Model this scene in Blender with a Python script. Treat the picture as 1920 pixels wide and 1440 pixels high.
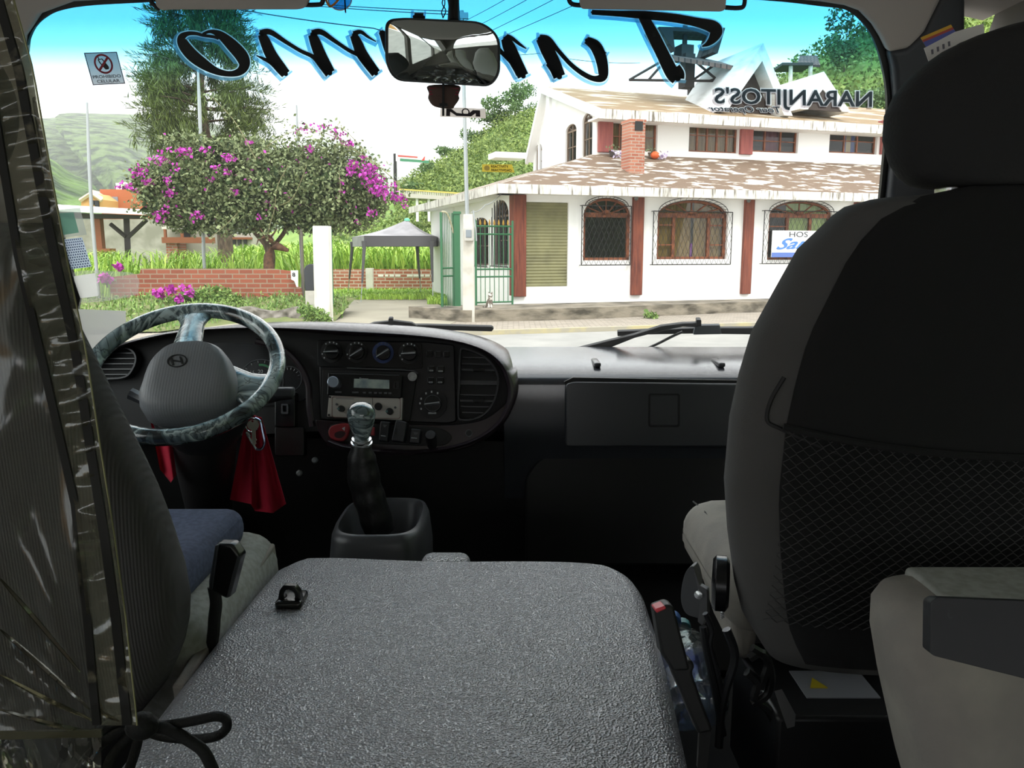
import bpy, math, random
import numpy as np
from mathutils import Vector, Matrix, Euler
from mathutils.geometry import tessellate_polygon
for o in list(bpy.data.objects): bpy.data.objects.remove(o)
SC = bpy.context.scene
COL = SC.collection
R = math.radians
# ------------------------------------------------------------------ camera, sky, sun, exposure
F, PITCH, H = 1500.0, R(9.5), 2.0          # focal length in pixels of a 1920 wide frame, downward tilt, eye height over the road
cam = bpy.data.cameras.new('camera'); cam.sensor_width = 36; cam.lens = 36*F/1920; cam.clip_start = .02; cam.clip_end = 3000
camo = bpy.data.objects.new('camera', cam); COL.objects.link(camo)
camo.location = (0, 0, H); camo.rotation_euler = (R(90)-PITCH, 0, 0); SC.camera = camo
W = bpy.data.worlds.new('sky'); SC.world = W; W.use_nodes = True
nt = W.node_tree; nt.nodes.clear()
wo = nt.nodes.new('ShaderNodeOutputWorld'); wb = nt.nodes.new('ShaderNodeBackground'); wc = nt.nodes.new('ShaderNodeTexCoord')
wn = nt.nodes.new('ShaderNodeTexNoise'); wr = nt.nodes.new('ShaderNodeValToRGB')
wn.inputs['Scale'].default_value = 2.2; wn.inputs['Detail'].default_value = 5
wr.color_ramp.elements[0].position = .33; wr.color_ramp.elements[0].color = (.74, .80, .88, 1)
wr.color_ramp.elements[1].position = .52; wr.color_ramp.elements[1].color = (1, 1, 1, 1)
nt.links.new(wc.outputs['Generated'], wn.inputs['Vector']); nt.links.new(wn.outputs['Fac'], wr.inputs['Fac'])
nt.links.new(wr.outputs['Color'], wb.inputs['Color']); nt.links.new(wb.outputs['Background'], wo.inputs['Surface'])
wb.inputs['Strength'].default_value = 1.55
sl = bpy.data.lights.new('sun', 'SUN'); sl.energy = 1.0; sl.angle = R(18); sl.color = (1, .97, .92)
so = bpy.data.objects.new('sun', sl); COL.objects.link(so); so.rotation_euler = Vector((-.38, .62, -.85)).to_track_quat('-Z', 'Y').to_euler()
SC.view_settings.view_transform = 'Standard'; SC.view_settings.look = 'None'; SC.view_settings.exposure = 0.95; SC.view_settings.gamma = 1
SC.view_settings.use_curve_mapping = False
SC.cycles.transparent_max_bounces = 32; SC.cycles.max_bounces = 8; SC.cycles.use_denoising = True; SC.cycles.volume_bounces = 1
SC.cycles.sample_clamp_indirect = 6
# ------------------------------------------------------------------ pixels to places
CP, SP = math.cos(PITCH), math.sin(PITCH)
EYE = Vector((0, 0, H))
def ray(px, py):
    a, b = (px-960)/F, -(py-720)/F
    return Vector((a, CP + b*SP, -SP + b*CP))
def at(px, py, Y):
    d = ray(px, py); return EYE + d*(Y/d.y)
def ground(px, py, z=0):
    d = ray(px, py); return EYE + d*((z-H)/d.z)
class Plane:
    def __init__(s, p, n):
        s.p = Vector(p); s.n = Vector(n).normalized()
        if s.n.dot(s.p-EYE) > 0: s.n = -s.n
    def hit(s, px, py, off=0):
        d = ray(px, py); return EYE + d*((s.p + s.n*off - EYE).dot(s.n)/d.dot(s.n))
def smooth(pts, n=6, closed=True):
    P = [Vector(p) for p in pts]; N = len(P); out = []
    for i in range(N if closed else N-1):
        if closed: a, b, c, d = P[i-1], P[i], P[(i+1) % N], P[(i+2) % N]
        else: a, b, c, d = P[max(i-1, 0)], P[i], P[i+1], P[min(i+2, N-1)]
        for k in range(n):
            t = k/n
            out.append(.5*((2*b) + (c-a)*t + (2*a-5*b+4*c-d)*t*t + (3*b-a-3*c+d)*t**3))
    if not closed: out.append(P[-1])
    return out
def rounded(pts, r, n=5):
    P = [Vector(p) for p in pts]; N = len(P); out = []
    for i in range(N):
        a, b, c = P[i-1], P[i], P[(i+1) % N]
        rr = r[i] if isinstance(r, (list, tuple)) else r
        if rr <= 0: out.append(b); continue
        u, v = (a-b), (c-b); k = min(rr, u.length*.5, v.length*.5)
        p, q = b+u.normalized()*k, b+v.normalized()*k
        for j in range(n+1):
            t = j/n; out.append(p*(1-t)**2 + b*2*t*(1-t) + q*t*t)
    return out
# ------------------------------------------------------------------ mesh builder
class MB:
    def __init__(s): s.v = []; s.f = []
    def add(s, v, f):
        k = len(s.v); s.v += [tuple(x) for x in v]; s.f += [tuple(i+k for i in q) for q in f]; return s
    def box(s, c, d, rot=None):
        c = Vector(c); m = rot if rot else Matrix.Identity(3)
        v = [c + m @ Vector((x*d[0]/2, y*d[1]/2, z*d[2]/2)) for x in (-1, 1) for y in (-1, 1) for z in (-1, 1)]
        return s.add(v, [(0,1,3,2),(4,6,7,5),(0,4,5,1),(2,3,7,6),(0,2,6,4),(1,5,7,3)])
    def span(s, a, b): return s.box([(x+y)/2 for x, y in zip(a, b)], [abs(x-y) for x, y in zip(a, b)])
    def rbox(s, c, d, r, n=6, rot=None, fn=None):
        c = Vector(c); h = Vector(d)/2; m = rot if rot else Matrix.Identity(3)
        vs = {}; V = []; Fc = []
        def vid(p):
            k = tuple(round(x, 6) for x in p)
            if k not in vs:
                vs[k] = len(V); q = Vector(p)
                inner = Vector([max(-hh+r, min(hh-r, x)) for x, hh in zip(q, h)])
                e = q-inner
                w = inner + e.normalized()*r if e.length > 1e-9 else q
                if fn: w = fn(w)
                V.append(c + m @ w)
            return vs[k]
        def grid(hh):
            t = [0, .12, .3, .55, 1]
            g = [-hh + r*x for x in t]; core = max(2, n)
            g += [-hh+r+(2*hh-2*r)*k/core for k in range(1, core)]
            g += [hh - r*x for x in reversed(t)]
            return g
        G = [grid(x) for x in h]
        for ax in range(3):
            u, w = (ax+1) % 3, (ax+2) % 3
            for sg in (-1, 1):
                for i in range(len(G[u])-1):
                    for j in range(len(G[w])-1):
                        q = []
                        for a, b in ((i, j), (i+1, j), (i+1, j+1), (i, j+1)):
                            p = [0, 0, 0]; p[ax] = sg*h[ax]; p[u] = G[u][a]; p[w] = G[w][b]; q.append(vid(p))
                        if len(set(q)) < 3: continue
                        Fc.append(tuple(q if sg > 0 else reversed(q)))
        return s.add(V, Fc)
    def prism(s, front, back, holes=()):
        """front, back: matching loops of points; holes: list of (front, back) loops"""
        n = len(front)
        if not holes:
            return s.add(list(front)+list(back), [tuple(range(n)), tuple(range(2*n-1, n-1, -1))] + [(i, i+n, (i+1) % n+n, (i+1) % n) for i in range(n)])
        loops = [front]+[h[0] for h in holes]; backs = [back]+[h[1] for h in holes]
        tri = tessellate_polygon([[Vector(p) for p in l] for l in loops])
        fl = [p for l in loops for p in l]; bl = [p for l in backs for p in l]; N = len(fl)
        f = [tuple(t) for t in tri] + [tuple(i+N for i in reversed(t)) for t in tri]; k = 0
        for l in loops:
            m = len(l); f += [(k+i, k+i+N, k+(i+1) % m+N, k+(i+1) % m) for i in range(m)]; k += m
        return s.add(fl+bl, f)
    def slab(s, px, pl, off=0, th=.01, holes=()):
        f = [pl.hit(p[0], p[1], off) for p in px]; b = [p - pl.n*th for p in f]
        hs = []
        for h in holes:
            g = [pl.hit(p[0], p[1], off) for p in h]; hs.append((g, [p-pl.n*th for p in g]))
        return s.prism(f, b, hs)
    def extrude(s, pts, vec, holes=()):
        v = Vector(vec); return s.prism([Vector(p) for p in pts], [Vector(p)+v for p in pts], [([Vector(p) for p in h], [Vector(p)+v for p in h]) for h in holes])
    def rings(s, rings, cap=True, loop=False):
        n = len(rings[0]); V = [p for r in rings for p in r]; f = []
        m = len(rings)
        for i in range(m if loop else m-1):
            for j in range(n):
                a, b = i*n, ((i+1) % m)*n
                f.append((a+j, a+(j+1) % n, b+(j+1) % n, b+j))
        if cap and not loop: f += [tuple(range(n-1, -1, -1)), tuple(range((m-1)*n, m*n))]
        return s.add(V, f)
    def tube(s, pts, r, n=8, loop=False, flat=1.0, up=None):
        P = [Vector(p) for p in pts]; m = len(P); rs = r if isinstance(r, (list, tuple)) else [r]*m
        out = []; prev = None
        for i in range(m):
            if loop: t = P[(i+1) % m]-P[i-1]
            else: t = P[min(i+1, m-1)]-P[max(i-1, 0)]
            if t.length < 1e-9: t = Vector((0, 0, 1))
            t.normalize()
            if prev is None:
                a = Vector(up) if up is not None else (Vector((0, 0, 1)) if abs(t.z) < .9 else Vector((1, 0, 0)))
                x = (a - t*a.dot(t)).normalized()
            else:
                x = prev - t*prev.dot(t); x = x.normalized() if x.length > 1e-6 else t.orthogonal().normalized()
            prev = x; y = t.cross(x)
            out.append([P[i] + x*math.cos(2*math.pi*k/n)*rs[i] + y*math.sin(2*math.pi*k/n)*rs[i]*flat for k in range(n)])
        return s.rings(out, True, loop)
    def lathe(s, prof, c, axis=(0, 0, 1), n=24, fn=None):
        c = Vector(c); a = Vector(axis).normalized(); x = a.orthogonal().normalized(); y = a.cross(x)
        rr = [[c + a*h + (x*math.cos(2*math.pi*k/n)+y*math.sin(2*math.pi*k/n))*max(r, 1e-5) for k in range(n)] for r, h in prof]
        return s.rings(rr)
    def ball(s, c, r, n=12, m=8):
        c = Vector(c); r = (r, r, r) if not hasattr(r, '__len__') else r
        return s.rings([[c+Vector((r[0]*math.sin(math.pi*max(.002, min(.998, i/m)))*math.cos(2*math.pi*k/n), r[1]*math.sin(math.pi*max(.002, min(.998, i/m)))*math.sin(2*math.pi*k/n), r[2]*math.cos(math.pi*i/m))) for k in range(n)] for i in range(m, -1, -1)])
    def sheet(s, fn, nu, nv, th=0, nrm=None):
        V = [fn(i/nu, j/nv) for i in range(nu+1) for j in range(nv+1)]
        f = [(i*(nv+1)+j, (i+1)*(nv+1)+j, (i+1)*(nv+1)+j+1, i*(nv+1)+j+1) for i in range(nu) for j in range(nv)]
        if th:
            N = len(V); d = Vector(nrm)*th; e = []
            b = [(i*(nv+1), (i+1)*(nv+1)) for i in range(nu)] + [(i*(nv+1)+nv, (i+1)*(nv+1)+nv) for i in range(nu)] + [(j, j+1) for j in range(nv)] + [(nu*(nv+1)+j, nu*(nv+1)+j+1) for j in range(nv)]
            V = V + [Vector(p)+d for p in V]
            f = f + [tuple(i+N for i in reversed(q)) for q in f] + [(a, c, c+N, a+N) for a, c in b]
        return s.add(V, f)
OFF = {}
CNT = {}
def finish(name, me, mat, parent, smooth_angle, bevel, loc):
    o = bpy.data.objects.new(name, me); COL.objects.link(o)
    if mat: me.materials.append(mat)
    if parent is not None: o.parent = parent; OFF[o.name] = OFF[parent.name]
    else: o.location = loc; OFF[o.name] = Vector(loc)
    if smooth_angle:
        me.polygons.foreach_set('use_smooth', [True]*len(me.polygons)); me.set_sharp_from_angle(angle=R(smooth_angle))
    if bevel:
        b = o.modifiers.new('bevel', 'BEVEL'); b.width = bevel; b.segments = 3; b.limit_method = 'ANGLE'; b.angle_limit = R(40)
        b.harden_normals = False
    return o
def obj(name, mb, mat, parent=None, smooth_angle=40, bevel=0, local=False):
    v = mb.v
    if parent is not None: L = Vector((0, 0, 0)) if local else OFF[parent.name]
    else:
        a = np.array(v, dtype=float); L = Vector(((a[:, 0].min()+a[:, 0].max())/2, (a[:, 1].min()+a[:, 1].max())/2, a[:, 2].min()))
    me = bpy.data.meshes.new(name); lx, ly, lz = L
    me.from_pydata([(x-lx, y-ly, z-lz) for x, y, z in v], [], mb.f); me.validate(); me.update()
    import bmesh
    if len(mb.f) < 40000:
        b = bmesh.new(); b.from_mesh(me); bmesh.ops.recalc_face_normals(b, faces=b.faces); b.to_mesh(me); b.free()
    return finish(name, me, mat, parent, smooth_angle, bevel, L)
def tag(o, label=None, cat=None, group=None, kind=None):
    if label: o['label'] = label
    if cat: o['category'] = cat
    if group: o['group'] = group
    if kind: o['kind'] = kind
    return o
def thing(name, label, cat, loc, group=None, rz=0, kind=None):
    o = bpy.data.objects.new(name, None); COL.objects.link(o); o.empty_display_size = .1
    o.location = loc; o.rotation_euler = (0, 0, rz); OFF[o.name] = Vector(loc)
    return tag(o, label, cat, group, kind)
def struct(name, mb, mat, **k):
    return tag(obj(name, mb, mat, **k), kind='structure')
def copy_tree(o, parent=None, loc=None):
    c = o.copy(); COL.objects.link(c); OFF[c.name] = OFF[o.name]
    if parent is not None: c.parent = parent
    for ch in list(o.children): copy_tree(ch, c)
    return c
def text_mesh(txt, bold=0.0, shear=0.0, space=1.0):
    cu = bpy.data.curves.new('t', 'FONT'); cu.body = txt; cu.offset = bold; cu.shear = shear; cu.space_character = space; cu.resolution_u = 3
    o = bpy.data.objects.new('t', cu); COL.objects.link(o)
    me = bpy.data.meshes.new_from_object(o.evaluated_get(bpy.context.evaluated_depsgraph_get()))
    v = [tuple(p.co) for p in me.vertices]; f = [tuple(p.vertices) for p in me.polygons]
    bpy.data.objects.remove(o); bpy.data.curves.remove(cu); bpy.data.meshes.remove(me)
    xs = [p[0] for p in v]; ys = [p[1] for p in v]; x0, x1, y0, y1 = min(xs), max(xs), min(ys), max(ys)
    return [((p[0]-x0)/(x1-x0), (p[1]-y0)/(y1-y0)) for p in v], f
def text_on(mb, pl, off, quad, txt, **k):
    """quad: pixel corners of the text's top left, top right, bottom right, bottom left as it is read"""
    uv, f = text_mesh(txt, **k); tl, tr, br, bl = [Vector(q) for q in quad]
    P = [(bl*(1-u)+br*u)*(1-w)+(tl*(1-u)+tr*u)*w for u, w in uv]
    return mb.add([pl.hit(p.x, p.y, off) for p in P], f)
def text_at(mb, o, ex, ey, txt, **k):
    """lettering in the rectangle with lower left corner o and edges ex, ey"""
    uv, f = text_mesh(txt, **k); o, ex, ey = Vector(o), Vector(ex), Vector(ey)
    return mb.add([o+ex*u+ey*w for u, w in uv], f)
def flat(mb, px, pl, off=0):
    """a film lying on the glass: one face"""
    return mb.add([pl.hit(p[0], p[1], off) for p in px], [tuple(range(len(px)))])
def leaf_cloud(rng, pts, size, aspect=.5, bias=None):
    """one small pointed leaf at each point; returns MB"""
    n = len(pts); d = rng.normal(size=(n, 3)); d /= np.linalg.norm(d, axis=1)[:, None]
    if bias is not None: d = d + np.array(bias); d /= np.linalg.norm(d, axis=1)[:, None]
    e = rng.normal(size=(n, 3)); e -= (e*d).sum(1)[:, None]*d; e /= np.linalg.norm(e, axis=1)[:, None]
    s = size*rng.uniform(.6, 1.3, n)[:, None]
    V = np.stack([pts, pts+d*s*.5+e*s*aspect*.5, pts+d*s, pts+d*s*.5-e*s*aspect*.5], 1).reshape(-1, 3)
    m = MB(); m.v = [tuple(p) for p in V.tolist()]; m.f = [(4*i, 4*i+1, 4*i+2, 4*i+3) for i in range(n)]
    return m
def in_blobs(rng, n, blobs, shell=.55):
    """points in a union of ellipsoids, crowded to their outsides"""
    b = np.array(blobs, float); w = (b[:, 3]*b[:, 4]*b[:, 5])**.67; k = rng.choice(len(b), n, p=w/w.sum())
    d = rng.normal(size=(n, 3)); d /= np.linalg.norm(d, axis=1)[:, None]
    r = shell+(1-shell)*rng.uniform(0, 1, n)**.6
    r *= 1+.10*rng.normal(size=n)
    return b[k, :3]+d*r[:, None]*b[k, 3:6]
def blades(rng, bases, h, w, lean=.5):
    n = len(bases); a = rng.uniform(0, 2*np.pi, n); dx = np.stack([np.cos(a), np.sin(a), 0*a], 1); sd = np.stack([-np.sin(a), np.cos(a), 0*a], 1)
    hh = h*rng.uniform(.55, 1.2, n)[:, None]; ww = w*rng.uniform(.7, 1.3, n)[:, None]; ln = lean*rng.uniform(.2, 1.2, n)[:, None]; up = np.array([[0, 0, 1.]])
    p = [bases, bases+up*hh*.45+dx*hh*ln*.15, bases+up*hh*.82+dx*hh*ln*.5, bases+up*hh*.9+dx*hh*ln]
    V = np.stack([p[0]-sd*ww/2, p[0]+sd*ww/2, p[1]-sd*ww/2, p[1]+sd*ww/2, p[2]-sd*ww*.35, p[2]+sd*ww*.35, p[3]], 1).reshape(-1, 3)
    m = MB(); m.v = [tuple(q) for q in V.tolist()]
    for i in range(n):
        k = 7*i; m.f += [(k, k+1, k+3, k+2), (k+2, k+3, k+5, k+4), (k+4, k+5, k+6)]
    return m
# ------------------------------------------------------------------ materials
def lin(c):
    if isinstance(c, str): c = [int(c[i:i+2], 16)/255 for i in (0, 2, 4)]; c = [x/12.92 if x <= .04045 else ((x+.055)/1.055)**2.4 for x in c]
    return (*c[:3], 1)
def mat(name, col, rough=.6, metal=0, spec=.5, col2=None, scale=5, stretch=(1, 1, 1), lo=.4, hi=.6, bump=None, detail=4, coat=0, per_leaf=None):
    m = bpy.data.materials.new(name); m.use_nodes = True; t = m.node_tree; N = t.nodes; Lk = t.links.new
    b = N['Principled BSDF']; b.inputs['Base Color'].default_value = lin(col); b.inputs['Roughness'].default_value = rough; b.inputs['Metallic'].default_value = metal
    b.inputs['Specular IOR Level'].default_value = spec; b.inputs['Coat Weight'].default_value = coat
    tc = N.new('ShaderNodeTexCoord'); mp = N.new('ShaderNodeMapping'); Lk(tc.outputs['Object'], mp.inputs['Vector']); mp.inputs['Scale'].default_value = stretch
    if col2 is not None:
        r = N.new('ShaderNodeValToRGB'); r.color_ramp.elements[0].color = lin(col); r.color_ramp.elements[1].color = lin(col2)
        if per_leaf:
            g = N.new('ShaderNodeNewGeometry'); Lk(g.outputs['Random Per Island'], r.inputs['Fac'])
        else:
            n = N.new('ShaderNodeTexNoise'); n.inputs['Scale'].default_value = scale; n.inputs['Detail'].default_value = detail; Lk(mp.outputs['Vector'], n.inputs['Vector']); Lk(n.outputs['Fac'], r.inputs['Fac'])
            r.color_ramp.elements[0].position = lo; r.color_ramp.elements[1].position = hi
        Lk(r.outputs['Color'], b.inputs['Base Color'])
    if bump:
        kind, sc, st, dist = bump
        if kind == 'noise': n = N.new('ShaderNodeTexNoise'); n.inputs['Scale'].default_value = sc; n.inputs['Detail'].default_value = 3; out = n.outputs['Fac']
        elif kind == 'voronoi': n = N.new('ShaderNodeTexVoronoi'); n.feature = 'SMOOTH_F1'; n.inputs['Scale'].default_value = sc; out = n.outputs['Distance']
        elif kind == 'wave': n = N.new('ShaderNodeTexWave'); n.inputs['Scale'].default_value = sc; n.inputs['Distortion'].default_value = .4; out = n.outputs['Fac']
        Lk(mp.outputs['Vector'], n.inputs['Vector'])
        bp = N.new('ShaderNodeBump'); bp.inputs['Strength'].default_value = st; bp.inputs['Distance'].default_value = dist
        Lk(out, bp.inputs['Height']); Lk(bp.outputs['Normal'], b.inputs['Normal'])
    return m
def brick_mat(name, c1, c2, mortar, sx, flip='xz', bw=.5, rh=.25, ms=.02, rough=.85):
    m = mat(name, c1, rough); t = m.node_tree; N = t.nodes; Lk = t.links.new; b = N['Principled BSDF']
    tc = N.new('ShaderNodeTexCoord'); sep = N.new('ShaderNodeSeparateXYZ'); cb = N.new('ShaderNodeCombineXYZ'); Lk(tc.outputs['Object'], sep.inputs[0])
    Lk(sep.outputs['XYZ'.index(flip[0].upper())], cb.inputs[0]); Lk(sep.outputs['XYZ'.index(flip[1].upper())], cb.inputs[1])
    k = N.new('ShaderNodeTexBrick'); k.inputs['Color1'].default_value = lin(c1); k.inputs['Color2'].default_value = lin(c2); k.inputs['Mortar'].default_value = lin(mortar)
    k.inputs['Scale'].default_value = sx; k.inputs['Brick Width'].default_value = bw; k.inputs['Row Height'].default_value = rh; k.inputs['Mortar Size'].default_value = ms
    Lk(cb.outputs[0], k.inputs['Vector']); Lk(k.outputs['Color'], b.inputs['Base Color'])
    bp = N.new('ShaderNodeBump'); bp.inputs['Strength'].default_value = .4; bp.inputs['Distance'].default_value = .01; bp.invert = True
    Lk(k.outputs['Fac'], bp.inputs['Height']); Lk(bp.outputs['Normal'], b.inputs['Normal'])
    return m
def film(name, tint, gloss=.05, rough=.0, bump=None, stretch=(1, 1, 1), white=0, ramp=None, dirt=(.8, .8, .78)):
    """clear sheet: transparent with a glossy surface; white adds some scattering dirt; ramp: [(z, colour)] along local height"""
    m = bpy.data.materials.new(name); m.use_nodes = True; t = m.node_tree; N = t.nodes; Lk = t.links.new; N.clear()
    out = N.new('ShaderNodeOutputMaterial'); tr = N.new('ShaderNodeBsdfTransparent'); tr.inputs['Color'].default_value = lin(tint)
    gl = N.new('ShaderNodeBsdfGlossy'); gl.inputs['Roughness'].default_value = rough
    mx = N.new('ShaderNodeMixShader'); mx.inputs[0].default_value = gloss
    tc = N.new('ShaderNodeTexCoord')
    base = tr.outputs[0]
    if ramp:
        sp = N.new('ShaderNodeSeparateXYZ'); Lk(tc.outputs['Object'], sp.inputs[0]); cr = N.new('ShaderNodeValToRGB'); z0, z1 = ramp[0][0], ramp[-1][0]
        mr = N.new('ShaderNodeMapRange'); mr.inputs['From Min'].default_value = z0; mr.inputs['From Max'].default_value = z1; Lk(sp.outputs['Z'], mr.inputs['Value']); Lk(mr.outputs[0], cr.inputs['Fac'])
        while len(cr.color_ramp.elements) < len(ramp): cr.color_ramp.elements.new(.5)
        for e, (z, c) in zip(cr.color_ramp.elements, ramp): e.position = (z-z0)/(z1-z0)
        for e, (z, c) in zip(cr.color_ramp.elements, ramp): e.color = lin(c)
        Lk(cr.outputs['Color'], tr.inputs['Color'])
    if white:
        d1 = N.new('ShaderNodeBsdfDiffuse'); d1.inputs['Color'].default_value = lin(dirt); d2 = N.new('ShaderNodeBsdfTranslucent'); d2.inputs['Color'].default_value = lin(dirt); df = N.new('ShaderNodeMixShader'); df.inputs[0].default_value = .6; Lk(d1.outputs[0], df.inputs[1]); Lk(d2.outputs[0], df.inputs[2]); m2 = N.new('ShaderNodeMixShader'); m2.inputs[0].default_value = white
        Lk(base, m2.inputs[1]); Lk(df.outputs[0], m2.inputs[2]); base = m2.outputs[0]
    Lk(base, mx.inputs[1]); Lk(gl.outputs[0], mx.inputs[2]); Lk(mx.outputs[0], out.inputs['Surface'])
    if bump:
        mp = N.new('ShaderNodeMapping'); mp.inputs['Scale'].default_value = stretch; Lk(tc.outputs['Object'], mp.inputs['Vector'])
        n = N.new('ShaderNodeTexNoise'); n.inputs['Scale'].default_value = bump[0]; n.inputs['Detail'].default_value = 2; Lk(mp.outputs[0], n.inputs['Vector'])
        bp = N.new('ShaderNodeBump'); bp.inputs['Strength'].default_value = bump[1]; bp.inputs['Distance'].default_value = bump[2]
        Lk(n.outputs['Fac'], bp.inputs['Height']); Lk(bp.outputs['Normal'], gl.inputs['Normal'])
    return m
rng = np.random.default_rng(7)
# ================================================================== the ground outside
m_asphalt = mat('asphalt', '8d8c88', .9, col2='a19f9a', scale=1.2, lo=.3, hi=.7, bump=('noise', 60, .3, .01))
m_paver = brick_mat('pavers', 'a89e90', '958c80', '7d7468', 1.0, 'xy', .28, .16, .012)
m_concrete = mat('driveway_concrete', '8d8778', .9, col2='a39c8a', scale=.5, lo=.35, hi=.7)
m_earth = mat('weedy_earth', '5a6a34', .95, col2='787a4e', scale=1.5, lo=.35, hi=.65)
m_lawn = mat('lawn_soil', '7da245', .95, col2='93b65a', scale=2, lo=.35, hi=.65)
cd = Vector((math.cos(R(16.5)), math.sin(R(16.5)), 0)); c0 = Vector((-1.26, 18.85, 0)); cn = Vector((-cd.y, cd.x, 0))
def curb(t, w=0, z=0): p = c0+cd*t+cn*w; return Vector((p.x, p.y, z))
def near_side(w, z): return [curb(-40, w, z), curb(-26, w, z), curb(45, w, z)]
struct('road', MB().extrude([(-45, -25, 0), (45, -25, 0), curb(45), curb(-40)], (0, 0, -.3)), m_asphalt)
struct('ground', MB().sheet(lambda u, v: Vector((-160+320*u, 6+150*v, -.25)), 4, 4), m_earth)
sw = [curb(-40, .14, .10), curb(45, .14, .10), curb(45, 3.2, .10), curb(-.4, 3.2, .10), curb(-.4, 1.7, .10), curb(-40, 1.7, .10)]
struct('sidewalk', MB().extrude(sw, (0, 0, -.35)), m_paver)
struct('curb', MB().extrude([curb(-40, 0, .11), curb(45, 0, .11), curb(45, .14, .11), curb(-40, .14, .11)], (0, 0, -.35)), mat('yellow_curb', 'bfb288', .8, col2='a8a190', scale=2, lo=.35, hi=.55))
g = lambda px, py, z=0: ground(px, py, z)
dr = [curb(-6.5, 1.68, .11), curb(.1, 1.68, .11), g(868, 597, .11), g(842, 583, .09), g(815, 566, .05), g(800, 558, .05), g(640, 560, .05), g(627, 580, .08)]
struct('driveway_ground', MB().extrude(dr, (0, 0, -.3)), m_concrete)
lw = [g(627, 580, .07), g(640, 559, .07), g(700, 559.5, .07), g(808, 558, .07), g(840, 566, .10), g(832, 541, .12), g(628, 545, .12), g(615, 560, .1)]
struct('lawn_ground', MB().extrude(lw, (0, 0, -.25)), m_lawn)
def bank(u, v):
    x = -18+13.2*u; y = curb(0, 1.7).y+.35+(25.4-21)*v + (x+5)*.28*(1-v)
    return Vector((x, y, .05+.5*v+.05*math.sin(x*3+v*4)))
struct('ground_bank', MB().sheet(bank, 30, 8), m_earth)
def terrain(x, y):
    a = x/y
    if a > -.237 and y < 38.2: return -.22
    e = np.interp(a, [-.9, -.34, -.27, -.22, -.14, -.07, 0, .1, .25, .33, .4, .5, .8], [.005, .005, .02, .035, .062, .108, .148, .17, .185, .20, .23, .30, .38])
    Ys = np.interp(a, [0, .25], [105, 72]); t = max(0, min(1, (y-41)/(Ys-41))); t = t*t*(3-2*t)*.55 + t*.45
    z = .25+t*(2+e*Ys-.25)
    return z + t*1.0*(math.sin(x*.45+y*.2)+math.sin(y*.37-x*.21))*.5
struct('terrain_hill', MB().sheet(lambda u, v: (lambda x, y: Vector((x, y, terrain(x, y))))((-.72+1.5*u)*(26+90*v*v+26*v), 26+90*v*v+26*v), 120, 90),
       mat('grassy_hill', '62803a', .95, col2='86a04e', scale=.25, lo=.35, hi=.65, bump=('noise', 1.5, .6, .3)))
# far ridges, real relief at real distance
def ridge(name, sky, Y, near, m, bump=6, seed=1):
    xs = [p[0] for p in sky]; ys = [p[1] for p in sky]; r = np.random.default_rng(seed); ph = r.uniform(0, 6.3, 8)
    def fn(u, v):
        px = xs[0]+(xs[-1]-xs[0])*u; py = np.interp(px, xs, ys)
        top = at(px, py, Y); bot = at(px, 470, Y*near)
        w = math.sin(min(v, 1)*math.pi/2)
        p = Vector((bot.x+(top.x-bot.x)*v, bot.y+(top.y-bot.y)*v, bot.z-2+(top.z-bot.z+2)*w)) if v <= 1 else top+Vector((0, Y*.3*(v-1)*2, -(top.z)*(v-1)*1.4))
        k = sum(math.sin(u*f_*6.3+ph[i]+v*(3+i)) * a for i, (f_, a) in enumerate([(2, 1), (5, .6), (9, .4), (17, .25)]))
        p.y += k*bump*2*math.sin(min(v, 1)*math.pi); p.z += k*bump*.25*math.sin(min(v, 1)*math.pi)
        return p
    V = [fn(i/90, j/24*1.5) for i in range(91) for j in range(25)]
    f = [(i*25+j, (i+1)*25+j, (i+1)*25+j+1, i*25+j+1) for i in range(90) for j in range(24)]
    return struct(name, MB().add(V, f), m)
m_far = mat('forest_far', '182a14', .95, col2='5c7040', scale=.17, lo=.40, hi=.56, bump=('noise', .12, 1, 8))
m_mid = mat('forest_mid', '1f3418', .95, col2='5f7c3a', scale=.10, lo=.38, hi=.62, bump=('noise', .2, 1, 5))
ridge('mountain_ridge', [(-500, 235), (-200, 250), (60, 236), (130, 234), (200, 230), (300, 228), (420, 250), (520, 300), (640, 420), (700, 470)], 560, .5, m_far, 14, 2)
ridge('hill_slope', [(-500, 150), (-200, 190), (0, 240), (80, 288), (130, 325), (190, 362), (260, 400), (340, 455), (380, 470)], 230, .6, m_mid, 5, 3)
ridge('mountain_peak', [(420, 380), (520, 300), (600, 262), (660, 270), (710, 285), (760, 330), (820, 400), (900, 460)], 1100, .6, m_mid, 20, 4)
# valley mist
m_mist = bpy.data.materials.new('mist'); m_mist.use_nodes = True; _t = m_mist.node_tree; _t.nodes.remove(_t.nodes['Principled BSDF'])
_v = _t.nodes.new('ShaderNodeVolumeScatter'); _v.inputs['Density'].default_value = .0009; _v.inputs['Color'].default_value = (.97, .985, 1, 1); _t.links.new(_v.outputs[0], _t.nodes['Material Output'].inputs['Volume'])
tag(obj('mist', MB().span((-1500, 135, -10), (1200, 1500, 420)), m_mist), 'pale valley mist in front of the far green mountains', 'mist', kind='stuff')
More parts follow.
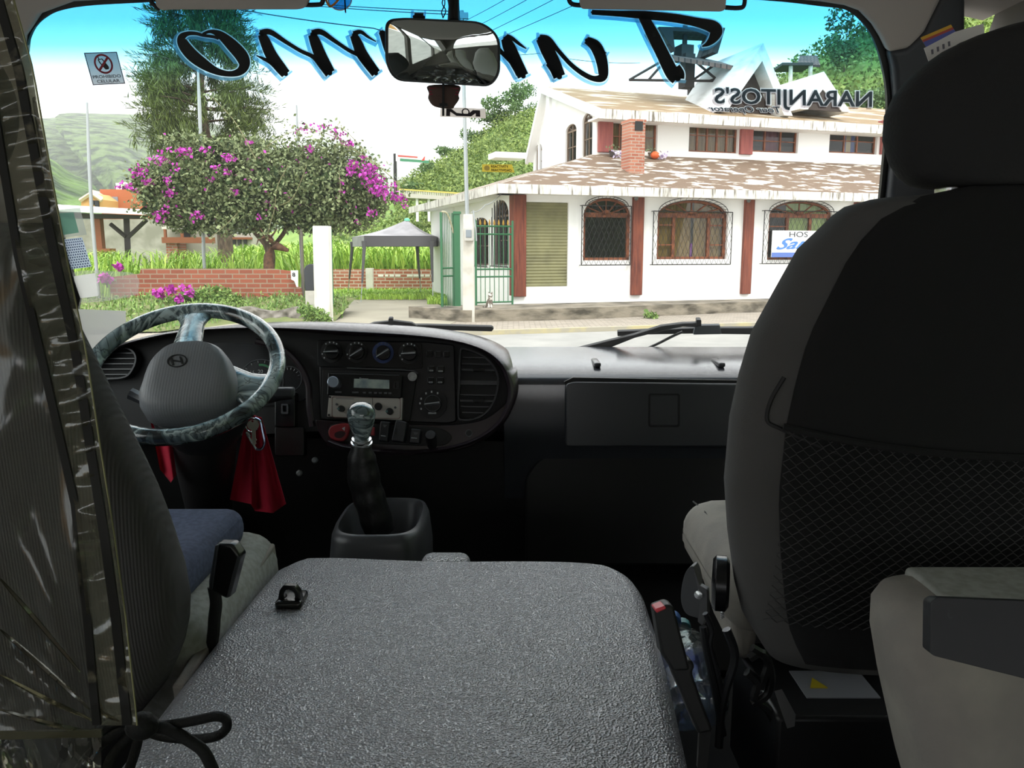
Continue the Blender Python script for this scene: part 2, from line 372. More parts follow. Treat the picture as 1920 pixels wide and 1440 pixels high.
# ================================================================== the van body
Z0 = H
def V3(x, y, z): return Vector((x, y, z+Z0))
g0, g1 = at(960, 660, 2.28), at(960, 10, 1.87)
GL = Plane(g0, Vector((1, 0, 0)).cross(g1-g0))          # the plane of the windscreen
m_dark = mat('black_plastic', '141416', .55)
m_head = mat('grey_headliner', 'b3aca6', .9, bump=('noise', 300, .2, .001))
m_rubber = mat('black_rubber', '0b0b0c', .5)
m_carpet = mat('black_floor_covering', '111112', .9)
m_panel = mat('grey_side_panel', '807c78', .8)
XL, XR = -1.32, 1.07
struct('floor', MB().span((XL, -3.2, H-1.26), (XR, 2.16, H-1.2)), m_carpet)
def roof(u, v):
    x = XL+(XR-XL)*u; return Vector((x, -3.2+5.13*v, H+.585-.07*abs(2*u-1)**4))
struct('ceiling', MB().sheet(roof, 20, 6, .05, (0, 0, 1)), m_head)
def side(name, x, th, wins):
    out = [(x, -3.2, H-1.2), (x, 2.2, H-1.2), (x, 2.2, H-.28), (x, 2.05, H+.2), (x, 1.86, H+.56), (x, -3.2, H+.56)]
    hs = [rounded([(x, a, H+c), (x, b, H+c), (x, b-(.22 if b > 1.5 else 0), H+d), (x, a, H+d)], .07) for a, b, c, d in wins]
    return struct(name, MB().extrude(out, (th, 0, 0), hs), m_panel)
side('wall_left', XL, -.05, [(.8, 1.84, -.30, .44), (-.66, .62, -.36, .46), (-1.98, -.78, -.36, .46), (-3.08, -2.08, -.36, .46)])
side('wall_right', XR, .05, [(.72, 1.80, -.30, .44), (-.66, .54, -.36, .46), (-1.98, -.78, -.36, .46), (-3.08, -2.08, -.36, .46)])
struct('wall_back', MB().extrude([(XL, -3.2, H-1.2), (XR, -3.2, H-1.2), (XR, -3.2, H+.56), (XL, -3.2, H+.56)], (0, -.05, 0), [rounded([(-1.1, -3.2, H-.3), (.85, -3.2, H-.3), (.85, -3.2, H+.44), (-1.1, -3.2, H+.44)], .08)]), m_panel)
struct('wall_front', MB().span((XL, 2.12, H-1.2), (XR, 2.18, H-.42)), m_dark)
m_sideglass = film('side_window_glass', (.88, .90, .89), .05)
m_cornerglass = film('door_window_glass', (.9, .93, .92), .05)
def pane(name, x, a, b, c, d, m): return struct(name, MB().span((x, a, H+c), (x+.004, b, H+d)), m)
pane('window_2', XL-.03, .8, 1.84, -.30, .44, m_cornerglass); pane('window_3', XR+.03, .72, 1.80, -.30, .44, m_cornerglass)
for n, (x, a, b) in enumerate([(XL-.03, -.62, .58), (XL-.03, -1.95, -.8), (XL-.03, -3.05, -2.1), (XR+.03, -.62, .5), (XR+.03, -1.95, -.8), (XR+.03, -3.05, -2.1)]):
    pane('window_%d' % (n+4), x, a-.06, b+.06, -.40, .50, m_sideglass)
# the other side of the street, seen through the side windows
struct('terrain_bank', MB().sheet(lambda u, v: Vector((11+14*v, -25+45*u, .2+25*v**.7+.8*math.sin(u*23)*v)), 40, 12), mat('wooded_bank', '2f4420', .95, col2='566b38', scale=.5, bump=('noise', 1.2, 1, .5)))
tag(obj('yard_wall', MB().span((-16.2, -30, 0), (-16, 6, 2.6)), mat('ochre_yard_wall', 'b98a4e', .9)), 'low ochre yard wall across the road on the driver side', 'wall')
# windscreen opening
op = smooth([(230, 720), (150, 560), (104, 390), (72, 240), (50, 130), (52, 78), (78, 38), (140, 14), (285, 4), (520, -7), (960, -12), (1380, -2), (1540, 12), (1592, 22), (1632, 62), (1655, 125), (1664, 200), (1657, 300), (1645, 420), (1630, 560), (1600, 720)], 5)
def grow(loop, d):
    c = sum((p for p in loop), Vector((0, 0)))/len(loop); n = len(loop); out = []
    for i in range(n):
        t = (loop[(i+1) % n]-loop[i-1]).normalized(); nn = Vector((t.y, -t.x))
        if nn.dot(loop[i]-c) < 0: nn = -nn
        out.append(loop[i]+nn*d)
    return out
glass_z = at(960, 660, 2.28).z
sky_tint = [(0, (.93, .95, .95)), (.455, (.93, .95, .95)), (.545, (.62, .86, .97)), (.62, (.28, .68, .95)), (.70, (.10, .50, .88)), (.80, (.05, .40, .80))]
gob = MB().slab(grow(op, 16), GL, -.012, .005)
zb = min(p[2] for p in gob.v)
# tint band heights measured from the photograph on the glass plane
def gz(py): return GL.hit(960, py).z - zb
c_ = lambda *k: tuple(x**.5 for x in k)          # two faces of the pane
m_glass = film('tinted_windscreen_glass', (1, 1, 1), .012, white=.012, ramp=[(0, c_(.95, .97, .96)), (gz(205), c_(.95, .97, .96)), (gz(150), c_(.78, .92, .96)), (gz(115), c_(.40, .76, .93)), (gz(80), c_(.13, .49, .72)), (gz(30), c_(.06, .36, .62)), (gz(-20), c_(.055, .32, .58))])
struct('window_1', gob, m_glass)
edge = [(-60, 760), (-60, -140), (1800, -140), (1800, 760)]
ring = MB().slab(grow(op, 40), GL, .006, .014, [op]); struct('trim_1', ring, m_rubber)
hd = [Vector(p) for p in [(-160, 420), (-160, -160), (1810, -160), (1775, -20), (1735, 60), (1706, 92), (1676, 98)]]
inner = [Vector(p) for p in [(1668, 99), (1655, 72), (1640, 48), (1615, 22), (1585, 11), (1540, 4), (1380, -9), (960, -20), (520, -15), (285, -4), (135, 4), (70, 28), (42, 70), (38, 110), (60, 250), (90, 420)]]
def header(off, th):
    mb = MB(); pts = hd+inner; return mb.slab(pts, GL, off, th)
struct('trim_2', header(.03, .05), m_head, bevel=.012)
rp = [(1668, 97), (1700, 92), (1735, 64), (1775, -20), (1812, -120), (1812, 760), (1625, 760), (1650, 560), (1664, 420), (1676, 300), (1682, 200), (1676, 130)]
struct('trim_3', MB().slab(rp, GL, .035, .06), mat('dark_pillar_trim', '3a3d42', .5), bevel=.012)
struct('trim_4', MB().slab([(-170, 425), (90, 425), (118, 560), (190, 760), (-170, 760)], GL, .035, .06), m_dark, bevel=.01)
# ================================================================== the white hotel across the road
A = at(965, 568, 23.9); TH = R(18)
hx = Vector((math.cos(TH), math.sin(TH), 0)); hy = Vector((-hx.y, hx.x, 0))
def FX(px, py, yl=0):
    """pixel -> (u, depth, z) on the facade plane at depth yl, in the house's own axes"""
    p = Plane(A+hy*yl, hy).hit(px, py)-A; return Vector((p.dot(hx), yl, p.z))
def SX(px, py, u):
    p = Plane(A+hx*u, hx).hit(px, py)-A; return Vector((u, p.dot(hy), p.z))
def white_wall(name, c='f2f1ee', c2='d6d2c8'):
    return mat(name, c, .9, col2=c2, scale=.9, lo=.62, hi=.9, bump=('noise', 9, .25, .02))
m_white = white_wall('white_plaster')
m_roof = mat('worn_roof', '6f5c4b', .9, col2='ddd6cb', scale=2.3, stretch=(.7, 1.6, 1.6), lo=.53, hi=.61, detail=12, bump=('noise', 6, .4, .03))
m_roof2 = mat('worn_upper_roof', '857053', .9, col2='e2dac8', scale=.9, stretch=(.7, 2.2, 2.2), lo=.52, hi=.72, detail=8, bump=('noise', 6, .4, .03))
m_fascia = mat('stained_fascia', 'e0dcd3', .9, col2='6f675b', scale=7, stretch=(2.2, 1, .25), lo=.5, hi=.68)
m_red = mat('red_painted_pillar', '86452f', .7, col2='5c2b20', scale=3, stretch=(5, 5, .5), lo=.35, hi=.7)
m_red2 = mat('faded_red_pillar', 'a35a52', .8, col2='8a4a48', scale=3, stretch=(5, 5, .5), lo=.35, hi=.7)
m_wood = mat('window_wood', '8a4f2e', .6, col2='6d3b22', scale=6, lo=.4, hi=.6)
m_iron = mat('black_iron', '1d1c1c', .5)
m_pane = film('window_pane_glass', (.9, .9, .9), .02)
m_curtain = mat('ochre_curtain', '7a6236', .9, col2='97824e', scale=5, stretch=(4, 4, .2), lo=.35, hi=.65)
m_curt_green = mat('green_curtain', 'a9bf72', .9, col2='92ab5c', scale=5, stretch=(4, 4, .2))
m_purple = mat('purple_curtain', '7a3f8a', .9)
m_wine = mat('wine_curtain', '5a2838', .9)
m_blue = mat('blue_curtain', '4a5f96', .9)
m_cream = mat('cream_curtain', 'b0a486', .9)
m_shutter = mat('olive_shutter', '827f58', .55, metal=.0, col2='6d6a4a', scale=2, lo=.4, hi=.7)
house = thing('hotel_building', 'white two-storey hotel with brown roofs and red pillars across the road', 'building', A, rz=TH)
L = dict(parent=house, local=True)
def xz(u, z, y=0): return Vector((u, y, z))
uL = FX(962, 560).x; uR = 16.5; zTop = 3.55
def arch(x0, x1, yb, ys, ya):
    """opening outline from pixels: sides, sill, spring line and crown"""
    a, b = FX(x0, yb), FX(x1, yb); s0 = FX((x0+x1)/2, ys).z; t = FX((x0+x1)/2, ya).z; zb = (a.z+b.z)/2
    cx, hw = (a.x+b.x)/2, (b.x-a.x)/2
    pts = [xz(a.x, zb), xz(b.x, zb)] + [xz(cx+hw*math.cos(k*math.pi/14), s0+(t-s0)*math.sin(k*math.pi/14)) for k in range(0, 15)]
    return pts, (a.x, b.x, zb, s0, t)
wins = [arch(1093, 1182, 488, 403, 371), arch(1231, 1362, 486, 404, 375), arch(1438, 1556, 487, 404, 376), arch(1622, 1700, 485, 404, 377)]
sh0, sh1 = FX(985, 538), FX(1066, 380); shz = (sh0.z, sh1.z)
hole_sh = [xz(sh0.x, shz[0]), xz(sh1.x, shz[0]), xz(sh1.x, shz[1]), xz(sh0.x, shz[1])]
front = [xz(uL, -.6), xz(uR, -.6), xz(uR, zTop), xz(uL, zTop)]
D1 = 11.0
wm = MB().extrude(front, (0, .22, 0), [w[0] for w in wins]+[hole_sh])
obj('front_wall', wm, m_white, **L)
# side wall facing the gate, with two arched openings closed by ironwork
side_open = []
def side_arch(x0, x1, yb, ys, ya, u):
    a, b = SX(x0, yb, u), SX(x1, yb, u); y0, y1 = sorted((a.y, b.y)); s0 = SX((x0+x1)/2, ys, u).z; t = SX((x0+x1)/2, ya, u).z; zb = min(a.z, b.z)
    return [Vector((u, y0, zb)), Vector((u, y1, zb))] + [Vector((u, (y0+y1)/2+(y1-y0)/2*math.cos(k*math.pi/14), s0+(t-s0)*math.sin(k*math.pi/14))) for k in range(15)], (y0, y1, zb, s0, t)
sa = [side_arch(954, 926, 496, 405, 375, uL), side_arch(916, 890, 496, 425, 408, uL)]
sm = MB().extrude([Vector((uL, .22, -.6)), Vector((uL, D1, -.6)), Vector((uL, D1, zTop)), Vector((uL, .22, zTop))], (.22, 0, 0), [s[0] for s in sa])
obj('side_wall', sm, m_white, **L)
obj('back_wall', MB().span((uL, D1, -.6), (uR, D1+.2, zTop)), m_white, **L)
obj('end_wall', MB().span((uR-.2, .22, -.6), (uR, D1, zTop)), m_white, **L)
obj('plinth', MB().span((uL-.05, -.08, -.6), (uR, 0, FX(1100, 552).z-.28)), mat('scuffed_white_plinth', 'eeece6', .9, col2='8d867a', scale=2.2, lo=.64, hi=.74), **L)
# windows
def frame_bars(mb, w, n_bars, y=.1, th=.05):
    x0, x1, zb, s0, t = w; cx, hw = (x0+x1)/2, (x1-x0)/2
    arc = [xz(cx+hw*math.cos(k*math.pi/18), s0+(t-s0)*math.sin(k*math.pi/18), y) for k in range(19)]
    ia = [xz(cx+(hw-.08)*math.cos(k*math.pi/18), s0+(t-s0-.08)*math.sin(k*math.pi/18), y) for k in range(19)]
    mb.extrude(arc+list(reversed(ia)), (0, .08, 0))
    for a, b in (((x0, zb), (x0+.1, s0)), ((x1-.1, zb), (x1, s0)), ((x0, zb), (x1, zb+.08)), ((x0, s0-.07), (x1, s0+.07))): mb.span((a[0], y, a[1]), (b[0], y+.08, b[1]))
    for bx in n_bars: mb.span((x0+(x1-x0)*bx-.05, y, zb), (x0+(x1-x0)*bx+.05, y+.08, s0))
def hotel_window(i, bars, shelf, sun, curtains):
    pts, w = wins[i]; x0, x1, zb, s0, t = w; cx = (x0+x1)/2
    fm = MB(); frame_bars(fm, w, bars)
    for a, b, z in shelf: fm.span((x0+(x1-x0)*a, .11, zb+(s0-zb)*z-.02), (x0+(x1-x0)*b, .17, zb+(s0-zb)*z+.02))
    if sun:
        hub = [xz(cx+.16*math.cos(k*math.pi/10), s0+.16*math.sin(k*math.pi/10), .1) for k in range(11)]; fm.extrude(hub, (0, .08, 0))
        for k in range(1, 6):
            a = k*math.pi/6; e = Vector((math.cos(a)*(x1-x0)/2*.96, 0, math.sin(a)*(t-s0)*.96)); fm.tube([xz(cx, s0, .14), xz(cx, s0, .14)+e], .025, 5)
    f = obj('window', fm, m_wood, **L)
    obj('pane', MB().extrude([p+Vector((0, .14, 0)) for p in pts], (0, .01, 0)), m_pane, f, local=True)
    for a, b, c, d, m in curtains:
        def cf(u, v, a=a, b=b, c=c, d=d):
            x = x0+(x1-x0)*(a+(b-a)*u); zt = s0+(t-s0)*math.sqrt(max(0, 1-((x-cx)/((x1-x0)/2))**2))-.02
            top = min(zt, zb+(t-zb)*d); return xz(x, zb+(t-zb)*c+(top-zb-(t-zb)*c)*v, .26+.025*math.sin(u*(b-a)*(x1-x0)*26))
        obj('curtain', MB().sheet(cf, 40, 2, .01, (0, 1, 0)), m, f, local=True)
    return f
hotel_window(0, [], [], True, [])
hotel_window(1, [.25, .75], [(0, .25, .33), (0, .25, .78), (.75, 1, .33), (.75, 1, .78)], True, [(.02, .53, .02, 1, m_curtain), (.565, .98, .02, 1, m_curtain), (.525, .56, .02, .27, m_purple)])
hotel_window(2, [.32, .68], [(0, .32, .75)], True, [(.33, .98, .1, 1, m_curt_green)])
hotel_window(3, [.5], [], True, [(.05, .95, .05, 1, m_curtain)])
# ironwork in front of the windows: an arched and rectangular basket with a diamond lattice
def grille(i, x0p, x1p, ybp, ytp, yap):
    a, b = FX(x0p, ybp, -.14), FX(x1p, ytp, -.14); x0, x1 = a.x, b.x; zb, zt = FX((x0p+x1p)/2, ybp, -.14).z, FX((x0p+x1p)/2, ytp, -.14).z; za = FX((x0p+x1p)/2, yap, -.14).z; y = -.14
    mb = MB(); r = .012; cx, hw = (x0+x1)/2, (x1-x0)/2*.88
    for p, q in (((x0, zb), (x1, zb)), ((x0, zt), (x1, zt)), ((x0, zb), (x0, zt)), ((x1, zb), (x1, zt))): mb.tube([xz(p[0], p[1], y), xz(q[0], q[1], y)], r*1.3, 5)
    for x in (x0, x1):
        for z in (zb, zt): mb.tube([xz(x, z, y), xz(x, z, .02)], r, 5)
    for k in (1, .86): mb.tube([xz(cx+hw*k*math.cos(j*math.pi/16), zt+(za-zt)*(k if k == 1 else .80)*math.sin(j*math.pi/16), y) for j in range(17)], r, 5)
    for j in range(16):
        p, q = [(cx+hw*k*math.cos((j+o)*math.pi/16), zt+(za-zt)*kk*math.sin((j+o)*math.pi/16)) for k, kk, o in ((1, 1, 0), (.86, .8, .5))]
        mb.tube([xz(p[0], p[1], y), xz(q[0], q[1], y)], .006, 4)
    n = max(6, round((x1-x0)/.17)); wd = (x1-x0)/n; hgt = wd*2.1
    rows = max(1, round((zt-zb)/hgt)); hgt = (zt-zb)/rows
    for k in range(n):
        for rr in range(rows):
            xa, za_ = x0+wd*k, zb+hgt*rr
            mb.tube([xz(xa, za_, y), xz(xa+wd/2, za_+hgt/2, y), xz(xa, za_+hgt, y)], .006, 4); mb.tube([xz(xa+wd, za_, y), xz(xa+wd/2, za_+hgt/2, y), xz(xa+wd, za_+hgt, y)], .006, 4)
    obj('window_grille', mb, m_iron, **L)
grille(0, 1090, 1184, 497, 386, 368); grille(1, 1223, 1374, 496, 397, 370); grille(2, 1429, 1572, 494, 396, 373); grille(3, 1612, 1712, 492, 396, 374)
sm2 = MB()
def slat(u, v):
    x = sh0.x+(sh1.x-sh0.x)*u; z = shz[0]+(shz[1]-shz[0])*v; return xz(x, z, .08-.02*abs(math.sin(v*math.pi*27)))
obj('roller_shutter', sm2.sheet(slat, 2, 190, .01, (0, 1, 0)), m_shutter, **L)
# pillars
def pillar(x0, x1, ytop, ybot, m=m_red, yl=0, d=.30, proud=.12):
    a, b = FX(x0, ybot, yl), FX(x1, ytop, yl); t = FX((x0+x1)/2, ytop, yl).z
    obj('pillar', MB().span((a.x, yl-proud, FX((x0+x1)/2, ybot, yl).z), (b.x, yl+d-proud, t)), m, bevel=.02, **L)
pillar(962, 985, 360, 556, d=.5); pillar(1181, 1206, 363, 553); pillar(1387, 1413, 365, 551); pillar(1589, 1611, 367, 550)
for px, py in ((1193, 370), (1404, 374)):
    lm = MB(); p = FX(px, py, -.2); lm.lathe([(.02, -.1), (.06, -.06), (.065, .03), (.03, .07), (.01, .1)], p, n=10); lm.tube([p+Vector((0, 0, .08)), p+Vector((0, .12, .12))], .012, 5)
    obj('wall_lamp', lm, mat('grey_lamp', '6b6e6c', .4), **L)
# lower roof: hipped, worn
ez = FX(1100, 350, -.75).z; ov = -.75; uE = FX(936, 352, ov).x
yw = 3.3; cu = FX(1118, 290, yw); zw = FX(1118, 288, yw).z; uS = cu.x
rk = (zw-ez)/(yw-ov)
rl = MB()
rl.prism([Vector((uE, ov, ez)), Vector((uR, ov, ez)), Vector((uR, yw+.3, zw+.3*rk)), Vector((uS+.3, yw+.3, zw+.3*rk)), Vector((uS, yw, zw))], [Vector((uE, ov, ez-.14)), Vector((uR, ov, ez-.14)), Vector((uR, yw+.3, zw-.14)), Vector((uS+.3, yw+.3, zw-.14)), Vector((uS, yw, zw-.14))])
rl.prism([Vector((uE, ov, ez)), Vector((uS, yw, zw)), Vector((uS, 12.5, zw)), Vector((uE, 12.5, ez))], [Vector((uE, ov, ez-.14)), Vector((uS, yw, zw-.14)), Vector((uS, 12.5, zw-.14)), Vector((uE, 12.5, ez-.14))])
obj('lower_roof', rl, m_roof, **L)
obj('eave_fascia', MB().span((uE-.03, ov-.04, ez-.24), (uR, ov+.05, ez+.02)).span((uE-.04, ov, ez-.24), (uE+.06, 12.5, ez+.02)), m_fascia, **L)
obj('soffit', MB().span((uE, ov+.05, ez-.22), (uR, .3, ez-.17)).span((uE, ov, ez-.22), (uL+.3, D1, ez-.17)).span((uL+.01, .01, zTop-.02), (uR, D1, ez-.1)), m_white, **L)
# upper storey
ue0 = FX(1118, 290, yw).x; zf = zw-.4
zu = FX(1250, 214, yw).z
def upper_open(x0, x1, y0, y1): a, b = FX(x0, y1, yw), FX(x1, y0, yw); return a.x, b.x, FX((x0+x1)/2, y1, yw).z, FX((x0+x1)/2, y0, yw).z
ups = [upper_open(1147, 1234, 216, 283), upper_open(1291, 1386, 222, 286), upper_open(1411, 1499, 224, 286), upper_open(1554, 1648, 228, 288), upper_open(1690, 1790, 230, 290)]
fw = [xz(ue0, zf, yw), xz(uR+4, zf, yw), xz(uR+4, zu+.06, yw), xz(ue0, zu+.06, yw)]
obj('upper_front_wall', MB().extrude(fw, (0, .2, 0), [[xz(a, c, yw), xz(b, c, yw), xz(b, d, yw), xz(a, d, yw)] for a, b, c, d in ups]), m_white, **L)
obj('upper_back_wall', MB().span((ue0, 9.0, zf), (uR+4, 9.2, zu)).span((uR+3.8, yw+.2, zf), (uR+4, 9.0, zu)), m_white, **L)
obj('upper_ceiling', MB().span((ue0+.1, yw+.2, zu-.08), (uR+3.9, 9.0, zu-.02)), m_white, **L)
obj('upper_floor', MB().span((ue0+.1, yw+.2, zf), (uR+3.9, 9.0, zf+.05)), m_dark, **L)
def up_window(i, mull, shelf, curt):
    a, b, c, d = ups[i]; fm = MB(); y = yw+.12
    for p, q in (((a, c), (a+.06, d)), ((b-.06, c), (b, d)), ((a, c), (b, c+.06)), ((a, d-.06), (b, d))): fm.span((p[0], y, p[1]), (q[0], y+.07, q[1]))
    for k in mull: fm.span((a+(b-a)*k-.03, y, c), (a+(b-a)*k+.03, y+.07, d))
    for k in shelf: fm.span((a, y+.01, c+(d-c)*k-.015), (b, y+.05, c+(d-c)*k+.015))
    f = obj('window', fm, m_wood, **L)
    obj('pane', MB().span((a, y+.03, c), (b, y+.04, d)), m_pane, f, local=True)
    for k0, k1, m in curt:
        obj('curtain', MB().sheet(lambda u, v: xz(a+(b-a)*(k0+(k1-k0)*u), c+(d-c)*v, y+.14+.02*math.sin(u*(k1-k0)*60)), 24, 1, .01, (0, 1, 0)), m, f, local=True)
up_window(0, [.2, .75], [.4], [(.0, .2, m_curtain), (.78, 1, m_curtain)])
up_window(1, [.2, .4, .6, .8], [.5], [(.01, .99, mat('brown_curtain', '6e5a3a', .9, col2='8a7550', scale=5, stretch=(4, 4, .2)))])
up_window(2, [.3, .65], [.35, .7], [(.3, .65, m_wine)])
up_window(3, [.35, .62], [.4], [(.36, .43, m_blue), (.44, .53, m_cream), (.54, .61, m_blue)])
up_window(4, [.5], [.4], [(.1, .9, m_curtain)])
pillar(1120, 1148, 214, 286, m_red2, yw); pillar(1385, 1411, 222, 290, m_red2, yw); pillar(1648, 1672, 226, 290, m_red2, yw)
# gable wall on the left
uG0 = ue0-.28; yB = SX(986, 296, uG0).y; zB = SX(986, 296, uG0).z; yd = yB-.12; ym = (yw+yd)/2
zr = SX(1016, 162, ue0-.28).z
zeave = FX(1115, 205, yw-.8).z
# roof planes: front slope, back slope with gable overhang
yF = yw-.8
yR = SX(1016, 162, uG0).y
yR = min(max(yR, yw+1.5), yB-1.2); zR = SX(1016, 162, uG0).z; uG = uG0

def rq(p0, p1, t=.16): return MB().prism([Vector((uG, *p0)), Vector((uR+4, *p0)), Vector((uR+4, *p1)), Vector((uG, *p1))], [Vector((uG, p0[0], p0[1]-t)), Vector((uR+4, p0[0], p0[1]-t)), Vector((uR+4, p1[0], p1[1]-t)), Vector((uG, p1[0], p1[1]-t))])
up = rq((yF, zeave), (yR, zR)); b2 = rq((yR, zR), (yB, zB)); up.add(b2.v, b2.f); obj('upper_roof', up, m_roof2, **L)
def verge(pts, m, t0, t1, du):
    mb = MB(); f = [Vector((uG-.03, y, z+t1)) for y, z in pts]+[Vector((uG-.03, y, z-t0)) for y, z in reversed(pts)]; return mb.extrude(f, (du, 0, 0))
obj('verge_board', verge([(yF, zeave), (yR, zR), (yB, zB)], None, .26, .03, .14), m_white, **L)
obj('upper_fascia', MB().span((uG, yF-.04, zeave-.28), (uR+4, yF+.05, zeave+.03)), m_fascia, **L)
obj('upper_soffit', MB().span((uG, yF+.05, zeave-.26), (uR+4, yw+.1, zeave-.20)), m_white, **L)
obj('gable_soffit', MB().prism([Vector((uG+.02, y, z-.17)) for y, z in ((yF+.1, zeave), (yR, zR), (yB-.1, zB), (yB-.1, zB-.02), (yR, zR-.03), (yF+.1, zeave-.02))], [Vector((ue0+.1, y, z-.17)) for y, z in ((yF+.1, zeave), (yR, zR), (yB-.1, zB), (yB-.1, zB-.02), (yR, zR-.03), (yF+.1, zeave-.02))]), m_white, **L)
# the gable wall, arched windows cut in
def gable_arch(x0, x1, yb, ys, ya): return side_arch(x0, x1, yb, ys, ya, ue0)
ga = [gable_arch(1110, 1091, 290, 228, 212), gable_arch(1080, 1060, 303, 246, 233), gable_arch(1033.5, 1025, 315, 268, 256), gable_arch(1016, 1004, 322, 281, 270)]
def rz_(y): return (zeave+(y-yF)*(zR-zeave)/(yR-yF) if y < yR else zR-(y-yR)*(zR-zB)/(yB-yR))-.15
gw = [Vector((ue0, yw+.2, zf)), Vector((ue0, yd, zf)), Vector((ue0, yd, rz_(yd))), Vector((ue0, yR, rz_(yR))), Vector((ue0, yw+.2, rz_(yw+.2)))]
obj('gable_wall', MB().extrude(gw, (.2, 0, 0), [a[0] for a in ga if a[1][0] > yw+.25 and a[1][1] < yd-.05]), m_white, **L)
m_gframe = mat('weathered_window_wood', '7c6a58', .8)
for pts, (y0, y1, zb_, s0, t) in ga+sa:
    u0 = pts[0].x; fm = MB(); c = (y0+y1)/2
    n = len(pts); inn = [Vector((u0, c+(p.y-c)*.88, zb_+(p.z-zb_)*.95+.04)) for p in pts]
    fm.extrude([p+Vector((.06, 0, 0)) for p in pts], (.07, 0, 0), [[p+Vector((.06, 0, 0)) for p in inn]])
    fm.span((u0+.07, c-.02, zb_), (u0+.11, c+.02, t-.03)); fm.span((u0+.07, y0, s0-.03), (u0+.11, y1, s0+.03)); fm.span((u0+.07, y0, (zb_+s0)/2-.015), (u0+.11, y1, (zb_+s0)/2+.015))
    for k in (1, 3): fm.tube([Vector((u0+.09, c, s0)), Vector((u0+.09, c+(y1-y0)/2*math.cos(k*math.pi/4), s0+(t-s0)*math.sin(k*math.pi/4)))], .015, 4)
    f = obj('window', fm, m_gframe, **L)
    obj('pane', MB().extrude([p+Vector((.1, 0, 0)) for p in pts], (.01, 0, 0)), m_pane, f, local=True)
for i, (pts, (y0, y1, zb_, s0, t)) in enumerate(sa):
    mb = MB(); u = uL-.08; n = 11
    for k in range(n+1): mb.tube([Vector((u, y0+(y1-y0)*k/n, zb_-.05)), Vector((u, y0+(y1-y0)*k/n+.05*(-1)**k, s0+(t-s0)*math.sqrt(max(0, 1-(2*k/n-1)**2))))], .014, 4)
    mb.tube([Vector((u, y0-.1, zb_-.05)), Vector((u, y1+.1, zb_-.05))], .018, 5)
    obj('window_grille', mb, m_iron, **L)
obj('gable_pilaster', MB().span((ue0-.12, SX(1034, 300, ue0).y, zf), (ue0+.1, SX(1030, 300, ue0).y+.1, rz_(SX(1032, 300, ue0).y)+.05)), m_white, **L)
s = SX(982, 292, ue0); obj('side_ledge', MB().span((ue0-1.3, s.y-.1, s.z-.12), (ue0+.1, s.y+1.0, s.z+.12)), m_white, **L)
# brick chimney standing on the lower roof
cb_ = FX(1182, 312, 1.2); cw = FX(1201, 312, 1.2).x-FX(1165, 312, 1.2).x
ctop = FX(1182, 226, 1.2).z; cz0 = ez+(1.2-ov)*rk-.2; x0 = FX(1172, 312, 1.2).x; x1 = FX(1200, 312, 1.2).x
m_brick = brick_mat('red_brick', '9c5a45', 'b77a62', 'a89a8c', 1.0, 'xz', .26, .095, .012)
cm = MB().span((x0, .9, cz0), (x1, 1.5, ctop-.36))
for a, b in (((x0, .9), (x1, .98)), ((x0, 1.42), (x1, 1.5)), ((x0, .98), (x0+.09, 1.42)), ((x1-.09, .98), (x1, 1.42))): cm.span((a[0], a[1], ctop-.36), (b[0], b[1], ctop-.1))
obj('chimney', cm.span((x0-.02, .88, ctop-.1), (x1+.02, 1.52, ctop)), m_brick, **L)
obj('flue_opening', MB().span((x0+.16, .87, ctop-.34), (x1-.1, .9, ctop-.06)), m_iron, **L)
# white A-frame dormers on the upper roof
def dormer(pk, bl, br, yl, depth, inner):
    p, a, b = FX(*pk, yl), FX(*bl, yl), FX(*br, yl); w = .28
    z0 = min(a.z, b.z)-.3; k = 1
    out = [xz(a.x, z0, yl), xz(p.x, p.z, yl), xz(b.x, z0, yl)]; inn = [xz(a.x+w*1.3, z0, yl), xz(p.x, p.z-w*2.2, yl), xz(b.x-w*1.3, z0, yl)]
    m = MB().extrude([out[0], out[1], out[2], inn[2], inn[1], inn[0]], (0, depth, 0))
    d = obj('dormer', m, mat('whitewashed_dormer', 'e4e4e2', .9, col2='b9b9b4', scale=3, stretch=(1, .3, 1), lo=.45, hi=.75), **L)
    obj('dormer_gable', MB().extrude([xz(q.x, q.z, yl+inner) for q in inn], (0, .05, 0)), mat('dark_dormer_boards', '3a302b', .9), d, local=True)
dormer((1431, 80), (1346, 192), (1488, 186), 3.1, 3.6, .7)
dormer((1545, 134), (1500, 188), (1596, 188), 3.1, 3.0, .05)
# open tiled roof pavilion with a brick lantern on top
yp = 5.2; m_tile = brick_mat('clay_tile', '7c5a50', '5f433d', '3d2c29', 1.0, 'xy', .25, .4, .03); m_beam = mat('dark_roof_beam', '2e2623', .8)
def Q(px, py, yl=yp): return FX(px, py, yl)
e0, e1 = Q(1238, 108), Q(1394, 128); zt = Q(1300, 100).z; ze = Q(1320, 122).z
pav = obj('rooftop_pavilion_post', MB().span((Q(1284, 160).x, yp, Q(1290, 163).z), (Q(1302, 160).x, yp+.5, zt)).span((Q(1334, 160).x, yp+1.6, Q(1340, 163).z), (Q(1340, 160).x, yp+1.8, ze+.1)), m_beam, **L)
tr = MB().prism([Vector((e0.x, yp-.9, ze)), Vector((e1.x+.3, yp-.9, ze-.25)), Vector((e1.x-.9, yp+1.5, zt+.25)), Vector((e0.x+.6, yp+1.5, zt+.3))], [Vector((e0.x, yp-.9, ze-.15)), Vector((e1.x+.3, yp-.9, ze-.4)), Vector((e1.x-.9, yp+1.5, zt+.1)), Vector((e0.x+.6, yp+1.5, zt+.15))])
obj('pavilion_roof', tr, m_tile, **L)
bm_ = MB()
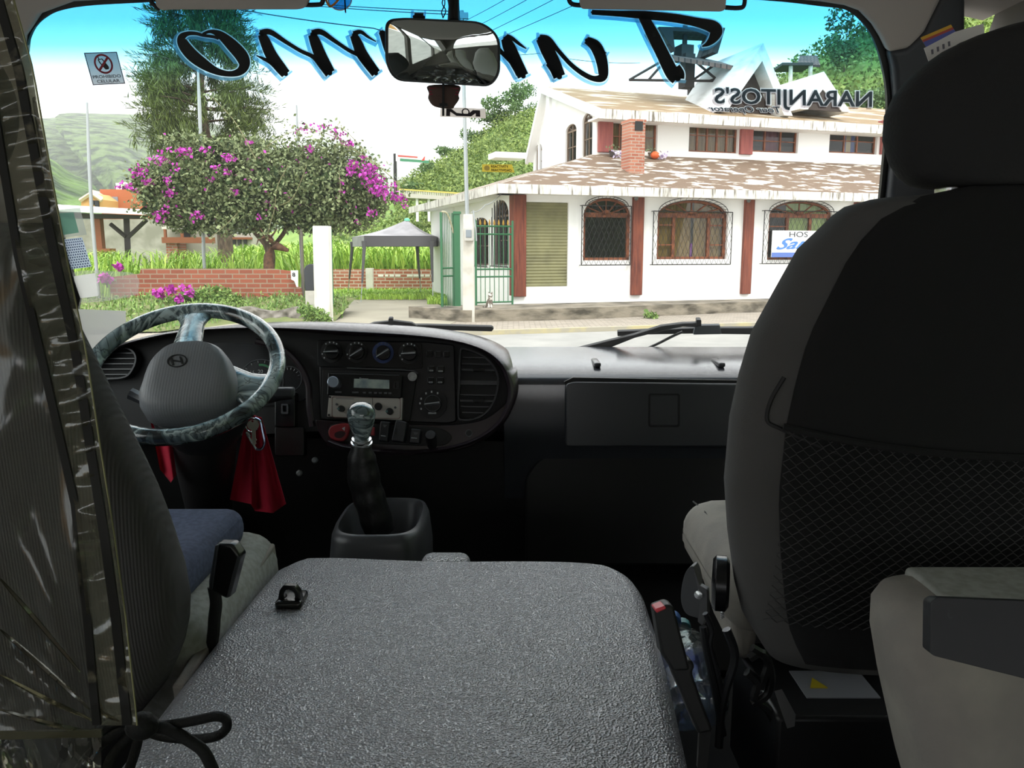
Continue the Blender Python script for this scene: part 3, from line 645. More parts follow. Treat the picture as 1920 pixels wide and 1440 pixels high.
for p, q in (((1180, 150), (1246, 112)), ((1180, 150), (1345, 152)), ((1216, 150), (1238, 125)), ((1238, 108), (1394, 128)), ((1340, 152), (1368, 138)), ((1300, 112), (1345, 150)), ((1345, 118), (1300, 150)), ((1330, 152), (1392, 130))): bm_.tube([Q(*p), Q(*q)], .05, 5)
obj('pavilion_truss', bm_, m_beam, **L)
lan = MB().span((Q(1283, 100).x, yp+.2, zt-.2), (Q(1306, 100).x, yp+.8, Q(1290, 80).z)).span((Q(1291, 100).x, yp+.4, zt-.2), (Q(1298, 100).x, yp+.5, Q(1290, 40).z)); obj('lantern_post', lan, m_beam, **L)
l2 = MB().prism([Q(1236, 50), Q(1360, 52), Q(1346, 100), Q(1336, 98), Q(1348, 62), Q(1262, 58), Q(1266, 96), Q(1250, 74)], [q+Vector((0, 1.2, 0)) for q in (Q(1236, 50), Q(1360, 52), Q(1346, 100), Q(1336, 98), Q(1348, 62), Q(1262, 58), Q(1266, 96), Q(1250, 74))]); obj('lantern_roof', l2, m_tile, **L)
# things on the roof ledge beside the chimney
def pot_plant(px, py, m, leafs, label, flower=None):
    p = A+hx*FX(px, py, 2.9).x+hy*2.9; zz = A.z+ez+(2.9-ov)*rk+.02; b = Vector((p.x, p.y, zz))
    t = thing('potted_plant', label, 'plant', b)
    obj('pot', MB().lathe([(.07, 0), (.11, .16), (.125, .18), (.10, .18), (.06, .03)], b, n=12), m, t)
    r = np.random.default_rng(int(px)); pts = np.array(b)+np.array([0, 0, .27])+r.normal(size=(40, 3))*[.10, .10, .07]
    obj('foliage', leaf_cloud(r, pts, .09), leafs, t)
m_pl = mat('pot_plant_leaf', '5c6f4a', .7, col2='7d9068', per_leaf=True)
pot_plant(1148, 282, mat('dark_pot', '4a4240', .8), m_pl, 'dark potted plant on the roof ledge left of the chimney')
pot_plant(1221, 284, mat('brown_pot', '6a5a4c', .8), m_pl, 'small green potted plant on the roof ledge just right of the chimney')
b = A+hx*FX(1228, 286, 2.8).x+hy*2.8; b.z = A.z+ez+(2.8-ov)*rk
tag(obj('pumpkin', MB().rings([[b+Vector(((.15*math.sin(math.pi*max(.02, min(.98, i/8))))*(1+.06*math.cos(k*2.5))*math.cos(k*math.pi/12), (.15*math.sin(math.pi*max(.02, min(.98, i/8))))*(1+.06*math.cos(k*2.5))*math.sin(k*math.pi/12), .14-.13*math.cos(math.pi*i/8))) for k in range(24)] for i in range(9)]), mat('orange_gourd', 'd9602c', .6)), 'orange pumpkin on the roof ledge right of the brick chimney', 'pumpkin')
for px, l in ((1160, 'white flowers in a bag on the roof ledge touching the chimney'), (1241, 'white and purple flowers right of the orange pumpkin on the roof ledge')):
    p = A+hx*FX(px, 285, 2.8).x+hy*2.8; p.z = A.z+ez+(2.8-ov)*rk; r = np.random.default_rng(px)
    tag(obj('flower_bunch', leaf_cloud(r, np.array(p)+np.array([0, 0, .13])+r.normal(size=(60, 3))*[.10, .08, .06], .09, .8), mat('pale_petals', 'e6dfe8', .8, col2='b7a5cf', per_leaf=True)), l, 'flowers')
# hotel sign standing in the third window
s0_, s1_ = FX(1449, 432, -.17), FX(1560, 482, -.17)
sg = thing('hotel_sign', 'white hotel sign with blue script fixed over the window near the passenger seat', 'sign', A+hx*s0_.x+hy*(-.17)+Vector((0, 0, s1_.z)), rz=TH)
def SG(mb, m, name): return obj(name, mb, m, sg, local=True)
w_, h_ = s1_.x-s0_.x, s0_.z-s1_.z
SG(MB().span((0, 0, 0), (w_, .03, h_)), mat('sign_board', 'f4f4f4', .6), 'board')
SG(MB().span((0, -.004, 0), (w_, .001, h_*.18)), mat('sign_blue_band', '5a74b8', .6), 'bottom_band')
SG(text_at(MB(), (w_*.27, -.012, h_*.76), (w_*.30, 0, 0), (0, 0, h_*.2), 'HOS'), mat('sign_dark_letter', '3b3d42', .6), 'heading_lettering')
SG(text_at(MB(), (w_*.06, -.012, h_*.28), (w_*.52, 0, h_*.05), (h_*.12, 0, h_*.42), 'San', bold=.02, shear=.4), mat('sign_script_blue', '4c7fc6', .6), 'script_lettering')
# ================================================================== street and garden things
m_post = mat('weathered_concrete', 'cfcac0', .9, col2='a59f92', scale=2.5, lo=.45, hi=.8)
m_steel = mat('galvanised_steel', 'a4a9aa', .45, metal=.4)
m_green = mat('green_iron', '2f6b45', .5)
def P(px, py, Y): return at(px, py, Y)
b = ground(880, 603, .1)
t = thing('utility_pole', 'tall grey utility pole on a white concrete base by the green gate', 'pole', b); Yp = b.y
pt = at(868, 25, Yp)
pl_ = [(866.5, 402, .14), (882, 402, .14)]
lo_, hi_ = at(868, 404, Yp), at(888, 404, Yp)
cx = at(879.5, 600, Yp).x; cx2 = at(878, 402, Yp).x; zt = at(878, 402, Yp).z
obj('concrete_base', MB().rings([[Vector((c+a*w, Yp+d*w, z)) for a, d in ((-1, -1), (1, -1), (1, 1), (-1, 1))] for c, w, z in ((cx, .165, b.z-.15), (cx, .15, b.z+1.2), (cx2, .125, zt))]), m_post, t, bevel=.015)
obj('steel_pole', MB().tube([Vector((cx2-.02, Yp, zt-.6)), at(871.5, 230, Yp), at(868.5, 110, Yp), at(866, 20, Yp)], [.055, .05, .05, .05], 10), m_steel, t)
mb = MB(); q = at(880, 440, Yp); mbx = obj('meter_box', MB().rbox((q.x, Yp-.2, q.z), (.24, .16, .34), .02), mat('meter_box_grey', 'b9b6ae', .6), t)
obj('meter_window', MB().rbox((q.x, Yp-.285, q.z+.02), (.15, .02, .2), .008), mat('meter_glass', '7e868c', .15), mbx)
obj('conduit', MB().tube([at(884, 395, Yp)+Vector((.05, -.12, 0)), at(888, 430, Yp)+Vector((.06, -.12, 0)), at(890, 452, Yp)+Vector((.05, -.12, 0))], .02, 6), m_steel, t)
obj('pole_top_bracket', MB().box(at(867, 30, Yp), (.3, .12, .14)), m_steel, t)
def wire(name, label, pts, r=.012, sag=0, m=None):
    q = []
    for (a, b_) in zip(pts[:-1], pts[1:]):
        for k in range(10): u = k/10; p = a*(1-u)+b_*u; q.append(p-Vector((0, 0, sag*4*u*(1-u))))
    q.append(pts[-1]); return tag(obj(name, MB().tube(q, r, 5), m or m_cable), label, 'cable', 'cables along the street')
m_cable = mat('black_cable', '2a2c30', .6)
wire('overhead_cable', 'black cable running from upper left down behind the mirror to the pole', [at(380, 5, 24), at(700, 53, Yp), at(870, 88, Yp)], .014, .05)
wire('overhead_cable', 'pair of cables high between the left sun visor and the pole top, upper one', [at(600, 8, 26), at(868, 22, Yp)], .012, .02)
wire('overhead_cable', 'pair of cables high between the left sun visor and the pole top, lower one', [at(600, 12, 26), at(868, 28, Yp)], .012, .02)
wire('overhead_cable', 'thin cable from the pole across to the hotel under the lettering', [at(870, 90, Yp), at(1010, 100, 27), at(1200, 118, 29)], .010, .1)
wire('service_cable', 'pale cable looping from the pole base to the hotel eave', [at(884, 398, Yp), at(910, 384, 23), at(940, 363, 23.4)], .012, .06, m_steel)
for i, (a, c) in enumerate([((870, 40), (1010, 2)), ((872, 60), (1040, 10)), ((873, 80), (1090, 12)), ((875, 95), (1120, 30))]):
    wire('overhead_cable', 'faint rising cable right of the mirror, ' + ['topmost', 'second from the top', 'third from the top', 'lowest'][i] + ' of the fan', [at(*a, Yp), at(c[0], c[1]-40, Yp-8)], .006, .02)
# ---- green gate fence right of the pole
def bars(name, label, p0, p1, z0, z1, n, rails, posts=(.03, .03), tips=False, r=.012, sub=None):
    p0, p1 = Vector((p0.x, p0.y, 0)), Vector((p1.x, p1.y, 0)); t = thing(name, label, 'fence', Vector(((p0.x+p1.x)/2, (p0.y+p1.y)/2, z0)))
    for k, w in ((0, posts[0]), (1, posts[1])):
        q = p0*(1-k)+p1*k
        if w: obj('post', MB().span((q.x-w, q.y-w, z0-.1), (q.x+w, q.y+w, z1)), m_green, t)
    for z in rails: obj('rail', MB().tube([p0+Vector((0, 0, z)), p1+Vector((0, 0, z))], .024, 4), m_green, t)
    for k in range(1, n):
        q = p0*(1-k/n)+p1*(k/n)
        o = obj('bar', MB().tube([q+Vector((0, 0, z0+.05)), q+Vector((0, 0, z1 if not tips else z1-.12))], r, 5), m_green, t)
    if tips:
        tm = MB()
        for k in range(1, n): q = p0*(1-k/n)+p1*(k/n); tm.lathe([(.012, 0), (.035, .05), (.01, .16)], q+Vector((0, 0, z1-.14)), n=8)
        obj('gilded_spearheads', tm, mat('tarnished_gold', 'b08a3a', .5, metal=.3), t)
    return t
fa, fb = ground(892, 569, .42), ground(962, 567, .42)
fb = A-hy*.25-hx*.15; fa = Vector((at(892, 500, Yp+1.6).x, Yp+1.7, 0)); fb = Vector((fb.x, fb.y, 0))
zz = lambda py, Y: at(900, py, Y).z
bars('gate_fence', 'green iron fence with gilded spearheads between the pole and the red hotel pillar', fa, fb, zz(569, 23.3), zz(413, 23.3), 8, [zz(424, 23.3), zz(439, 23.3), zz(505, 23.3), zz(519, 23.3), zz(567, 23.3)], tips=True)
ga_, gb_ = ground(855, 578, .1), ground(829, 583, .1)
gp = thing('gate_post', 'thick green square gate post left of the utility pole', 'post', Vector((at(857, 575, 23).x, 23, .1)))
obj('shaft', MB().span((at(852, 500, 23).x, 22.93, 0), (at(863, 500, 23).x, 23.1, at(857, 400, 23).z)), m_green, gp); obj('cap', MB().span((at(851, 500, 23).x, 22.9, at(857, 400, 23).z-.02), (at(865, 500, 23).x, 23.12, at(857, 398, 23).z+.02)), m_green, gp)
t = bars('gate_leaf', 'open green iron gate leaf with an arched top at the end of the driveway', Vector((at(828, 500, 22.6).x, 22.6, 0)), Vector((at(850, 500, 23).x, 23.0, 0)), at(829, 581, 22.6).z, at(829, 398, 22.6).z, 7, [at(840, 585, 22.6).z+.05, at(840, 503, 22.6).z, at(840, 518, 22.6).z], (.03, .025), r=.009)
obj('arched_stay', MB().tube(smooth([tuple(at(828, 397, 22.6)), tuple(at(838, 400, 22.7)), tuple(at(846, 420, 22.9)), tuple(at(850, 438, 23))], 5, False), .025, 5), mat('cream_iron', 'b9b394', .6), t)
# low stone kerb wall of the hotel terrace
def wall_kerb():
    p = [ground(868, 603, .12), ground(1080, 598, .12), ground(1430, 583, .12), ground(1700, 571, .12)]
    q = [Vector((A.x, A.y, 0))+hx*k-hy*.05 for k in (-3.2, 3, 9.5, 16)]
    top = .42
    mb = MB(); F_ = [Vector((v.x, v.y, top)) for v in p]; B = [Vector((v.x, v.y, top)) for v in q]
    loop = F_+list(reversed(B)); return mb.extrude(loop, (0, 0, -.8))
struct('terrace_slab_ground', wall_kerb(), mat('stained_terrace_stone', '8f8677', .95, col2='454036', scale=1.6, stretch=(1, 1, 2.5), lo=.40, hi=.68, detail=7, bump=('noise', 8, .5, .03)))
# ---- cat on the terrace edge
cz = .42; cp = Vector((at(917, 560, 22.0).x, 22.35, cz))
mc = MB()
def limb(pts, r): mc.tube(pts, r, 8)
o_ = cp
mc.rings([[o_+Vector((dx+w*math.cos(k*math.pi/6), dy+d*math.sin(k*math.pi/6), z)) for k in range(12)] for dx, dy, z, w, d in ((-.01, .02, .0, .07, .09), (-.01, .02, .06, .10, .12), (0, .02, .14, .095, .11), (.01, 0, .22, .07, .085), (.02, -.02, .28, .05, .06), (.025, -.03, .30, .055, .055), (.03, -.04, .34, .062, .066), (.03, -.04, .38, .056, .06), (.03, -.04, .41, .03, .035))])
for s in (-1, 1):
    mc.rings([[o_+Vector((.03+s*(.035+e*.006), -.04+.0, .385+z))+Vector((w*math.cos(k*math.pi/3), w*.5*math.sin(k*math.pi/3), 0)) for k in range(6)] for z, w, e in ((0, .022, 0), (.03, .014, 1), (.055, .003, 2))])
    limb([o_+Vector((.01+s*.035, -.07, .2)), o_+Vector((.02+s*.035, -.1, .1)), o_+Vector((.02+s*.035, -.11, .02)), o_+Vector((.02+s*.035, -.15, .012))], [.035, .026, .022, .018])
limb([o_+Vector((-.08, .08, .02)), o_+Vector((-.16, .06, .02)), o_+Vector((-.18, -.04, .025))], [.025, .022, .015])
mc.lathe([(.022, 0), (.02, .015), (.008, .02)], o_+Vector((.03, -.098, .345)), (0, -1, 0), 8)
ct = tag(obj('cat', mc, mat('tabby_fur', '6f665c', .9, col2='e3ded4', scale=9, lo=.52, hi=.56)), 'grey and white cat sitting on the terrace edge by the utility pole', 'cat')
# ---- canopy tent
T = dict(); Yt = 31.5
c = ground(825, 566, .05)
front_l, front_r = at(683, 462, 31.0), at(809.5, 462, 31.3); back_l = at(666, 464, 34.0); zt0 = front_l.z
tl, tr_, bl_, br_ = Vector((front_l.x, 31, zt0)), Vector((front_r.x, 31.2, zt0)), Vector((back_l.x-.1, 33.9, zt0)), Vector((front_r.x+.05, 34.1, zt0))
zv = at(683, 442, 31).z; apex = Vector(((tl.x+br_.x)/2+.15, 32.6, at(736, 412, 32.6).z))
tent = thing('canopy_tent', 'grey pop-up canopy tent standing on the lawn beyond the driveway', 'tent', Vector((apex.x, 32.5, .1)))
m_tent = mat('grey_tent_cloth', '8f8d90', .85, col2='a19fa2', scale=1.5)
m_tent2 = mat('dark_tent_valance', '5a585c', .85)
cor = [tl, tr_, br_, bl_]; rf = MB()
up_ = [Vector((p.x, p.y, zv)) for p in cor]
def roofp(i):
    a, b = up_[i], up_[(i+1) % 4]
    return rf.sheet(lambda u, v: (a*(1-u)+b*u)*(1-v)+apex*v+Vector((0, 0, -.10*math.sin(math.pi*v)+.015*math.sin(u*18)*v*(1-v)*4)), 14, 10)
for i in range(4): roofp(i)
obj('roof', rf, m_tent, tent)
for i in range(4):
    a, b = up_[i], up_[(i+1) % 4]; o2 = (a-b).cross(Vector((0, 0, 1))).normalized()*.02
    obj('valance', MB().prism([a+o2, b+o2, b+o2+Vector((0, 0, zt0-zv)), a+o2+Vector((0, 0, zt0-zv))], [a, b, b+Vector((0, 0, zt0-zv)), a+Vector((0, 0, zt0-zv))]), m_tent2 if i != 3 else m_tent, tent)
feet = [at(676, 570, 29.8), at(812, 564, 30.2), at(790, 562, 34.4), at(651, 558, 34)]
foot = [Vector((at(676.5, 560, 30.4).x, 30.4, .02)), Vector((at(812, 560, 30.9).x, 30.9, .05)), Vector((at(789.5, 555, 34.5).x, 34.5, .1)), Vector((at(652, 553, 34.6).x, 34.6, .08))]
topc = [tl, tr_, Vector((at(782, 462, 34).x, 34, zt0)), bl_]
for a, b in zip(topc, foot):
    lg = obj('leg', MB().tube([a+Vector((0, 0, .2)), a*.96+b*.04, a*.35+b*.65], [.10, .07, .035], 6), m_tent2, tent)
    obj('lower_tube', MB().tube([a*.4+b*.6, b], .018, 6), m_steel, lg)
obj('apex_cap', MB().lathe([(.12, -.05), (.10, .04), (.03, .07)], apex, n=10), mat('mint_cap', '6fc3a4', .6), tent)
# ---- brick garden walls
m_gbrick = brick_mat('garden_brick', '9c573f', '874a37', '94806c', 1.0, 'xz', .43, .145, .018)
yw1 = 25.3
def zY(py, Y): return at(960, py, Y).z
wl = [(at(205, 540, yw1).x, .2), (at(205, 514, yw1).x, zY(520, yw1)), (at(262, 514, yw1).x, zY(513, yw1)), (at(264, 505, yw1).x, zY(504, yw1)), (at(508, 505, yw1).x, zY(504, yw1)), (at(548, 508, yw1).x, zY(509, yw1)), (at(553, 530, yw1).x, zY(536, yw1)), (at(562, 536, yw1).x, zY(540, yw1)), (at(565, 555, yw1).x, zY(556, yw1)), (at(568, 570, yw1).x, .1)]
tag(obj('garden_wall', MB().extrude([Vector((x, yw1, z)) for x, z in wl], (0, .2, 0)), m_gbrick), 'long red brick garden wall with a broken right end behind the steering wheel', 'wall')
m_gb2 = brick_mat('weathered_brick', 'a0583f', 'b0705a', 'c4b8a8', 1.0, 'xz', .42, .15, .02)
yw2 = 37.5
p0, p1 = at(600, 505, yw2), at(827, 505, yw2)
tag(obj('brick_wall', MB().span((p0.x, yw2, .0), (p1.x, yw2+.25, p0.z)), m_gb2), 'low red brick wall behind the grey canopy tent with chipped white bricks', 'wall')
wp = MB()
for i, (a, b_) in enumerate([(709, 719), (722, 728), (731, 739), (741, 751), (763, 774), (775, 785), (786, 795), (797, 806), (808, 815)]):
    u, v = at(a, 515, yw2), at(b_, 518.6, yw2); wp.span((u.x, yw2-.03, v.z), (v.x, yw2+.02, u.z))
tag(obj('brick_patches', wp, mat('whitewash', 'e8e4dc', .9)), 'row of whitewashed bricks on the brick wall under the tent', 'brick patches')
q0, q1 = at(686, 505, yw2-.2), at(700, 541, yw2-.2)
tag(obj('wall_post', MB().span((q0.x, yw2-.3, 0), (q1.x, yw2+.1, q0.z+.05)), m_post), 'squat concrete post in the brick wall seen between the tent legs', 'post')
q0, q1 = at(816, 505, 35), at(826, 541, 35)
tag(obj('stone_bollard', MB().rbox(((q0.x+q1.x)/2, 35, .5), (.4, .4, 1.3), .05), m_post), 'grey concrete block at the right end of the brick wall by the gate', 'block')
# stone bank wall
m_stone = mat('field_stone', '857f76', .95, col2='4f4a42', scale=3.2, lo=.38, hi=.66, detail=6, bump=('voronoi', 4, 1, .08))
x0, x1 = at(430, 590, 21.6).x, at(606, 590, 21.6).x
tag(obj('stone_wall', MB().sheet(lambda u, v: Vector((x0+(x1-x0)*u, 21.5+.06*math.sin(u*40)*math.sin(v*9)+.25*v, .0+(.42+.06*math.sin(u*11))*v)), 60, 8, .3, (0, 1, 0)), m_stone), 'low dark fieldstone wall under the brick garden wall', 'wall')
# white gate pillar
q = at(605, 585, 21.3); w = at(620, 500, 21.3).x-at(591, 500, 21.3).x
tag(obj('gate_pillar', MB().rings([[Vector((cx+a*w/2, 21.4+d*.2, z)) for a, d in ((-1, -1), (1, -1), (1, 1), (-1, 1))] for cx, z in ((at(607, 585, 21.4).x, .0), (at(604, 430, 21.4).x, zY(424, 21.4)))]), mat('white_wood_pillar', 'e9e6df', .85, col2='b8ad98', scale=2.5, stretch=(3, 3, .35), lo=.55, hi=.85), bevel=.02), 'white square gate pillar with two bolts beside the driveway', 'pillar')
# black dome barbecue oven left of the pillar
yb = 22.6; ov_ = thing('outdoor_oven', 'black arched outdoor oven with a thin chimney left of the white gate pillar', 'oven', Vector((at(584, 545, yb).x, yb, .5)))
a0, a1 = at(572, 545, yb), at(598, 545, yb); hw = (a1.x-a0.x)/2; cx = (a0.x+a1.x)/2; zt = at(584, 495, yb).z; zm = zt-hw
pr = [Vector((cx-hw, yb, a0.z)), Vector((cx+hw, yb, a0.z))]+[Vector((cx+hw*1.08*math.cos(k*math.pi/12), yb, zm+hw*math.sin(k*math.pi/12))) for k in range(13)]
m_oven = mat('black_oven_steel', '33363a', .6)
obj('body', MB().extrude(pr, (0, .7, 0)), m_oven, ov_, bevel=.02); obj('chimney_pipe', MB().tube([Vector((cx+.12, yb+.4, zt-.1)), Vector((cx+.12, yb+.4, at(588, 470, yb).z))], .05, 8).lathe([(.09, 0), (.02, .08)], Vector((cx+.12, yb+.4, at(588, 470, yb).z)), n=10), m_oven, ov_)
obj('stand', MB().span((cx-hw, yb, .2), (cx+hw, yb+.7, a0.z)), m_post, ov_)
ns = thing('number_plate', 'torn white board with a dark number on the end of the brick wall', 'sign', at(552, 535, 25.1))
yn = 25.1
obj('board', MB().prism([at(*p, yn) for p in ((545, 507), (559, 507), (559, 538), (556, 538), (552, 527), (546, 524))], [at(*p, yn+.03) for p in ((545, 507), (559, 507), (559, 538), (556, 538), (552, 527), (546, 524))]), mat('white_board', 'ececea', .7), ns)
a = at(548, 519, yn-.01); obj('number', text_at(MB(), a, (at(554, 519, yn).x-a.x, 0, 0), (0, 0, at(548, 511, yn).z-a.z), '8', bold=.03), m_iron, ns)
# flag poles and stakes
def pole(label, pts, Y, r, base=0.3):
    q = [at(px, py, Y) for px, py in pts]; q.append(Vector((q[-1].x, Y, base)))
    return tag(obj('flag_pole', MB().tube(q, [r*(.6 if i == 0 else 1) for i in range(len(q))], 8), m_steel), label, 'pole', 'bare steel poles in the garden')
pole('bare grey flag pole nearest the plastic curtain at far left', [(163, 192), (167, 300), (172, 400), (178, 470)], 25, .055)
pole('tall steel pole rising into the big conifer under the lettering', [(371, 130), (374, 200), (377, 280), (382, 480)], 27, .06)
pole('short steel pole sticking up from the top of the bougainvillea', [(556, 197), (558, 270), (564, 460)], 27, .05)
tag(obj('garden_stake', MB().tube([at(620, 430, 24), Vector((at(623, 560, 24).x, 24, .1))], .04, 6), m_green), 'thin green stake right of the white gate pillar', 'stake')
tag(obj('garden_stake', MB().tube([at(565, 430, 26), Vector((at(568, 545, 26).x, 26, .3))], .05, 6), mat('rusty_pipe', '6f6a60', .7), ), 'grey pipe under the bougainvillea beside the black oven', 'stake')
# garden shelter at far left
Ys = 34; sh = thing('garden_shelter', 'open garden shelter with a white roof on dark posts at far left', 'shelter', Vector((at(200, 505, Ys).x, Ys, .3)))
obj('roof', MB().prism([at(100, 388, Ys-1.2), at(282, 397, Ys-1.2), at(272, 393, Ys+1.5), at(100, 383, Ys+1.5)], [at(100, 396, Ys-1.2), at(280, 403, Ys-1.2), at(272, 399, Ys+1.5), at(100, 391, Ys+1.5)]), mat('white_roof_sheet', 'ecebea', .6), sh)
m_dwood = mat('dark_timber', '3a3634', .8); m_owood = mat('orange_timber', '80492a', .7)
obj('beam', MB().prism([at(100, 398, Ys-.6), at(278, 404, Ys-.6), at(278, 411, Ys-.6), at(100, 409, Ys-.6)], [at(100, 398, Ys-.4), at(278, 404, Ys-.4), at(278, 411, Ys-.4), at(100, 409, Ys-.4)]), m_dwood, sh)
obj('post', MB().prism([at(231, 408, Ys), at(243, 408, Ys), at(247, 515, Ys), at(236, 515, Ys)], [at(231, 408, Ys+.25), at(243, 408, Ys+.25), at(247, 515, Ys+.25), at(236, 515, Ys+.25)]), m_dwood, sh)
obj('brace', MB().tube([at(207, 420, Ys), at(236, 444, Ys)], .09, 5).tube([at(240, 445, Ys), at(275, 412, Ys)], .09, 5), m_dwood, sh)
tp = MB().span((at(193, 505, Ys).x, Ys-.5, .3), (at(206, 505, Ys).x, Ys-.2, at(200, 410, Ys).z))
obj('post', tp, m_owood, sh)
tag(obj('log_bench_post', MB().span((at(186, 475, Ys-.8).x, Ys-1, at(190, 472, Ys-.8).z), (at(211, 475, Ys-.8).x, Ys-.5, at(190, 466, Ys-.8).z)).span((at(197, 475, Ys-.8).x, Ys-.8, .2), (at(205, 475, Ys-.8).x, Ys-.6, at(190, 470, Ys-.8).z)), m_owood), 'orange timber stand beside the dark shelter post', 'stand')
# far houses
def far_house(name, label, Y, px0, px1, ytop, ybot, m, depth=6): 
    a, b_ = at(px0, ybot, Y), at(px1, ytop, Y); t = thing(name, label, 'building', Vector(((a.x+b_.x)/2, Y+depth/2, a.z)))
    obj('walls', MB().span((a.x, Y, a.z), (b_.x, Y+depth, b_.z)), m, t); return t
Yo = 92
h1 = far_house('orange_house', 'orange house with a gabled porch beyond the shelter at far left', Yo, 192, 300, 355, 415, mat('orange_wall', 'a8603f', .9))
obj('porch', MB().prism([at(152, 392, Yo-4), at(188, 392, Yo-4), at(188, 374, Yo-4), at(171, 362, Yo-4), at(152, 374, Yo-4)], [p+Vector((0, 5, 0)) for p in (at(152, 392, Yo-4), at(188, 392, Yo-4), at(188, 374, Yo-4), at(171, 362, Yo-4), at(152, 374, Yo-4))]), mat('porch_ochre', 'c99a62', .9), h1)
obj('porch_roof', MB().tube([at(150, 376, Yo-4.3), at(171, 362, Yo-4.3), at(191, 376, Yo-4.3)], .22, 4).prism([at(171, 360, Yo-4.3), at(193, 373, Yo-4.3), at(193, 361, Yo+2), at(173, 356, Yo+2)], [at(171, 362, Yo-4.3), at(193, 375, Yo-4.3), at(193, 363, Yo+2), at(173, 358, Yo+2)]), mat('porch_roof_cream', 'd3b7a0', .9), h1)
for a, b_, c, d in ((201, 221, 369, 379),): obj('window', MB().span((at(a, d, Yo).x, Yo-.1, at(a, d, Yo).z), (at(b_, c, Yo).x, Yo+.1, at(b_, c, Yo).z)), mat('grey_far_window', '7d8490', .3), h1)
for a in ((168, 176, 376, 384), (178, 185, 376, 388)): obj('window', MB().span((at(a[0], a[3], Yo-4.1).x, Yo-4.15, at(a[0], a[3], Yo-4.1).z), (at(a[1], a[2], Yo-4.1).x, Yo-3.9, at(a[1], a[2], Yo-4.1).z)), m_iron, h1)
h2 = far_house('white_house', 'small white house just above the orange house behind the flowers', Yo+22, 218, 250, 343, 360, mat('white_far_wall', 'eceae6', .9)); obj('parapet', MB().span((at(221, 345, Yo+21).x, Yo+21.5, at(221, 345, Yo+21).z), (at(246, 343, Yo+21).x, Yo+24, at(221, 341, Yo+21).z)), m_white, h2)
obj('window', MB().span((at(230, 355, Yo+22).x, Yo+21.9, at(230, 355, Yo+22).z), (at(240, 349, Yo+22).x, Yo+22.1, at(240, 349, Yo+22).z)), m_iron, h2)
tag(obj('perimeter_wall', MB().span((at(90, 470, 64).x, 64, 0), (at(345, 470, 64).x, 64.4, at(200, 411, 64).z)), mat('grey_perimeter_wall', '98948a', .9, col2='7f7c70', scale=.8)), 'long grey block wall beyond the garden shelter under the orange house', 'wall')
Yk = 44
h3 = thing('garden_hut', 'unfinished concrete hut with a wooden balcony behind the bougainvillea', 'building', Vector((at(335, 470, Yk).x, Yk+2, .4)))
obj('walls', MB().span((at(300, 480, Yk).x, Yk+.9, .2), (at(392, 480, Yk).x, Yk+4, at(340, 420, Yk).z)), mat('grey_block_wall', '9a948a', .9), h3)
obj('roof', MB().span((at(310, 440, Yk).x, Yk-.4, at(340, 430, Yk).z), (at(354, 440, Yk).x, Yk+4, at(340, 425, Yk).z)), m_post, h3)
obj('balcony', MB().span((at(311, 456, Yk).x, Yk-.5, at(340, 456, Yk).z), (at(404, 456, Yk).x, Yk, at(340, 445, Yk).z)), m_owood, h3)
for px in (314, 345): obj('post', MB().span((at(px, 445, Yk).x, Yk-.45, at(px, 447, Yk).z), (at(px+4, 445, Yk).x, Yk-.3, at(px, 430, Yk).z)), m_owood, h3)
obj('doorway', MB().span((at(328, 447, Yk).x, Yk+.8, at(328, 447, Yk).z), (at(344, 432, Yk).x, Yk+.95, at(328, 431, Yk).z)), m_iron, h3)
obj('lower_wall', MB().span((at(317, 480, Yk).x, Yk-.3, .2), (at(338, 480, Yk).x, Yk+.9, at(338, 456, Yk).z)), brick_mat('hut_brick', '9a5a44', '844b38', '8a7f74', 1, 'xz', .4, .14, .02), h3)
h4 = far_house('block_house', 'low grey block house seen between the two garden trunks', 46, 428, 474, 437, 480, mat('grey_plaster_wall', 'a8a299', .9), 4)
for px in (437, 447, 458): obj('window', MB().span((at(px, 462, 46).x, 45.9, at(px, 459, 46).z), (at(px+6, 462, 46).x, 46.05, at(px, 447, 46).z)), m_iron, h4)
obj('ledge', MB().span((at(428, 462, 46).x, 45.8, at(428, 449, 46).z), (at(474, 462, 46).x, 46.1, at(428, 445, 46).z)), m_owood, h4)
# road sign gantry and bridge on the hillside
Yg = 62
gs = thing('gantry_sign', 'red and green road sign board on a dark post above the hillside bridge', 'sign', at(741, 360, Yg))
obj('post', MB().tube([at(741.5, 372, Yg), at(740.5, 288, Yg)], .13, 6), m_iron, gs)
bd = obj('board', MB().prism([at(741, 288, Yg-.1), at(804, 294, Yg-.1), at(804, 306, Yg-.1), at(741, 302, Yg-.1)], [at(741, 288, Yg), at(804, 294, Yg), at(804, 306, Yg), at(741, 302, Yg)]), mat('white_sign', 'e4e2de', .6), gs)
obj('green_panel', MB().prism([at(750, 297, Yg-.13), at(804, 301, Yg-.13), at(804, 306, Yg-.13), at(750, 302.5, Yg-.13)], [at(750, 297, Yg-.1), at(804, 301, Yg-.1), at(804, 306, Yg-.1), at(750, 302.5, Yg-.1)]), mat('sign_green', '3c7a58', .6), bd)
obj('red_lettering', MB().prism([at(746, 290.5, Yg-.13), at(783, 293.5, Yg-.13), at(783, 296, Yg-.13), at(746, 293.5, Yg-.13)], [at(746, 290.5, Yg-.1), at(783, 293.5, Yg-.1), at(783, 296, Yg-.1), at(746, 293.5, Yg-.1)]), mat('sign_red', 'b3453f', .6), bd)
obj('red_arrow', MB().prism([at(790, 301, Yg-.14), at(797, 292, Yg-.14), at(796, 301, Yg-.14)], [at(790, 301, Yg-.1), at(797, 292, Yg-.1), at(796, 301, Yg-.1)]), mat('sign_arrow_red', 'c23b36', .6), bd)
Yr = 58
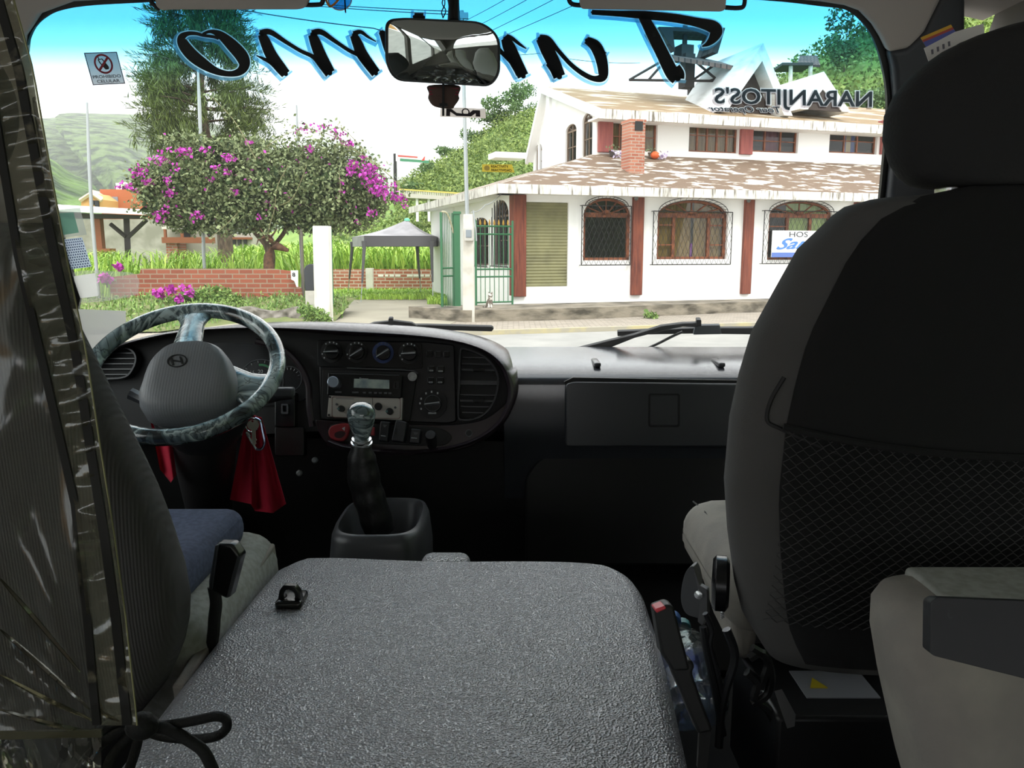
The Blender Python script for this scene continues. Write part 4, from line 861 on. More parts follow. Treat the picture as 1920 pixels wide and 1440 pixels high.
br = thing('road_bridge', 'hillside road bridge with a yellow railing on white columns', 'bridge', at(815, 395, Yr))
obj('deck', MB().prism([at(748, 362, Yr), at(905, 372, Yr), at(905, 378, Yr), at(748, 370, Yr)], [q+Vector((0, 3, 0)) for q in (at(748, 362, Yr), at(905, 372, Yr), at(905, 378, Yr), at(748, 370, Yr))]), mat('bridge_concrete', 'b9b4a8', .9), br)
obj('railing', MB().prism([at(748, 353.5, Yr), at(905, 364, Yr), at(905, 366.5, Yr), at(748, 356, Yr)], [q+Vector((0, .1, 0)) for q in (at(748, 353.5, Yr), at(905, 364, Yr), at(905, 366.5, Yr), at(748, 356, Yr))]), mat('yellow_rail', 'd3b95e', .7), br)
rm = MB()
for k in range(46): px = 749+k*3.4; rm.tube([at(px, 355+.066*(px-748), Yr+.05), at(px, 363+.066*(px-748), Yr+.05)], .04, 4)
obj('balusters', rm, m_post, br)
for px in (779, 801, 820, 836): obj('column', MB().span((at(px, 400, Yr).x, Yr+.3, at(px, 415, Yr).z), (at(px+4.5, 400, Yr).x, Yr+.6, at(px, 368, Yr).z)), m_white, br)
# hut on the hill above the hotel
Yh = 60
hh = thing('hill_hut', 'dark wooden hut on stilts on the hill above the hotel roof', 'hut', at(1505, 140, Yh))
obj('roof', MB().prism([at(1494, 120, Yh), at(1538, 122, Yh), at(1532, 104, Yh+2), at(1500, 104, Yh+2)], [at(1494, 124, Yh), at(1538, 126, Yh), at(1532, 107, Yh+3), at(1500, 107, Yh+3)]), m_tile, hh)
obj('deck', MB().span((at(1464, 124, Yh).x, Yh-.3, at(1464, 124, Yh).z), (at(1522, 124, Yh).x, Yh+2, at(1464, 119, Yh).z)), m_dwood, hh)
for px in (1482, 1519): obj('post', MB().tube([at(px, 158, Yh), at(px+1, 120, Yh)], .15, 6), m_post, hh)
# ================================================================== plants
rng = np.random.default_rng(11)
m_bark = mat('grey_bark', '6b5a4a', .95, col2='4a3d33', scale=6, stretch=(3, 3, .6), bump=('noise', 12, .6, .03))
m_conif = mat('conifer_needles', '1a2a10', .7, col2='6f8038', per_leaf=True)
m_boug = mat('bougainvillea_leaf', '44562e', .7, col2='929c6e', per_leaf=True)
m_mag = mat('magenta_bract', 'a51c96', .7, col2='cf4cbf', per_leaf=True)
m_grass = mat('tall_grass_blade', '6f9a2e', .6, col2='b9d65c', per_leaf=True)
m_weed = mat('weed_leaf', '4c6f2e', .7, col2='8fa858', per_leaf=True)
m_shrub = mat('shrub_leaf', '48602c', .8, col2='8a9a50', per_leaf=True)
m_darkleaf = mat('dark_tree_leaf', '3c5730', .8, col2='6f8a50', per_leaf=True)
def px_blobs(lst, Y, depth=1.0):
    out = []
    for px, py, rx, ry in lst:
        p = at(px, py, Y); s = Y/F; out.append((p.x, p.y, p.z, rx*s, max(.25, min(rx, ry)*s*depth), ry*s))
    return out
# --- conifer with hanging fronds
Yc = 33; tb = Vector((at(421, 500, Yc).x, Yc, .2))
con = thing('conifer', 'tall dark conifer with drooping fronds behind the bougainvillea', 'tree', tb)
cpts = [tb, Vector((at(421, 440, Yc).x, Yc, zY(440, Yc))), Vector((at(400, 330, Yc).x, Yc, zY(330, Yc))), Vector((at(378, 200, Yc).x, Yc, zY(200, Yc))), Vector((at(374, 40, Yc).x, Yc, zY(40, Yc))), Vector((at(374, -120, Yc).x, Yc, zY(-120, Yc)))]
obj('trunk', MB().tube(smooth([tuple(p) for p in cpts], 5, False), [.36-.012*i for i in range(26)], 10), m_bark, con)
prof_y = [-130, -60, 0, 60, 110, 150, 180, 215, 250, 290, 330, 380]
prof_w = [20, 55, 70, 88, 94, 108, 122, 116, 112, 100, 80, 50]
P_ = []; T_ = []; brm = MB()
for k in range(300):
    py = rng.uniform(-135, 385); w = np.interp(py, prof_y, prof_w)*Yc/F; a = rng.uniform(0, 2*np.pi); cxx = np.interp(py, [-130, 40, 200, 380], [374, 374, 376, 400])
    c = at(cxx, py, Yc); ln = w*rng.uniform(.72, 1.08); dr = Vector((math.cos(a), math.sin(a), 0))
    tip = c+dr*ln+Vector((0, 0, rng.uniform(-.1, .3)))
    if k % 3 == 0: brm.tube([c, c+dr*ln*.6+Vector((0, 0, .12)), tip], [.05, .035, .012], 4)
    for s in range(21):
        u = rng.uniform(.25, 1)**.7; q = c+(tip-c)*u+Vector((rng.normal()*.10, rng.normal()*.10, .16*math.sin(u*3)))
        L_ = rng.uniform(.2, .75)
        for j in range(5): T_.append((q.x+dr.x*.1*j+rng.normal()*.05, q.y+dr.y*.1*j+rng.normal()*.05, q.z+.03*j, dr.x*1.6, dr.y*1.6, .7))
        for j in range(9): v = j/9; P_.append((q.x+dr.x*.12*v+rng.normal()*.03, q.y+dr.y*.12*v+rng.normal()*.03, q.z-L_*v**1.2))
obj('branches', brm, m_bark, con)
T_ = np.array(T_); fr = leaf_cloud(rng, np.array(P_), .32, .09, bias=(0, 0, -1.6)); f2 = leaf_cloud(rng, T_[:, :3], .30, .09, bias=T_[:, 3:]); fr.add(f2.v, f2.f)
obj('fronds', fr, m_conif, con)
# --- bougainvillea
Yb = 26.5; bt = Vector((at(505, 505, Yb).x, Yb, .3))
bg = thing('bougainvillea', 'wide spreading bougainvillea full of magenta blossoms above the brick wall', 'shrub', bt)
blobs = [(330, 345, 80, 50), (285, 340, 42, 40), (425, 345, 75, 55), (400, 395, 75, 35), (470, 375, 85, 58), (525, 350, 85, 66), (600, 350, 80, 66), (645, 385, 72, 45), (675, 345, 52, 52), (560, 405, 100, 30), (360, 415, 52, 24), (310, 385, 48, 38), (405, 290, 70, 30), (590, 285, 60, 26), (650, 295, 42, 28), (715, 372, 34, 18), (520, 300, 60, 34), (470, 425, 45, 14), (640, 425, 55, 15), (345, 265, 50, 18), (440, 275, 50, 22), (480, 300, 60, 40), (560, 330, 60, 40), (340, 395, 60, 32), (420, 430, 50, 12), (590, 425, 60, 14), (690, 390, 40, 25)]
pts = in_blobs(rng, 34000, px_blobs(blobs, Yb, 1.1), .35)
obj('foliage', leaf_cloud(rng, pts, .135, .6), m_boug, bg)
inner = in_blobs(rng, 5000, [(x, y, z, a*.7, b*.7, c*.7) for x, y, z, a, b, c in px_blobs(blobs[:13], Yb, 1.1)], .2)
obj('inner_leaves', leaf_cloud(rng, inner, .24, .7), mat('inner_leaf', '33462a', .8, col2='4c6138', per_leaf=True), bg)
fl = [(345, 283, 46, 8), (300, 300, 26, 12), (262, 320, 16, 12), (253, 330, 10, 8), (275, 340, 10, 9), (330, 318, 7, 9), (315, 338, 12, 8), (318, 362, 9, 15), (300, 404, 10, 13), (308, 394, 8, 9), (371, 405, 14, 12), (389, 283, 14, 8), (426, 295, 10, 9), (405, 315, 12, 8), (425, 323, 8, 7), (395, 335, 8, 6), (437, 298, 6, 5), (462, 265, 6, 6), (570, 242, 20, 9), (632, 252, 16, 10), (655, 270, 14, 10), (600, 235, 22, 5), (680, 297, 10, 9), (662, 322, 14, 12), (690, 325, 20, 18), (705, 345, 22, 20), (715, 360, 20, 14), (742, 370, 14, 9), (757, 372, 8, 8), (698, 398, 11, 9), (668, 415, 5, 6), (662, 308, 10, 8), (700, 315, 14, 8), (735, 350, 8, 10), (580, 280, 10, 6), (500, 380, 4, 4), (440, 358, 5, 5), (485, 407, 5, 5), (640, 357, 5, 5), (640, 340, 4, 4), (236, 345, 6, 6), (246, 352, 5, 5), (222, 352, 4, 4), (760, 385, 9, 6)]
pts = np.concatenate([in_blobs(rng, 1250, px_blobs(fl, Yb-.9, 1.6), .1), in_blobs(rng, 260, px_blobs(blobs, Yb, 1.1), .8)])
obj('blossoms', leaf_cloud(rng, pts, .105, .9), m_mag, bg)
# loose twigs arching out of the crown
tw = MB(); tl_ = []
for path in ([(500, 275), (530, 255), (550, 247), (575, 240), (610, 250), (640, 262)], [(480, 300), (445, 235), (420, 205), (395, 180)], [(540, 310), (520, 350), (515, 390), (505, 425), (500, 445)], [(575, 310), (560, 350), (545, 375), (525, 385)], [(635, 320), (638, 350), (635, 385)], [(450, 395), (420, 425), (395, 445)], [(640, 270), (680, 290), (720, 320), (750, 350), (762, 372)], [(300, 330), (260, 360), (245, 385)], [(600, 250), (640, 240), (680, 280)]):
    q = smooth([tuple(at(px, py, Yb-1.2)) for px, py in path], 4, False); tw.tube(q, .011, 4)
    for p in q:
        for k in range(6): tl_.append(np.array(p)+rng.normal(size=3)*.14)
obj('trailing_twigs', tw, mat('pale_twig', '8b8662', .9), bg)
obj('twig_leaves', leaf_cloud(rng, np.array(tl_), .13, .6), m_boug, bg)
tk = MB()
for path, r in (([(505, 510), (507, 480), (500, 455), (480, 430), (470, 400)], .16), ([(505, 470), (530, 440), (545, 410)], .07)):
    tk.tube(smooth([tuple(at(px, py, Yb+.2)) for px, py in path], 4, False), r, 8)
obj('trunk', tk, m_bark, bg)
# --- carved wooden deer head on the pollarded trunk
Yd = 26; S = Yd/F
def D(px, py, d=0): return at(px, py, Yd+d)
dm = MB()
def ell(c, a, b, n=10): return [c+a*math.cos(2*math.pi*k/n)+b*math.sin(2*math.pi*k/n) for k in range(n)]
ydir = Vector((0, 1, 0))
nk = [((505, 507), 17, (1, 0)), ((503, 490), 15, (1, .1)), ((503, 475), 14, (1, .35)), ((509, 464), 13, (.9, .7)), ((518, 461), 12.5, (.3, 1)), ((528, 464), 10, (.1, 1)), ((536, 468), 7, (0, 1)), ((541, 469), 4.5, (0, 1))]
rings_ = []
for (px, py), w, (ax, az) in nk:
    c = D(px, py); v = Vector((ax, 0, az)).normalized()*w*S*.62; rings_.append(ell(c, v, ydir*w*S*.5))
dm.rings(rings_)
for s in (-1, 1):
    dm.tube([D(512, 456, s*.12), D(507, 450, s*.26), D(503, 447, s*.34)], [.05, .07, .01], 6)
    dm.tube([D(514, 455, s*.08), D(509, 447, s*.2), D(503, 440, s*.3), D(506, 430, s*.35)], [.05, .045, .035, .015], 6)
    dm.tube([D(508, 447, s*.2), D(496, 444, s*.3), D(484, 450, s*.3), D(481, 459, s*.3)], [.04, .03, .025, .01], 6)
    dm.tube([D(507, 445, s*.22), D(514, 437, s*.3), D(520, 428, s*.3)], [.035, .03, .01], 6)
    dm.tube([D(498, 445, s*.3), D(493, 436, s*.34), D(488, 428, s*.34)], [.03, .025, .01], 6)
tag(obj('deer_statue', dm, mat('carved_brown_wood', '6b4a34', .8, col2='4d3526', scale=8)), 'carved brown wooden deer head with antlers rising behind the brick wall', 'statue')
# --- tall grasses and weeds
def stuff(name, mb, m, label): return tag(obj(name, mb, m), label, 'grass', kind='stuff')
B = []
for c in range(95):
    Y = rng.uniform(26.4, 34); pxc = rng.uniform(120, 600)
    if 395 < pxc < 440 or 478 < pxc < 550: continue
    x = at(pxc, 470, Y).x; n = int(rng.uniform(25, 60)) if rng.uniform() < .75 else 15
    for k in range(n): B.append((x+rng.normal()*.28, max(26.1, Y+rng.normal()*.3), .35))
stuff('tall_grass', blades(rng, np.array(B), 1.6, .05, .65), m_grass, 'bright green tall grass behind the long red brick wall')
B = []
for k in range(7600):
    Y = rng.uniform(38.2, 50); x = at(rng.uniform(420, 880), 470, Y).x; B.append((x, Y, max(.3, terrain(x, Y))))
stuff('hillside_grass', blades(rng, np.array(B), 1.9, .085, .6), m_grass, 'bright green cane grass on the slope behind the canopy tent')
B = []
for k in range(9000):
    Y = rng.uniform(28.8, 37.2); px = rng.uniform(622, 836)
    if ground(px, 560, .1).y > Y and px < 800 and Y < 31.5: continue
    B.append((at(px, 470, Y).x, Y, .08))
stuff('lawn_grass', blades(rng, np.array(B), .22, .03, .6), m_grass, 'short green lawn under the canopy tent')
B = []
for k in range(7000):
    u, v = rng.uniform(0, 1), rng.uniform(0, 1)**1.0; p = bank(u, v)
    if v < .35 and p.x > at(430, 590, 21.6).x: continue
    B.append((p.x, p.y, p.z))
B = np.array(B); L_ = leaf_cloud(rng, B+np.array([0, 0, .02])+rng.normal(size=B.shape)*[.05, .05, .06], .13, .45); b2 = blades(rng, B[:1800], .22, .03, .8); L_.add(b2.v, b2.f)
stuff('weeds', L_, m_weed, 'weeds covering the bank between the road and the red brick wall')
# flowering shrubs on the bank
def shrub(name, label, cat, blobs_px, Y, n, size, m, flowers=None, depth=1, stem=True, aspect=.55, group=None, shell=.4):
    bl = px_blobs(blobs_px, Y, depth); low = min(bl, key=lambda q: q[2]); t = thing(name, label, cat, Vector((low[0], low[1], low[2]-low[5])), group)
    obj('foliage', leaf_cloud(rng, in_blobs(rng, n, bl, shell), size, aspect), m, t)
    sm_ = MB(); 
    for x, y, z, a, b_, c in bl: sm_.tube([Vector((low[0], low[1], low[2]-low[5]-.1)), Vector(((low[0]+x)/2, y, (z+low[2]-low[5])/2)), Vector((x, y, z))], [min(a, c)*.10+.01, min(a, c)*.07+.01, .01], 5)
    obj('stems', sm_, m_bark, t)
    if flowers: obj('blossoms', leaf_cloud(rng, in_blobs(rng, 260, px_blobs(flowers, Y-.4), .1), .12, .9), m_mag, t)
    return t
shrub('flowering_shrub', 'small green shrub with pink flowers on the bank in front of the brick wall', 'shrub', [(400, 555, 40, 18), (365, 558, 35, 14), (330, 568, 35, 12), (425, 565, 30, 12)], 24.3, 2600, .12, m_weed, [(300, 552, 6, 5), (320, 543, 7, 5), (335, 560, 5, 6), (345, 540, 5, 4), (297, 549, 5, 4), (355, 550, 4, 4)])
shrub('weed_clump', 'fresh green weed clump at the foot of the white gate pillar', 'plant', [(590, 590, 24, 12), (575, 582, 18, 10), (607, 598, 15, 7)], 20.9, 1100, .10, m_weed)
shrub('weed_clump', 'small green weed growing at the foot of the terrace kerb', 'plant', [(1217, 590, 9, 6), (1226, 593, 8, 4)], 22.6, 200, .10, m_weed)
shrub('weed_clump', 'green weeds at the foot of the open gate leaf', 'plant', [(838, 587, 12, 4)], 22.3, 200, .08, m_weed)
B = [(at(px, 470, 24.6).x, 24.6, .5) for px in rng.uniform(195, 215, 60)]
shrub('flowering_shrub', 'pink flowering plant at the left end of the brick wall', 'shrub', [(200, 525, 12, 8), (195, 520, 10, 7)], 25, 260, .10, m_weed, [(198, 521, 8, 6), (222, 500, 5, 4)])
# hillside undergrowth and trees
def on_hill(px0, px1, Y0, Y1, n, lift, spread):
    out = []
    for k in range(n):
        Y = rng.uniform(Y0, Y1); x = at(rng.uniform(px0, px1), 470, Y).x; out.append((x, Y, terrain(x, Y)+rng.uniform(0, 1)**2*lift))
    return np.array(out)
a = on_hill(745, 1000, 46, 108, 30000, 1.3, 0); a = np.concatenate([a, on_hill(600, 760, 50, 80, 2500, 1.0, 0)])
tag(obj('hillside_shrubbery', leaf_cloud(rng, a, .34, .6), m_shrub), 'light green undergrowth covering the hillside left of the hotel', 'shrubs', kind='stuff')
def hill_tree(px, Y, rx, ry, label, n=1600, m=None, name='hill_tree', lift=None):
    x = at(px, 470, Y).x; z = terrain(x, Y); s = Y/F; t = thing(name, label, 'tree', Vector((x, Y, z))); hgt = ry*s*2 if lift is None else lift
    c = z+hgt*.62
    obj('trunk', MB().tube([Vector((x, Y, z-.3)), Vector((x+.1, Y, z+hgt*.4)), Vector((x, Y, c))], [.06*hgt*.5, .05*hgt*.5, .02*hgt], 6), m_bark, t)
    bl = [(x+rng.normal()*rx*s*.5, Y+rng.normal()*rx*s*.4, c+rng.normal()*ry*s*.35, rx*s*.6, rx*s*.6, ry*s*.5) for k in range(7)]
    obj('foliage', leaf_cloud(rng, in_blobs(rng, n, bl, .5), max(.25, rx*s*.16), .6), m or m_darkleaf, t)
for px, Y, rx, ry, l in ((965, 104, 34, 24, 'dark round tree on the hill crest touching the hotel gable'), (928, 106, 28, 19, 'dark tree on the hill crest second left of the hotel gable'), (890, 106, 26, 14, 'small tree on the hill crest just right of the utility pole'), (850, 104, 24, 13, 'small tree on the hill crest just left of the utility pole'), (985, 100, 24, 20, 'tree on the hill crest half hidden behind the hotel gable'), (815, 92, 22, 13, 'low tree on the left hill shoulder above the road sign'), (780, 84, 18, 11, 'lowest tree on the hillside right beside the road sign post')):
    hill_tree(px, Y, rx, ry, l)
a = on_hill(1430, 1990, 44, 80, 24000, 1.6, 0)
tag(obj('hilltop_shrubbery', leaf_cloud(rng, a, .36, .6), m_shrub), 'green undergrowth on the steep hill above the hotel roof at right', 'shrubs', kind='stuff')
for px, Y, rx, ry, l in ((1600, 70, 44, 50, 'large dark tree on the hill at the right edge of the windscreen'), (1650, 66, 40, 50, 'tree on the hill half hidden by the right windscreen pillar'), (1560, 66, 26, 26, 'bushy tree on the hill right of the dark stilt hut'), (1625, 58, 36, 26, 'lower bushy tree on the hill under the large dark one'), (1482, 62, 12, 18, 'thin sparse tree on the hill left of the dark stilt hut')):
    hill_tree(px, Y, rx, ry, l, 500 if rx < 15 else 2200)
# ================================================================== dashboard
DP = Plane(at(760, 720, 1.93), (0, -1, .28))
m_dash = mat('dash_grey_plastic', '303236', .30, spec=.7, bump=('noise', 900, .12, .0006))
m_hood = mat('dash_hood_plastic', '2c242a', .27, spec=.8)
m_plum = mat('dark_plum_lacquer', '1d0f14', .22, spec=.7)
m_black = mat('matt_black', '0a0a0b', .6)
m_glossb = mat('gloss_black', '101113', .25, spec=.5)
m_edge = mat('satin_edge', '4c4e52', .35)
m_mark = mat('pale_marking', 'b9bdc0', .6)
dash = thing('dashboard', 'dark grey minibus dashboard under the windscreen with centre stack and glove box', 'dashboard', V3(-.1, 2.0, -1.15))
prof = [(2.30, -.276), (2.2, -.280), (2.10, -.285), (2.04, -.290), (2.0, -.297), (1.975, -.306), (1.96, -.318), (1.955, -.33), (1.955, -.42), (1.96, -.50), (1.985, -.56), (2.03, -.72), (2.10, -1.15), (2.3, -1.15)]
prof = [tuple(p) for p in smooth(prof[:8], 3, False)]+prof[8:]
xs = np.linspace(-.02, 1.06, 25)
obj('passenger_shelf', MB().rings([[V3(x, y, z) for y, z in prof] for x in xs]), mat('dash_shelf_plastic', '34363b', .2, spec=.9, bump=('noise', 700, .15, .0006)), dash, 50)
top = [(60, 735), (150, 688), (200, 655), (260, 634), (330, 620), (420, 612), (520, 610), (640, 614), (760, 622), (850, 634), (910, 652), (945, 678), (962, 712), (965, 745), (950, 786), (917, 817), (870, 838), (800, 851), (720, 853), (650, 846), (612, 834)]
topS = smooth(top, 5, False)
outl = topS + [Vector(q) for q in [(600, 815), (560, 815), (330, 825), (60, 840)]]
# hood: the lip and the surface running back to the windscreen
lip = []
for p in topS: lip.append(DP.hit(p.x, p.y, .05))
fl = [DP.hit(p.x, p.y, .0) for p in topS]
hood = MB(); cen = Vector((650, 735))
def inn(p, d): v = (cen-p).normalized(); return p+v*d
R0 = [DP.hit(p.x, p.y, .05) for p in topS]; R1 = [DP.hit(*inn(p, 7), .056) for p in topS]; R2 = [DP.hit(*inn(p, 13), .048) for p in topS]; R3 = [DP.hit(*inn(p, 15), .0) for p in topS]
def back(p, px):
    y = 2.25 if px.y < 700 else 2.05; k = min(1, max(0, (px.y-640)/60)); return Vector((p.x+.02*k, y, max(p.z-.02, Z0-.33) if px.y < 700 else p.z))
RB = [back(p, q) for p, q in zip(R0, topS)]
n = len(topS); V = R3+R2+R1+R0+RB
hood.add(V, [(r*n+i, r*n+i+1, (r+1)*n+i+1, (r+1)*n+i) for r in range(4) for i in range(n-1)])
obj('hood', hood, m_hood, dash, 60)
obj('fascia_panel', MB().slab([inn(p, 8) for p in outl], DP, .004, .20), m_black, dash)
obj('lower_panel', MB().prism([V3(-1.3, 1.99, -.46), V3(1.05, 1.99, -.50), V3(1.05, 2.06, -1.15), V3(-1.3, 2.06, -1.15)], [V3(-1.3, 2.1, -.46), V3(1.05, 2.1, -.50), V3(1.05, 2.12, -1.15), V3(-1.3, 2.12, -1.15)]), m_black, dash)
def ringpx(mb, c, r0, r1, off, th, n=28, pl=DP, sx=1):
    o = [(c[0]+sx*r1*math.cos(2*math.pi*k/n), c[1]+r1*math.sin(2*math.pi*k/n)) for k in range(n)]
    if r0 <= 0: return mb.slab(o, pl, off, th)
    i = [(c[0]+sx*r0*math.cos(2*math.pi*k/n), c[1]+r0*math.sin(2*math.pi*k/n)) for k in range(n)]
    return mb.slab(o, pl, off, th, [i])
def rect(x0, y0, x1, y1, r=2, sh=0): return rounded([(x0, y0), (x1, y0+sh), (x1, y1+sh), (x0, y1)], r, 4)
def DO(name, mb, m, parent, bevel=0): return obj(name, mb, m, parent, 40, bevel)
# centre stack
cs = DO('centre_stack', MB().slab(rounded([(597, 637), (796, 640), (852, 646), (856, 790), (840, 794), (600, 786)], 6), DP, .016, .02), mat('centre_stack_black', '111013', .35), dash, .003)
cpn = DO('climate_panel', MB().slab(rounded([(595, 638), (790, 643), (792, 690), (762, 693), (760, 690), (596, 687)], 4), DP, .028, .02), m_glossb, dash, .002)
for i, (cx, cy, an, col) in enumerate([(621, 659, 183, None), (668, 660, 212, None), (718, 661, 212, 'blue'), (767, 662, 184, None)]):
    base = DO('dial', ringpx(MB(), (cx, cy), 0, 20, .032, .006), mat('dial_blue_ring', '22386b', .5) if col else m_black, cpn)
    kn = ringpx(MB(), (cx, cy), 0, 14, .044, .014); a = R(an); ux, uy = math.cos(a), -math.sin(a)
    b_ = DO('knob', kn, m_glossb, cpn, .002)
    DO('pointer', MB().slab([(cx+ux*15-uy*1.6, cy+uy*15+ux*1.6), (cx+ux*15+uy*1.6, cy+uy*15-ux*1.6), (cx-ux*13+uy*3, cy-uy*13-ux*3), (cx-ux*13-uy*3, cy-uy*13+ux*3)], DP, .056, .012), m_dash, b_, .001)
    DO('pointer_mark', MB().slab([(cx+ux*15, cy+uy*15+.6), (cx+ux*15, cy+uy*15-.6), (cx-ux*11, cy-uy*11-.6), (cx-ux*11, cy-uy*11+.6)], DP, .0575, .001), m_mark, b_)
    tk = MB()
    for k in (100, 75, 55, 125, 195, 222): t = R(k); x, y = cx+17.5*math.cos(t), cy-17.5*math.sin(t); tk.slab([(x-1.1, y-1.3), (x+1.1, y-1.3), (x+1.1, y+1.3), (x-1.1, y+1.3)], DP, .0335, .001)
    DO('dial_marks', tk, m_mark if not col else m_edge, base)
for (x0, y0, x1, y1) in ((799, 657, 811, 669), (815, 658, 827, 670), (831, 658, 843, 670), (802, 686, 815, 698), (819, 686, 833, 699), (801, 707, 814, 720), (818, 707, 832, 720)):
    bt = DO('button', MB().slab(rect(x0, y0, x1, y1, 3), DP, .026, .012), m_glossb, cs, .0012)
    DO('button_edge', MB().slab([(x0+2, y0+.2), (x1-1, y0+.2), (x1-1, y0+1.2), (x0+2, y0+1.2)], DP, .0268, .001), m_edge, bt)
    if y0 > 680: DO('button_icon', MB().slab(rect(x0+3, y1-4.5, x1-3, y1-2, .8), DP, .0268, .001, [rect(x0+3.7, y1-3.9, x1-3.7, y1-2.6, .5)]), m_mark, bt)
fk = DO('fan_dial', ringpx(MB(), (810, 757), 0, 28, .026, .01), m_black, cs); kb = DO('knob', ringpx(MB(), (811, 757), 0, 16, .042, .018), m_glossb, cs, .002)
DO('pointer', MB().slab([(795, 756), (795, 760), (825, 758), (824, 753)], DP, .054, .012), m_dash, kb, .001); DO('pointer_mark', MB().slab([(796, 758.3), (796, 757.2), (824, 752.8), (824, 753.9)], DP, .0555, .001), m_mark, kb)
DO('arc_mark', ringpx(MB(), (811, 756), 14.8, 15.6, .0435, .001), m_edge, kb)
mk = MB()
for a in (178, 155, 120, 92, 62, 205): t = R(a); x, y = 810+22.5*math.cos(t), 757-22.5*math.sin(t); mk.slab([(x-1.4, y-1.8), (x+1.4, y-1.8), (x+1.4, y+1.8), (x-1.4, y+1.8)], DP, .0275, .001)
DO('dial_marks', mk, m_mark, fk); DO('dial_caption', MB().slab(rect(803, 773, 818, 776, .5), DP, .0275, .001), m_mark, fk)
# radio and amplifier
bay = DO('radio_bay', MB().slab(rounded([(604, 692), (770, 696), (782, 702), (768, 791), (602, 786)], 4), DP, .024, .01), m_black, dash, .002)
DO('bay_edge', MB().slab([(650, 688.5), (774, 693.5), (785, 700), (783, 701), (773, 695.4), (650, 690.5)], DP, .03, .006), m_edge, bay)
rad = thing('car_radio', 'black car radio with a round silver knob and pale display in the centre stack', 'radio', DP.hit(685, 745, .03))
DO('faceplate', MB().slab(rounded([(615, 698), (754, 702), (752, 747), (613, 741)], 3), DP, .044, .03), m_glossb, rad, .002)
rk_ = DO('volume_knob', ringpx(MB(), (624, 716), 0, 11, .062, .018), mat('brushed_aluminium', 'b8c4d4', .25, metal=.9), rad, .002)
DO('display', MB().slab([(664, 710), (730, 712.5), (730, 729), (663, 727)], DP, .046, .004), mat('lcd_glass', '6f7f86', .15, col2='b9c4ba', scale=18, lo=.4, hi=.6), rad)
DO('usb_door', MB().slab([(738, 715), (748, 715), (748, 729), (737, 728)], DP, .046, .004, [[(740, 717), (743, 717), (743, 727), (740, 727)]]), m_black, rad)
DO('disc_slot', MB().slab([(618, 699.5), (748, 703), (748, 704), (618, 700.5)], DP, .0455, .002), m_edge, rad)
bm = MB()
for x in (628, 660, 680, 691, 701, 710, 720, 728): bm.slab(rect(x, 733.4+(x-620)*.02, x+(12 if x < 670 else 5.5), 736.4+(x-620)*.02, .6), DP, .0455, .002)
DO('preset_keys', bm, m_edge, rad)
DO('maker_lettering', text_on(MB(), DP, .046, ((674, 708), (691, 708.7), (691, 711.7), (674, 711)), 'Pioneer', bold=.01), m_mark, rad)
am = thing('amplifier_panel', 'pale grey microphone amplifier panel with black knobs under the car radio', 'amplifier', DP.hit(685, 790, .03))
m_face = mat('brushed_panel', 'b5b1aa', .45, metal=.3)
DO('faceplate', MB().slab([(617, 741), (755, 746), (753, 788), (613, 781)], DP, .04, .02), m_face, am, .001)
DO('printed_frame', MB().slab(rect(622, 743.5, 751, 783, 5, 2.5), DP, .0405, .0006, [rect(623, 744.5, 750, 782, 5, 2.5)]), mat('maroon_line', '6a4a48', .6), am)
DO('printed_divider', MB().slab([(698, 746), (698.8, 746), (698.8, 760), (698, 760)], DP, .0405, .0006), m_iron, am)
DO('printed_caption', MB().slab([(630, 746), (664, 747), (664, 749), (630, 748)], DP, .0405, .0006), mat('faint_print', '8c8a88', .7), am)
for i, (x, y, r) in enumerate([(639, 766, 6), (709, 762, 7.2), (730, 771, 6.4)]):
    k = DO('knob' if i != 1 else 'jack_socket', ringpx(MB(), (x, y), 0, r, .046 if i == 1 else .056, .014), m_black, am, .001)
    if i != 1: DO('pointer', MB().slab([(x-8, y+.6), (x-3, y-3), (x-3, y+3)], DP, .057, .004), mat('teal_pointer', '4d6e70', .5), k)
for x, y in ((631, 758), (741, 764)): DO('indicator_lamp', ringpx(MB(), (x, y), 0, 2.2, .043, .004), m_edge, am)
for x, y in ((618.5, 744.5), (616.5, 778)): DO('screw', ringpx(MB(), (x, y), 0, 2, .042, .003), m_black, am)
tag(DO('round_sticker', ringpx(MB(), (773, 706), 0, 8.5, .034, .004), mat('silver_sticker', 'a2a2a2', .6, col2='8a8a8a', scale=120), None), 'small silver round sticker at the top right of the car radio bay', 'sticker')
# right vent
vo = smooth([(866, 652), (885, 656), (910, 668), (930, 690), (936, 714), (929, 750), (912, 775), (890, 787), (866, 789), (858, 778), (859, 715), (862, 662)], 4)
vt = DO('air_vent', MB().slab(vo, DP, .03, .03, [[p+(Vector((897, 718))-p).normalized()*4 for p in vo]]), mat('vent_rim', '2b2c2f', .3), dash, .002)
DO('vent_cavity', MB().slab([p+(Vector((897, 718))-p).normalized()*3 for p in vo], DP, .007, .004), m_black, vt)
for y, x0, x1, m_, th in ((670, 868, 911, m_edge, 1.2), (682, 866, 921, m_edge, 1.4), (693, 866, 928, m_edge, 1.8), (717, 862, 934, m_glossb, 4), (740, 863, 931, m_edge, 1.2), (751, 863, 927, m_edge, 1.8), (762, 864, 919, m_edge, 1.2), (773, 866, 906, m_edge, 1.2)):
    DO('vent_slat', MB().slab([(x0, y-th), (x1, y-th+1), (x1, y+th+1), (x0, y+th)], DP, .022, .018), m_dash, vt)
for y in (693, 751): DO('vent_tab', MB().slab(rect(887, y-2.5, 908, y+2.5, 1), DP, .03, .012), m_glossb, vt)
vl = smooth([(190, 655), (225, 650), (248, 656), (256, 672), (250, 692), (235, 708), (200, 712), (150, 712), (150, 660)], 4)
